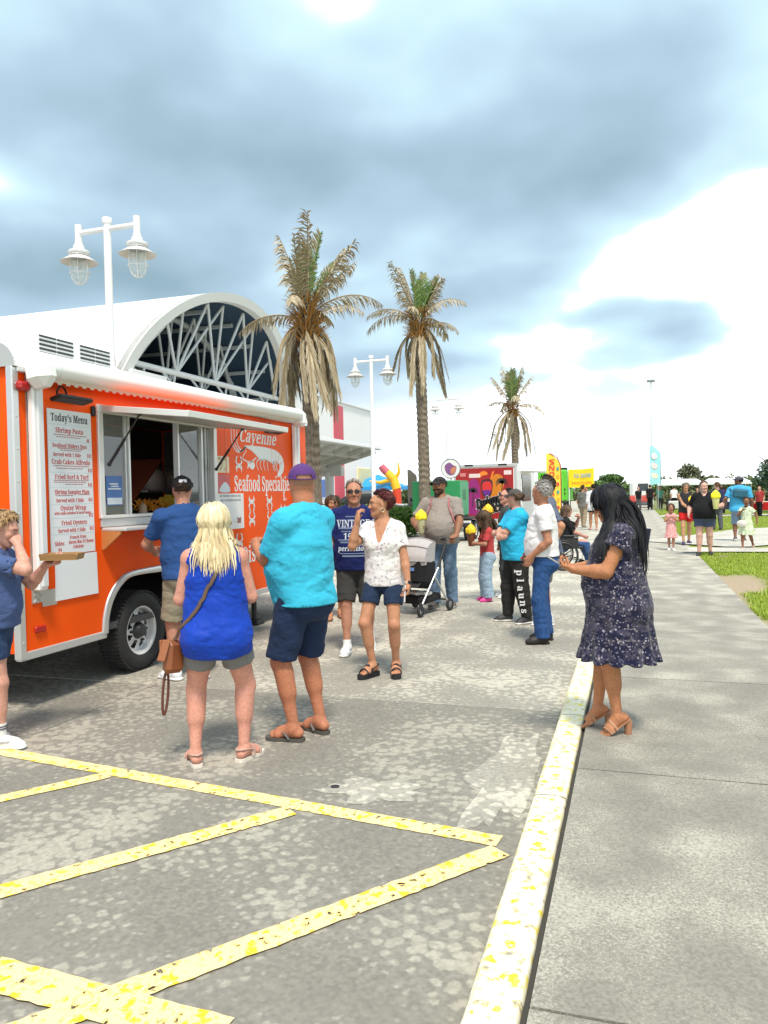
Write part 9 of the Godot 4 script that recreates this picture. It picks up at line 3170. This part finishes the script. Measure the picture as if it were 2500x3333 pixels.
	tag(part(self, "morsel", bite, mat(0.3, 0.1, 0.03, 0.7)), "fried morsel between the fingers of the person at the left edge", "food")
	# brown crossbody bag
	var Bd: Dictionary = P.blonde
	var bt: Transform3D = (Bd.node as Node3D).transform
	var sc: float = Bd.h / 1.75
	var hipp := Vector3(0.285, 0.80, 0.0)
	var F: Field = Bd.topF
	var ids := F.all()
	var bag := thing("shoulder_bag", "small tan leather bag hanging on a long strap across the blonde woman's back", "bag", bt * hipp)
	var inv := Transform3D(Basis(), -bag.position)
	var strap := MB.new()
	var sp := PackedVector3Array()
	var w0 := Vector3(-0.10, 1.435, -0.03)
	for k in 22:
		var f := k / 21.0
		var p := w0.lerp(hipp + Vector3(0, 0.04, -0.02), f) + Vector3(0, 0, -0.16) * sin(PI * minf(f * 1.1, 1.0))
		for it in 6:
			var d := F.eval(p, ids)
			p -= F.grad(p, ids) * (d - 0.006) * 0.9
		if f > 0.86: p = p.lerp(hipp + Vector3(0, 0.06, 0), (f - 0.86) / 0.14)
		sp.append(inv * (bt * p))
	strap.tube(sp, PackedFloat32Array([0.013]), 8, true, 0.3, Vector3(0.3, 0.6, 0.75))
	part(bag, "strap", strap, mat(0.11, 0.065, 0.04, 0.6))
	var lea := mat(0.24, 0.075, 0.025, 0.5)
	var bb := MB.new()
	var bX := Transform3D(Basis(Vector3.UP, deg_to_rad(Bd.face + 50.0)) * Basis(Vector3(0, 0, 1), 0.12), Vector3(0, -0.05, 0))
	bb.box(bX, Vector3(0.15, 0.20, 0.075), 0.028)
	part(bag, "pouch", bb, lea)
	var fl := MB.new()
	fl.box(bX * Transform3D(Basis(Vector3(1, 0, 0), 0.1), Vector3(0, 0.045, 0.042)), Vector3(0.155, 0.11, 0.012), 0.005)
	fl.box(bX * Transform3D(Basis(Vector3(0, 0, 1), 0.3), Vector3(0.085, 0.04, 0.0)), Vector3(0.012, 0.13, 0.06), 0.004)
	part(bag, "flap", fl, mat(0.29, 0.10, 0.035, 0.5))
	var ts := MB.new()
	var tpv := PackedVector3Array()
	for k in 22: 
		var a := TAU * k / 22.0
		tpv.append(bX * Vector3(0.02 + cos(a) * 0.022, -0.22 + sin(a) * 0.13, 0.03))
	ts.tube(tpv, PackedFloat32Array([0.008]), 6, false, 1.0, Vector3.ZERO, true)
	part(bag, "wrist_loop", ts, mat(0.11, 0.03, 0.015, 0.5))
	# phones and snowballs
	var fh := hand_at(P.floral, "l")
	phone("white phone in the lowered hand of the floral blouse woman", Transform3D(fh.basis * Basis(Vector3.UP, PI), fh * Vector3(0.0, 0.085, 0.03)), Color(0.72, 0.72, 0.74), Color(0.02, 0.02, 0.025))
	var wt := MB.new()
	var fw: Vector3 = P.floral.K.lwr
	var fe: Vector3 = P.floral.K.lel
	var ax := (fw - fe).normalized()
	wt.tube(PackedVector3Array([fw - ax * 0.03, fw - ax * 0.008]), PackedFloat32Array([0.031]), 18)
	var wp := part(P.floral.node, "watch", wt, mat(0.55, 0.48, 0.42, 0.5))
	var wf := MB.new()
	wf.box(Transform3D(look_basis(ax, Vector3(0.75, 0, 0.6)), fw - ax * 0.02 + Vector3(0.75, 0, 0.6).normalized() * 0.032), Vector3(0.036, 0.04, 0.01), 0.004)
	part(wp, "dial", wf, mat(0.015, 0.015, 0.016, 0.1))
	var dh := hand_at(P.dress, "l")
	var dr := hand_at(P.dress, "r")
	var mid := (dh.origin + dr.origin) * 0.5
	var fwd := Basis(Vector3.UP, deg_to_rad(P.dress.face)) * Vector3(0, 0, 1)
	phone("phone in a grey case held up by the woman in the dark floral dress", Transform3D(look_basis((fwd + Vector3(0, 0.62, 0)).normalized(), Vector3(-fwd.x, 1.4, -fwd.z)), mid + fwd * 0.10 + Vector3(0, 0.045, 0)), Color(0.36, 0.37, 0.37), Color(0.05, 0.06, 0.07))
	snowball("yellow snowball in the stroller man's raised hand", palm_of(P.stroller, "r") + Vector3(0, 0.03, 0.03), Color(0.55, 0.52, 0.30), Color(0.95, 0.78, 0.02), 1.35)
	snowball("yellow snowball in a brown cup held by the girl in red", palm_of(P.girl, "l") + Vector3(0, 0.04, 0), Color(0.20, 0.06, 0.03), Color(0.92, 0.62, 0.02), 1.35)
	snowball("orange snowball held by the person in red sunglasses", palm_of(P.sipper, "l") + Vector3(0, 0.04, 0), Color(0.30, 0.16, 0.04), Color(0.95, 0.52, 0.02), 1.35)
	snowball("yellow snowball carried by the woman in black", palm_of(P.black, "l") + Vector3(0, 0.06, 0.02), Color(0.70, 0.66, 0.30), Color(0.95, 0.85, 0.02), 1.8)
	snowball("yellow topped red cup beside the woman in black", palm_of(P.redshorts, "r") + Vector3(0, 0.06, 0.05), Color(0.60, 0.03, 0.02), Color(0.95, 0.66, 0.02), 2.0)
	var lp := hand_at(P.longhair, "r")
	phone("small red phone in the hand of the woman with long dark hair", Transform3D(lp.basis, lp * Vector3(0, 0.09, 0.03)), Color(0.4, 0.02, 0.03), Color(0.3, 0.03, 0.04))
	# backpack of the stroller man: straps and pack
	var S: Dictionary = P.stroller
	var st: Transform3D = (S.node as Node3D).transform
	var pk := thing("backpack", "pink backpack worn by the man pushing the stroller", "backpack", st * Vector3(0, 1.2, -0.25))
	var pinv := Transform3D(Basis(), -pk.position) * st
	var rose := mat(0.50, 0.17, 0.18, 0.8)
	var pm := MB.new()
	pm.box(pinv * Transform3D(S.K.tt.basis, S.K.tt * Vector3(0, 1.22, -0.235)), Vector3(0.3, 0.4, 0.15), 0.05)
	part(pk, "pack", pm, rose)
	var SF: Field = S.topF
	var sids := SF.all()
	for sg in [-1.0, 1.0]:
		var m := MB.new()
		var pts := PackedVector3Array()
		for k in 16:
			var f := k / 15.0
			var p: Vector3 = S.K.tt * (Vector3(0.115 * sg, 1.40 + 0.09 * sin(PI * f * 0.9), -0.12 + 0.24 * minf(f * 1.9, 1.0)) + Vector3(0.045 * sg, -0.36, 0.0) * pow(f, 2.0))
			for it in 5: p -= SF.grad(p, sids) * (SF.eval(p, sids) - 0.008) * 0.9
			pts.append(pinv * p)
		m.tube(pts, PackedFloat32Array([0.026]), 8, true, 0.3, st.basis * Vector3(1, 0.2, 0) if false else Vector3.ZERO)
		part(pk, "strap", m, rose)
	# sling bag of the man in blue, purse of the green girl, hip bag
	var B2: Dictionary = P.blue
	var b2: Transform3D = (B2.node as Node3D).transform
	var slg := thing("sling_bag", "dark teal sling bag on the back of the man in sky blue", "bag", b2 * Vector3(-0.02, 1.30, -0.22))
	var sm := MB.new()
	sm.box(Transform3D(b2.basis.orthonormalized() * Basis(Vector3(0, 0, 1), 0.12), Vector3.ZERO), Vector3(0.40, 0.26, 0.12), 0.05)
	part(slg, "pouch", sm, mat(0.012, 0.10, 0.16, 0.7))
	var ss := MB.new()
	var ring := PackedVector3Array()
	for k in 26:
		var a := TAU * k / 26.0
		var p: Vector3 = B2.K.tt * (Vector3(0.0, 1.2, 0.0) + Vector3(0.25 * cos(a) , 0.26 * cos(a) , 0.22 * sin(a)))
		ring.append(b2 * p - slg.position)
	ss.tube(ring, PackedFloat32Array([0.018]), 6, false, 0.5, Vector3.ZERO, true)
	part(slg, "strap", ss, mat(0.015, 0.08, 0.13, 0.7))
	var G2: Dictionary = P.green
	var g2: Transform3D = (G2.node as Node3D).transform
	var pur := thing("purse", "small round white purse hanging at the green dress girl's waist", "purse", g2 * Vector3(-0.06, 0.90, 0.23))
	var pr := MB.new()
	pr.ball(Transform3D(g2.basis.orthonormalized(), Vector3.ZERO), Vector3(0.13, 0.09, 0.045), 18, 10)
	part(pur, "pouch", pr, mat(0.72, 0.66, 0.62, 0.5))
	var ps := MB.new()
	ps.tube(PackedVector3Array([g2 * Vector3(0.1, 1.44, 0.06) - pur.position, g2 * Vector3(0.06, 1.2, 0.2) - pur.position, Vector3(0, 0.06, 0)]), PackedFloat32Array([0.008]), 6)
	part(pur, "strap", ps, mat(0.7, 0.66, 0.62, 0.5))
	var HB: Dictionary = P.sipper
	var hb: Transform3D = (HB.node as Node3D).transform
	var hg := thing("hip_bag", "black bag at the hip of the person in red sunglasses", "bag", hb * Vector3(0.21, 0.98, 0.06))
	var hm := MB.new()
	hm.box(Transform3D(hb.basis.orthonormalized() * Basis(Vector3.UP, 0.9), Vector3.ZERO), Vector3(0.28, 0.34, 0.11), 0.05)
	part(hg, "pouch", hm, mat(0.02, 0.02, 0.022, 0.6))
	var hst := MB.new()
	hst.tube(PackedVector3Array([Vector3(0, 0.12, 0), hb * Vector3(0.17, 1.25, 0.14) - hg.position, hb * Vector3(0.06, 1.47, 0.06) - hg.position]), PackedFloat32Array([0.014]), 6)
	part(hg, "strap", hst, mat(0.02, 0.02, 0.022, 0.6))
	stroller()
	wheelchair()
	# folding chair under the hidden sitter
	var fc := P.seated.node as Node3D
	var ch := thing("folding_chair", "dark folding camp chair hidden behind the dark floral dress", "chair", Vector3(fc.position.x, 0.004, fc.position.z), fc.rotation.y)
	var fab := cloth(0.03, 0.035, 0.06)
	var se := MB.new()
	se.at_box(Vector3(0, 0.36, -0.15), Vector3(0.5, 0.03, 0.44), 0.01)
	part(ch, "seat", se, fab)
	var bk := MB.new()
	bk.box(Transform3D(Basis(Vector3(1, 0, 0), -0.18), Vector3(0, 0.66, -0.42)), Vector3(0.5, 0.46, 0.025), 0.01)
	part(ch, "backrest", bk, fab)
	for q in [[-0.24, 0.06], [0.24, 0.06], [-0.24, -0.36], [0.24, -0.36]]:
		var l := MB.new()
		l.cyl(Vector3(q[0], 0, q[1]), Vector3(q[0], 0.37, q[1]), 0.012, -1.0, 8)
		part(ch, "leg", l, mat(0.03, 0.03, 0.03, 0.5))

func stroller() -> void:
	var t := thing("stroller", "black folding stroller with a pale grey sunshade canopy", "stroller", Vector3(-2.80, 0.004, -10.20), deg_to_rad(-16.0))
	var black := mat(0.017, 0.017, 0.019, 0.6)
	var alu := mat(0.6, 0.61, 0.62, 0.35, 0.7)
	var can := MB.new()
	can.sheet(func(a: float, b: float) -> Vector3:
		var an := lerpf(-0.15, 1.75, b)
		var x := lerpf(-1.0, 1.0, a)
		var r := 0.30 * sqrt(maxf(1.0 - 0.30 * x * x, 0.0)) * (1.0 + 0.012 * sin(b * 18.0))
		return Vector3(-x * 0.235 , 0.72 + r * cos(an) , 0.02 + r * sin(an)), 16, 24, 0.006)
	for s in [-1.0, 1.0]:
		for k in 12:
			var a0 := lerpf(-0.15, 1.75, k / 12.0); var a1 := lerpf(-0.15, 1.75, (k + 1) / 12.0)
			var r := 0.252
			can.tri(Vector3(0.235 * s, 0.72, 0.02), Vector3(0.235 * s, 0.72 + r * cos(a0), 0.02 + r * sin(a0)), Vector3(0.235 * s, 0.72 + r * cos(a1), 0.02 + r * sin(a1)))
	part(t, "canopy", can, cloth(0.46, 0.43, 0.425))
	for k in 3:
		var an := 0.1 + k * 0.72
		var m := MB.new()
		var pts := PackedVector3Array()
		for j in 13:
			var x := lerpf(-1.0, 1.0, j / 12.0)
			var r := 0.308 * sqrt(1.0 - 0.30 * x * x)
			pts.append(Vector3(x * 0.24, 0.72 + r * cos(an), 0.02 + r * sin(an)))
		m.tube(pts, PackedFloat32Array([0.008]), 6)
		part(t, "canopy_hoop", m, mat(0.35, 0.33, 0.33, 0.7))
	var seat := MB.new()
	seat.box(Transform3D(Basis(Vector3(1, 0, 0), -0.12), Vector3(0, 0.57, 0.13)), Vector3(0.48, 0.42, 0.38), 0.08)
	part(t, "seat", seat, cloth(0.017, 0.017, 0.019))
	var lg := MB.new()
	lg.box(Transform3D(Basis(Vector3(1, 0, 0), -0.12), Vector3(0.06, 0.62, 0.328)), Vector3(0.07, 0.045, 0.006), 0.002)
	part(t, "badge", lg, mat(0.12, 0.22, 0.5, 0.5))
	var hb := MB.new()
	hb.tube(PackedVector3Array([Vector3(-0.25, 0.62, -0.05), Vector3(-0.26, 0.92, -0.24), Vector3(-0.22, 0.99, -0.32), Vector3(0.22, 0.99, -0.32), Vector3(0.26, 0.92, -0.24), Vector3(0.25, 0.62, -0.05)]), PackedFloat32Array([0.018]), 10)
	part(t, "handle", hb, black)
	for s in [-1.0, 1.0]:
		var f1 := MB.new()
		f1.cyl(Vector3(0.25 * s, 0.62, -0.05), Vector3(0.23 * s, 0.14, 0.38), 0.014, -1.0, 10)
		part(t, "front_leg", f1, alu)
		var f2 := MB.new()
		f2.cyl(Vector3(0.25 * s, 0.5, 0.05), Vector3(0.27 * s, 0.09, -0.3), 0.014, -1.0, 10)
		part(t, "rear_leg", f2, alu)
		for q in [[0.23, 0.075, 0.40, 0.075], [0.28, 0.085, -0.3, 0.085]]:
			var w := MB.new()
			var X := Transform3D(Basis(Vector3(0, 1, 0), Vector3(1, 0, 0), Vector3(0, 0, -1)), Vector3(q[0] * s, q[1], q[2]))
			w.lathe(X, PackedVector2Array([Vector2(q[3] * 0.6, -0.014), Vector2(q[3] * 0.95, -0.016), Vector2(q[3], 0.0), Vector2(q[3] * 0.95, 0.016), Vector2(q[3] * 0.6, 0.014)]), 24)
			var wp := part(t, "wheel", w, black)
			var r := MB.new()
			r.lathe(X, PackedVector2Array([Vector2(0.0, -0.012), Vector2(q[3] * 0.6, -0.01), Vector2(q[3] * 0.6, 0.01), Vector2(0.0, 0.012)]), 20)
			part(wp, "rim", r, mat(0.25, 0.26, 0.27, 0.4, 0.5))
			if q[2] > 0:
				var fk := MB.new()
				fk.box(Transform3D(Basis(), Vector3(q[0] * s, 0.13, q[2] - 0.01)), Vector3(0.045, 0.11, 0.05), 0.012)
				part(wp, "fork", fk, black)
	var ax := MB.new()
	ax.cyl(Vector3(-0.26, 0.16, -0.24), Vector3(0.26, 0.16, -0.24), 0.012, -1.0, 8)
	ax.cyl(Vector3(-0.24, 0.36, 0.17), Vector3(0.24, 0.36, 0.17), 0.012, -1.0, 8)
	part(t, "cross_bar", ax, black)
	var bk := MB.new()
	bk.box(Transform3D(Basis(Vector3(1, 0, 0), 0.06), Vector3(0, 0.2, 0.02)), Vector3(0.42, 0.10, 0.46), 0.03)
	part(t, "basket", bk, cloth(0.02, 0.02, 0.022))
	var bl := MB.new()
	for k in 7: bl.ball(Transform3D(Basis(), Vector3(-0.17 + k * 0.055, 0.28, 0.12 + 0.03 * sin(k * 2.0))), Vector3(0.06, 0.035, 0.09), 10, 6)
	part(t, "blanket", bl, cloth(0.68, 0.66, 0.63))
	var ft := MB.new()
	ft.box(Transform3D(Basis(Vector3(1, 0, 0), 0.5), Vector3(0, 0.42, 0.32)), Vector3(0.36, 0.02, 0.14), 0.008)
	part(t, "footrest", ft, black)

func wheelchair() -> void:
	var W: Dictionary = P.wheel
	var t := thing("wheelchair", "black wheelchair with large spoked wheels on the lot", "wheelchair", Vector3(W.at.x, 0.004, W.at.y), deg_to_rad(W.face))
	var black := mat(0.02, 0.02, 0.021, 0.5)
	var vinyl := mat(0.025, 0.025, 0.027, 0.45)
	var se := MB.new()
	se.at_box(Vector3(0, 0.46, 0.06), Vector3(0.46, 0.05, 0.46), 0.015)
	part(t, "seat", se, vinyl)
	var bk := MB.new()
	bk.box(Transform3D(Basis(Vector3(1, 0, 0), -0.1), Vector3(0, 0.74, -0.22)), Vector3(0.46, 0.46, 0.03), 0.012)
	part(t, "backrest", bk, vinyl)
	for s in [-1.0, 1.0]:
		var X := Transform3D(Basis(Vector3(0, 1, 0), Vector3(1, 0, 0), Vector3(0, 0, -1)), Vector3(0.29 * s, 0.31, -0.12))
		var ty := MB.new()
		var ring := PackedVector3Array()
		var ring2 := PackedVector3Array()
		for k in 48:
			var a := TAU * k / 48.0
			ring.append(Vector3(0.29 * s, 0.31 + 0.292 * cos(a), -0.12 + 0.292 * sin(a)))
			ring2.append(Vector3(0.325 * s, 0.31 + 0.262 * cos(a), -0.12 + 0.262 * sin(a)))
		ty.tube(ring, PackedFloat32Array([0.017]), 8, false, 1.0, Vector3.ZERO, true)
		var wp := part(t, "wheel", ty, black)
		var hr := MB.new()
		hr.tube(ring2, PackedFloat32Array([0.008]), 6, false, 1.0, Vector3.ZERO, true)
		part(wp, "hand_rim", hr, mat(0.12, 0.12, 0.12, 0.4, 0.4))
		for k in 8:
			var a := TAU * k / 8.0 + 0.2
			var m := MB.new()
			m.tube(PackedVector3Array([Vector3(0.30 * s, 0.31 + 0.03 * cos(a), -0.12 + 0.03 * sin(a)), Vector3(0.29 * s, 0.31 + 0.28 * cos(a), -0.12 + 0.28 * sin(a))]), PackedFloat32Array([0.012, 0.009]), 6)
			part(wp, "spoke", m, black)
		var hub := MB.new()
		hub.cyl(Vector3(0.26 * s, 0.31, -0.12), Vector3(0.33 * s, 0.31, -0.12), 0.035, -1.0, 14)
		part(wp, "hub", hub, black)
		var fr := MB.new()
		fr.tube(PackedVector3Array([Vector3(0.24 * s, 0.93, -0.36), Vector3(0.24 * s, 0.93, -0.25), Vector3(0.24 * s, 0.25, -0.2), Vector3(0.24 * s, 0.22, 0.26), Vector3(0.24 * s, 0.46, 0.28), Vector3(0.22 * s, 0.15, 0.46)]), PackedFloat32Array([0.012]), 8)
		part(t, "frame", fr, black)
		var ar := MB.new()
		ar.at_box(Vector3(0.26 * s, 0.70, 0.04), Vector3(0.06, 0.04, 0.32), 0.015)
		part(t, "armrest", ar, vinyl)
		var sg := MB.new()
		sg.at_box(Vector3(0.255 * s, 0.56, 0.02), Vector3(0.012, 0.22, 0.34), 0.004)
		part(t, "side_guard", sg, vinyl)
		var cw := MB.new()
		cw.cyl(Vector3(0.21 * s, 0.09, 0.34), Vector3(0.25 * s, 0.09, 0.34), 0.09, -1.0, 20)
		part(t, "caster", cw, black)
		var fp := MB.new()
		fp.box(Transform3D(Basis(Vector3(1, 0, 0), -0.1), Vector3(0.12 * s, 0.09, 0.52)), Vector3(0.16, 0.015, 0.16), 0.004)
		part(t, "footplate", fp, black)
		var gp := MB.new()
		gp.cyl(Vector3(0.24 * s, 0.93, -0.42), Vector3(0.24 * s, 0.93, -0.33), 0.017, -1.0, 10)
		part(t, "push_grip", gp, black)

func build_crowd() -> void:
	pass
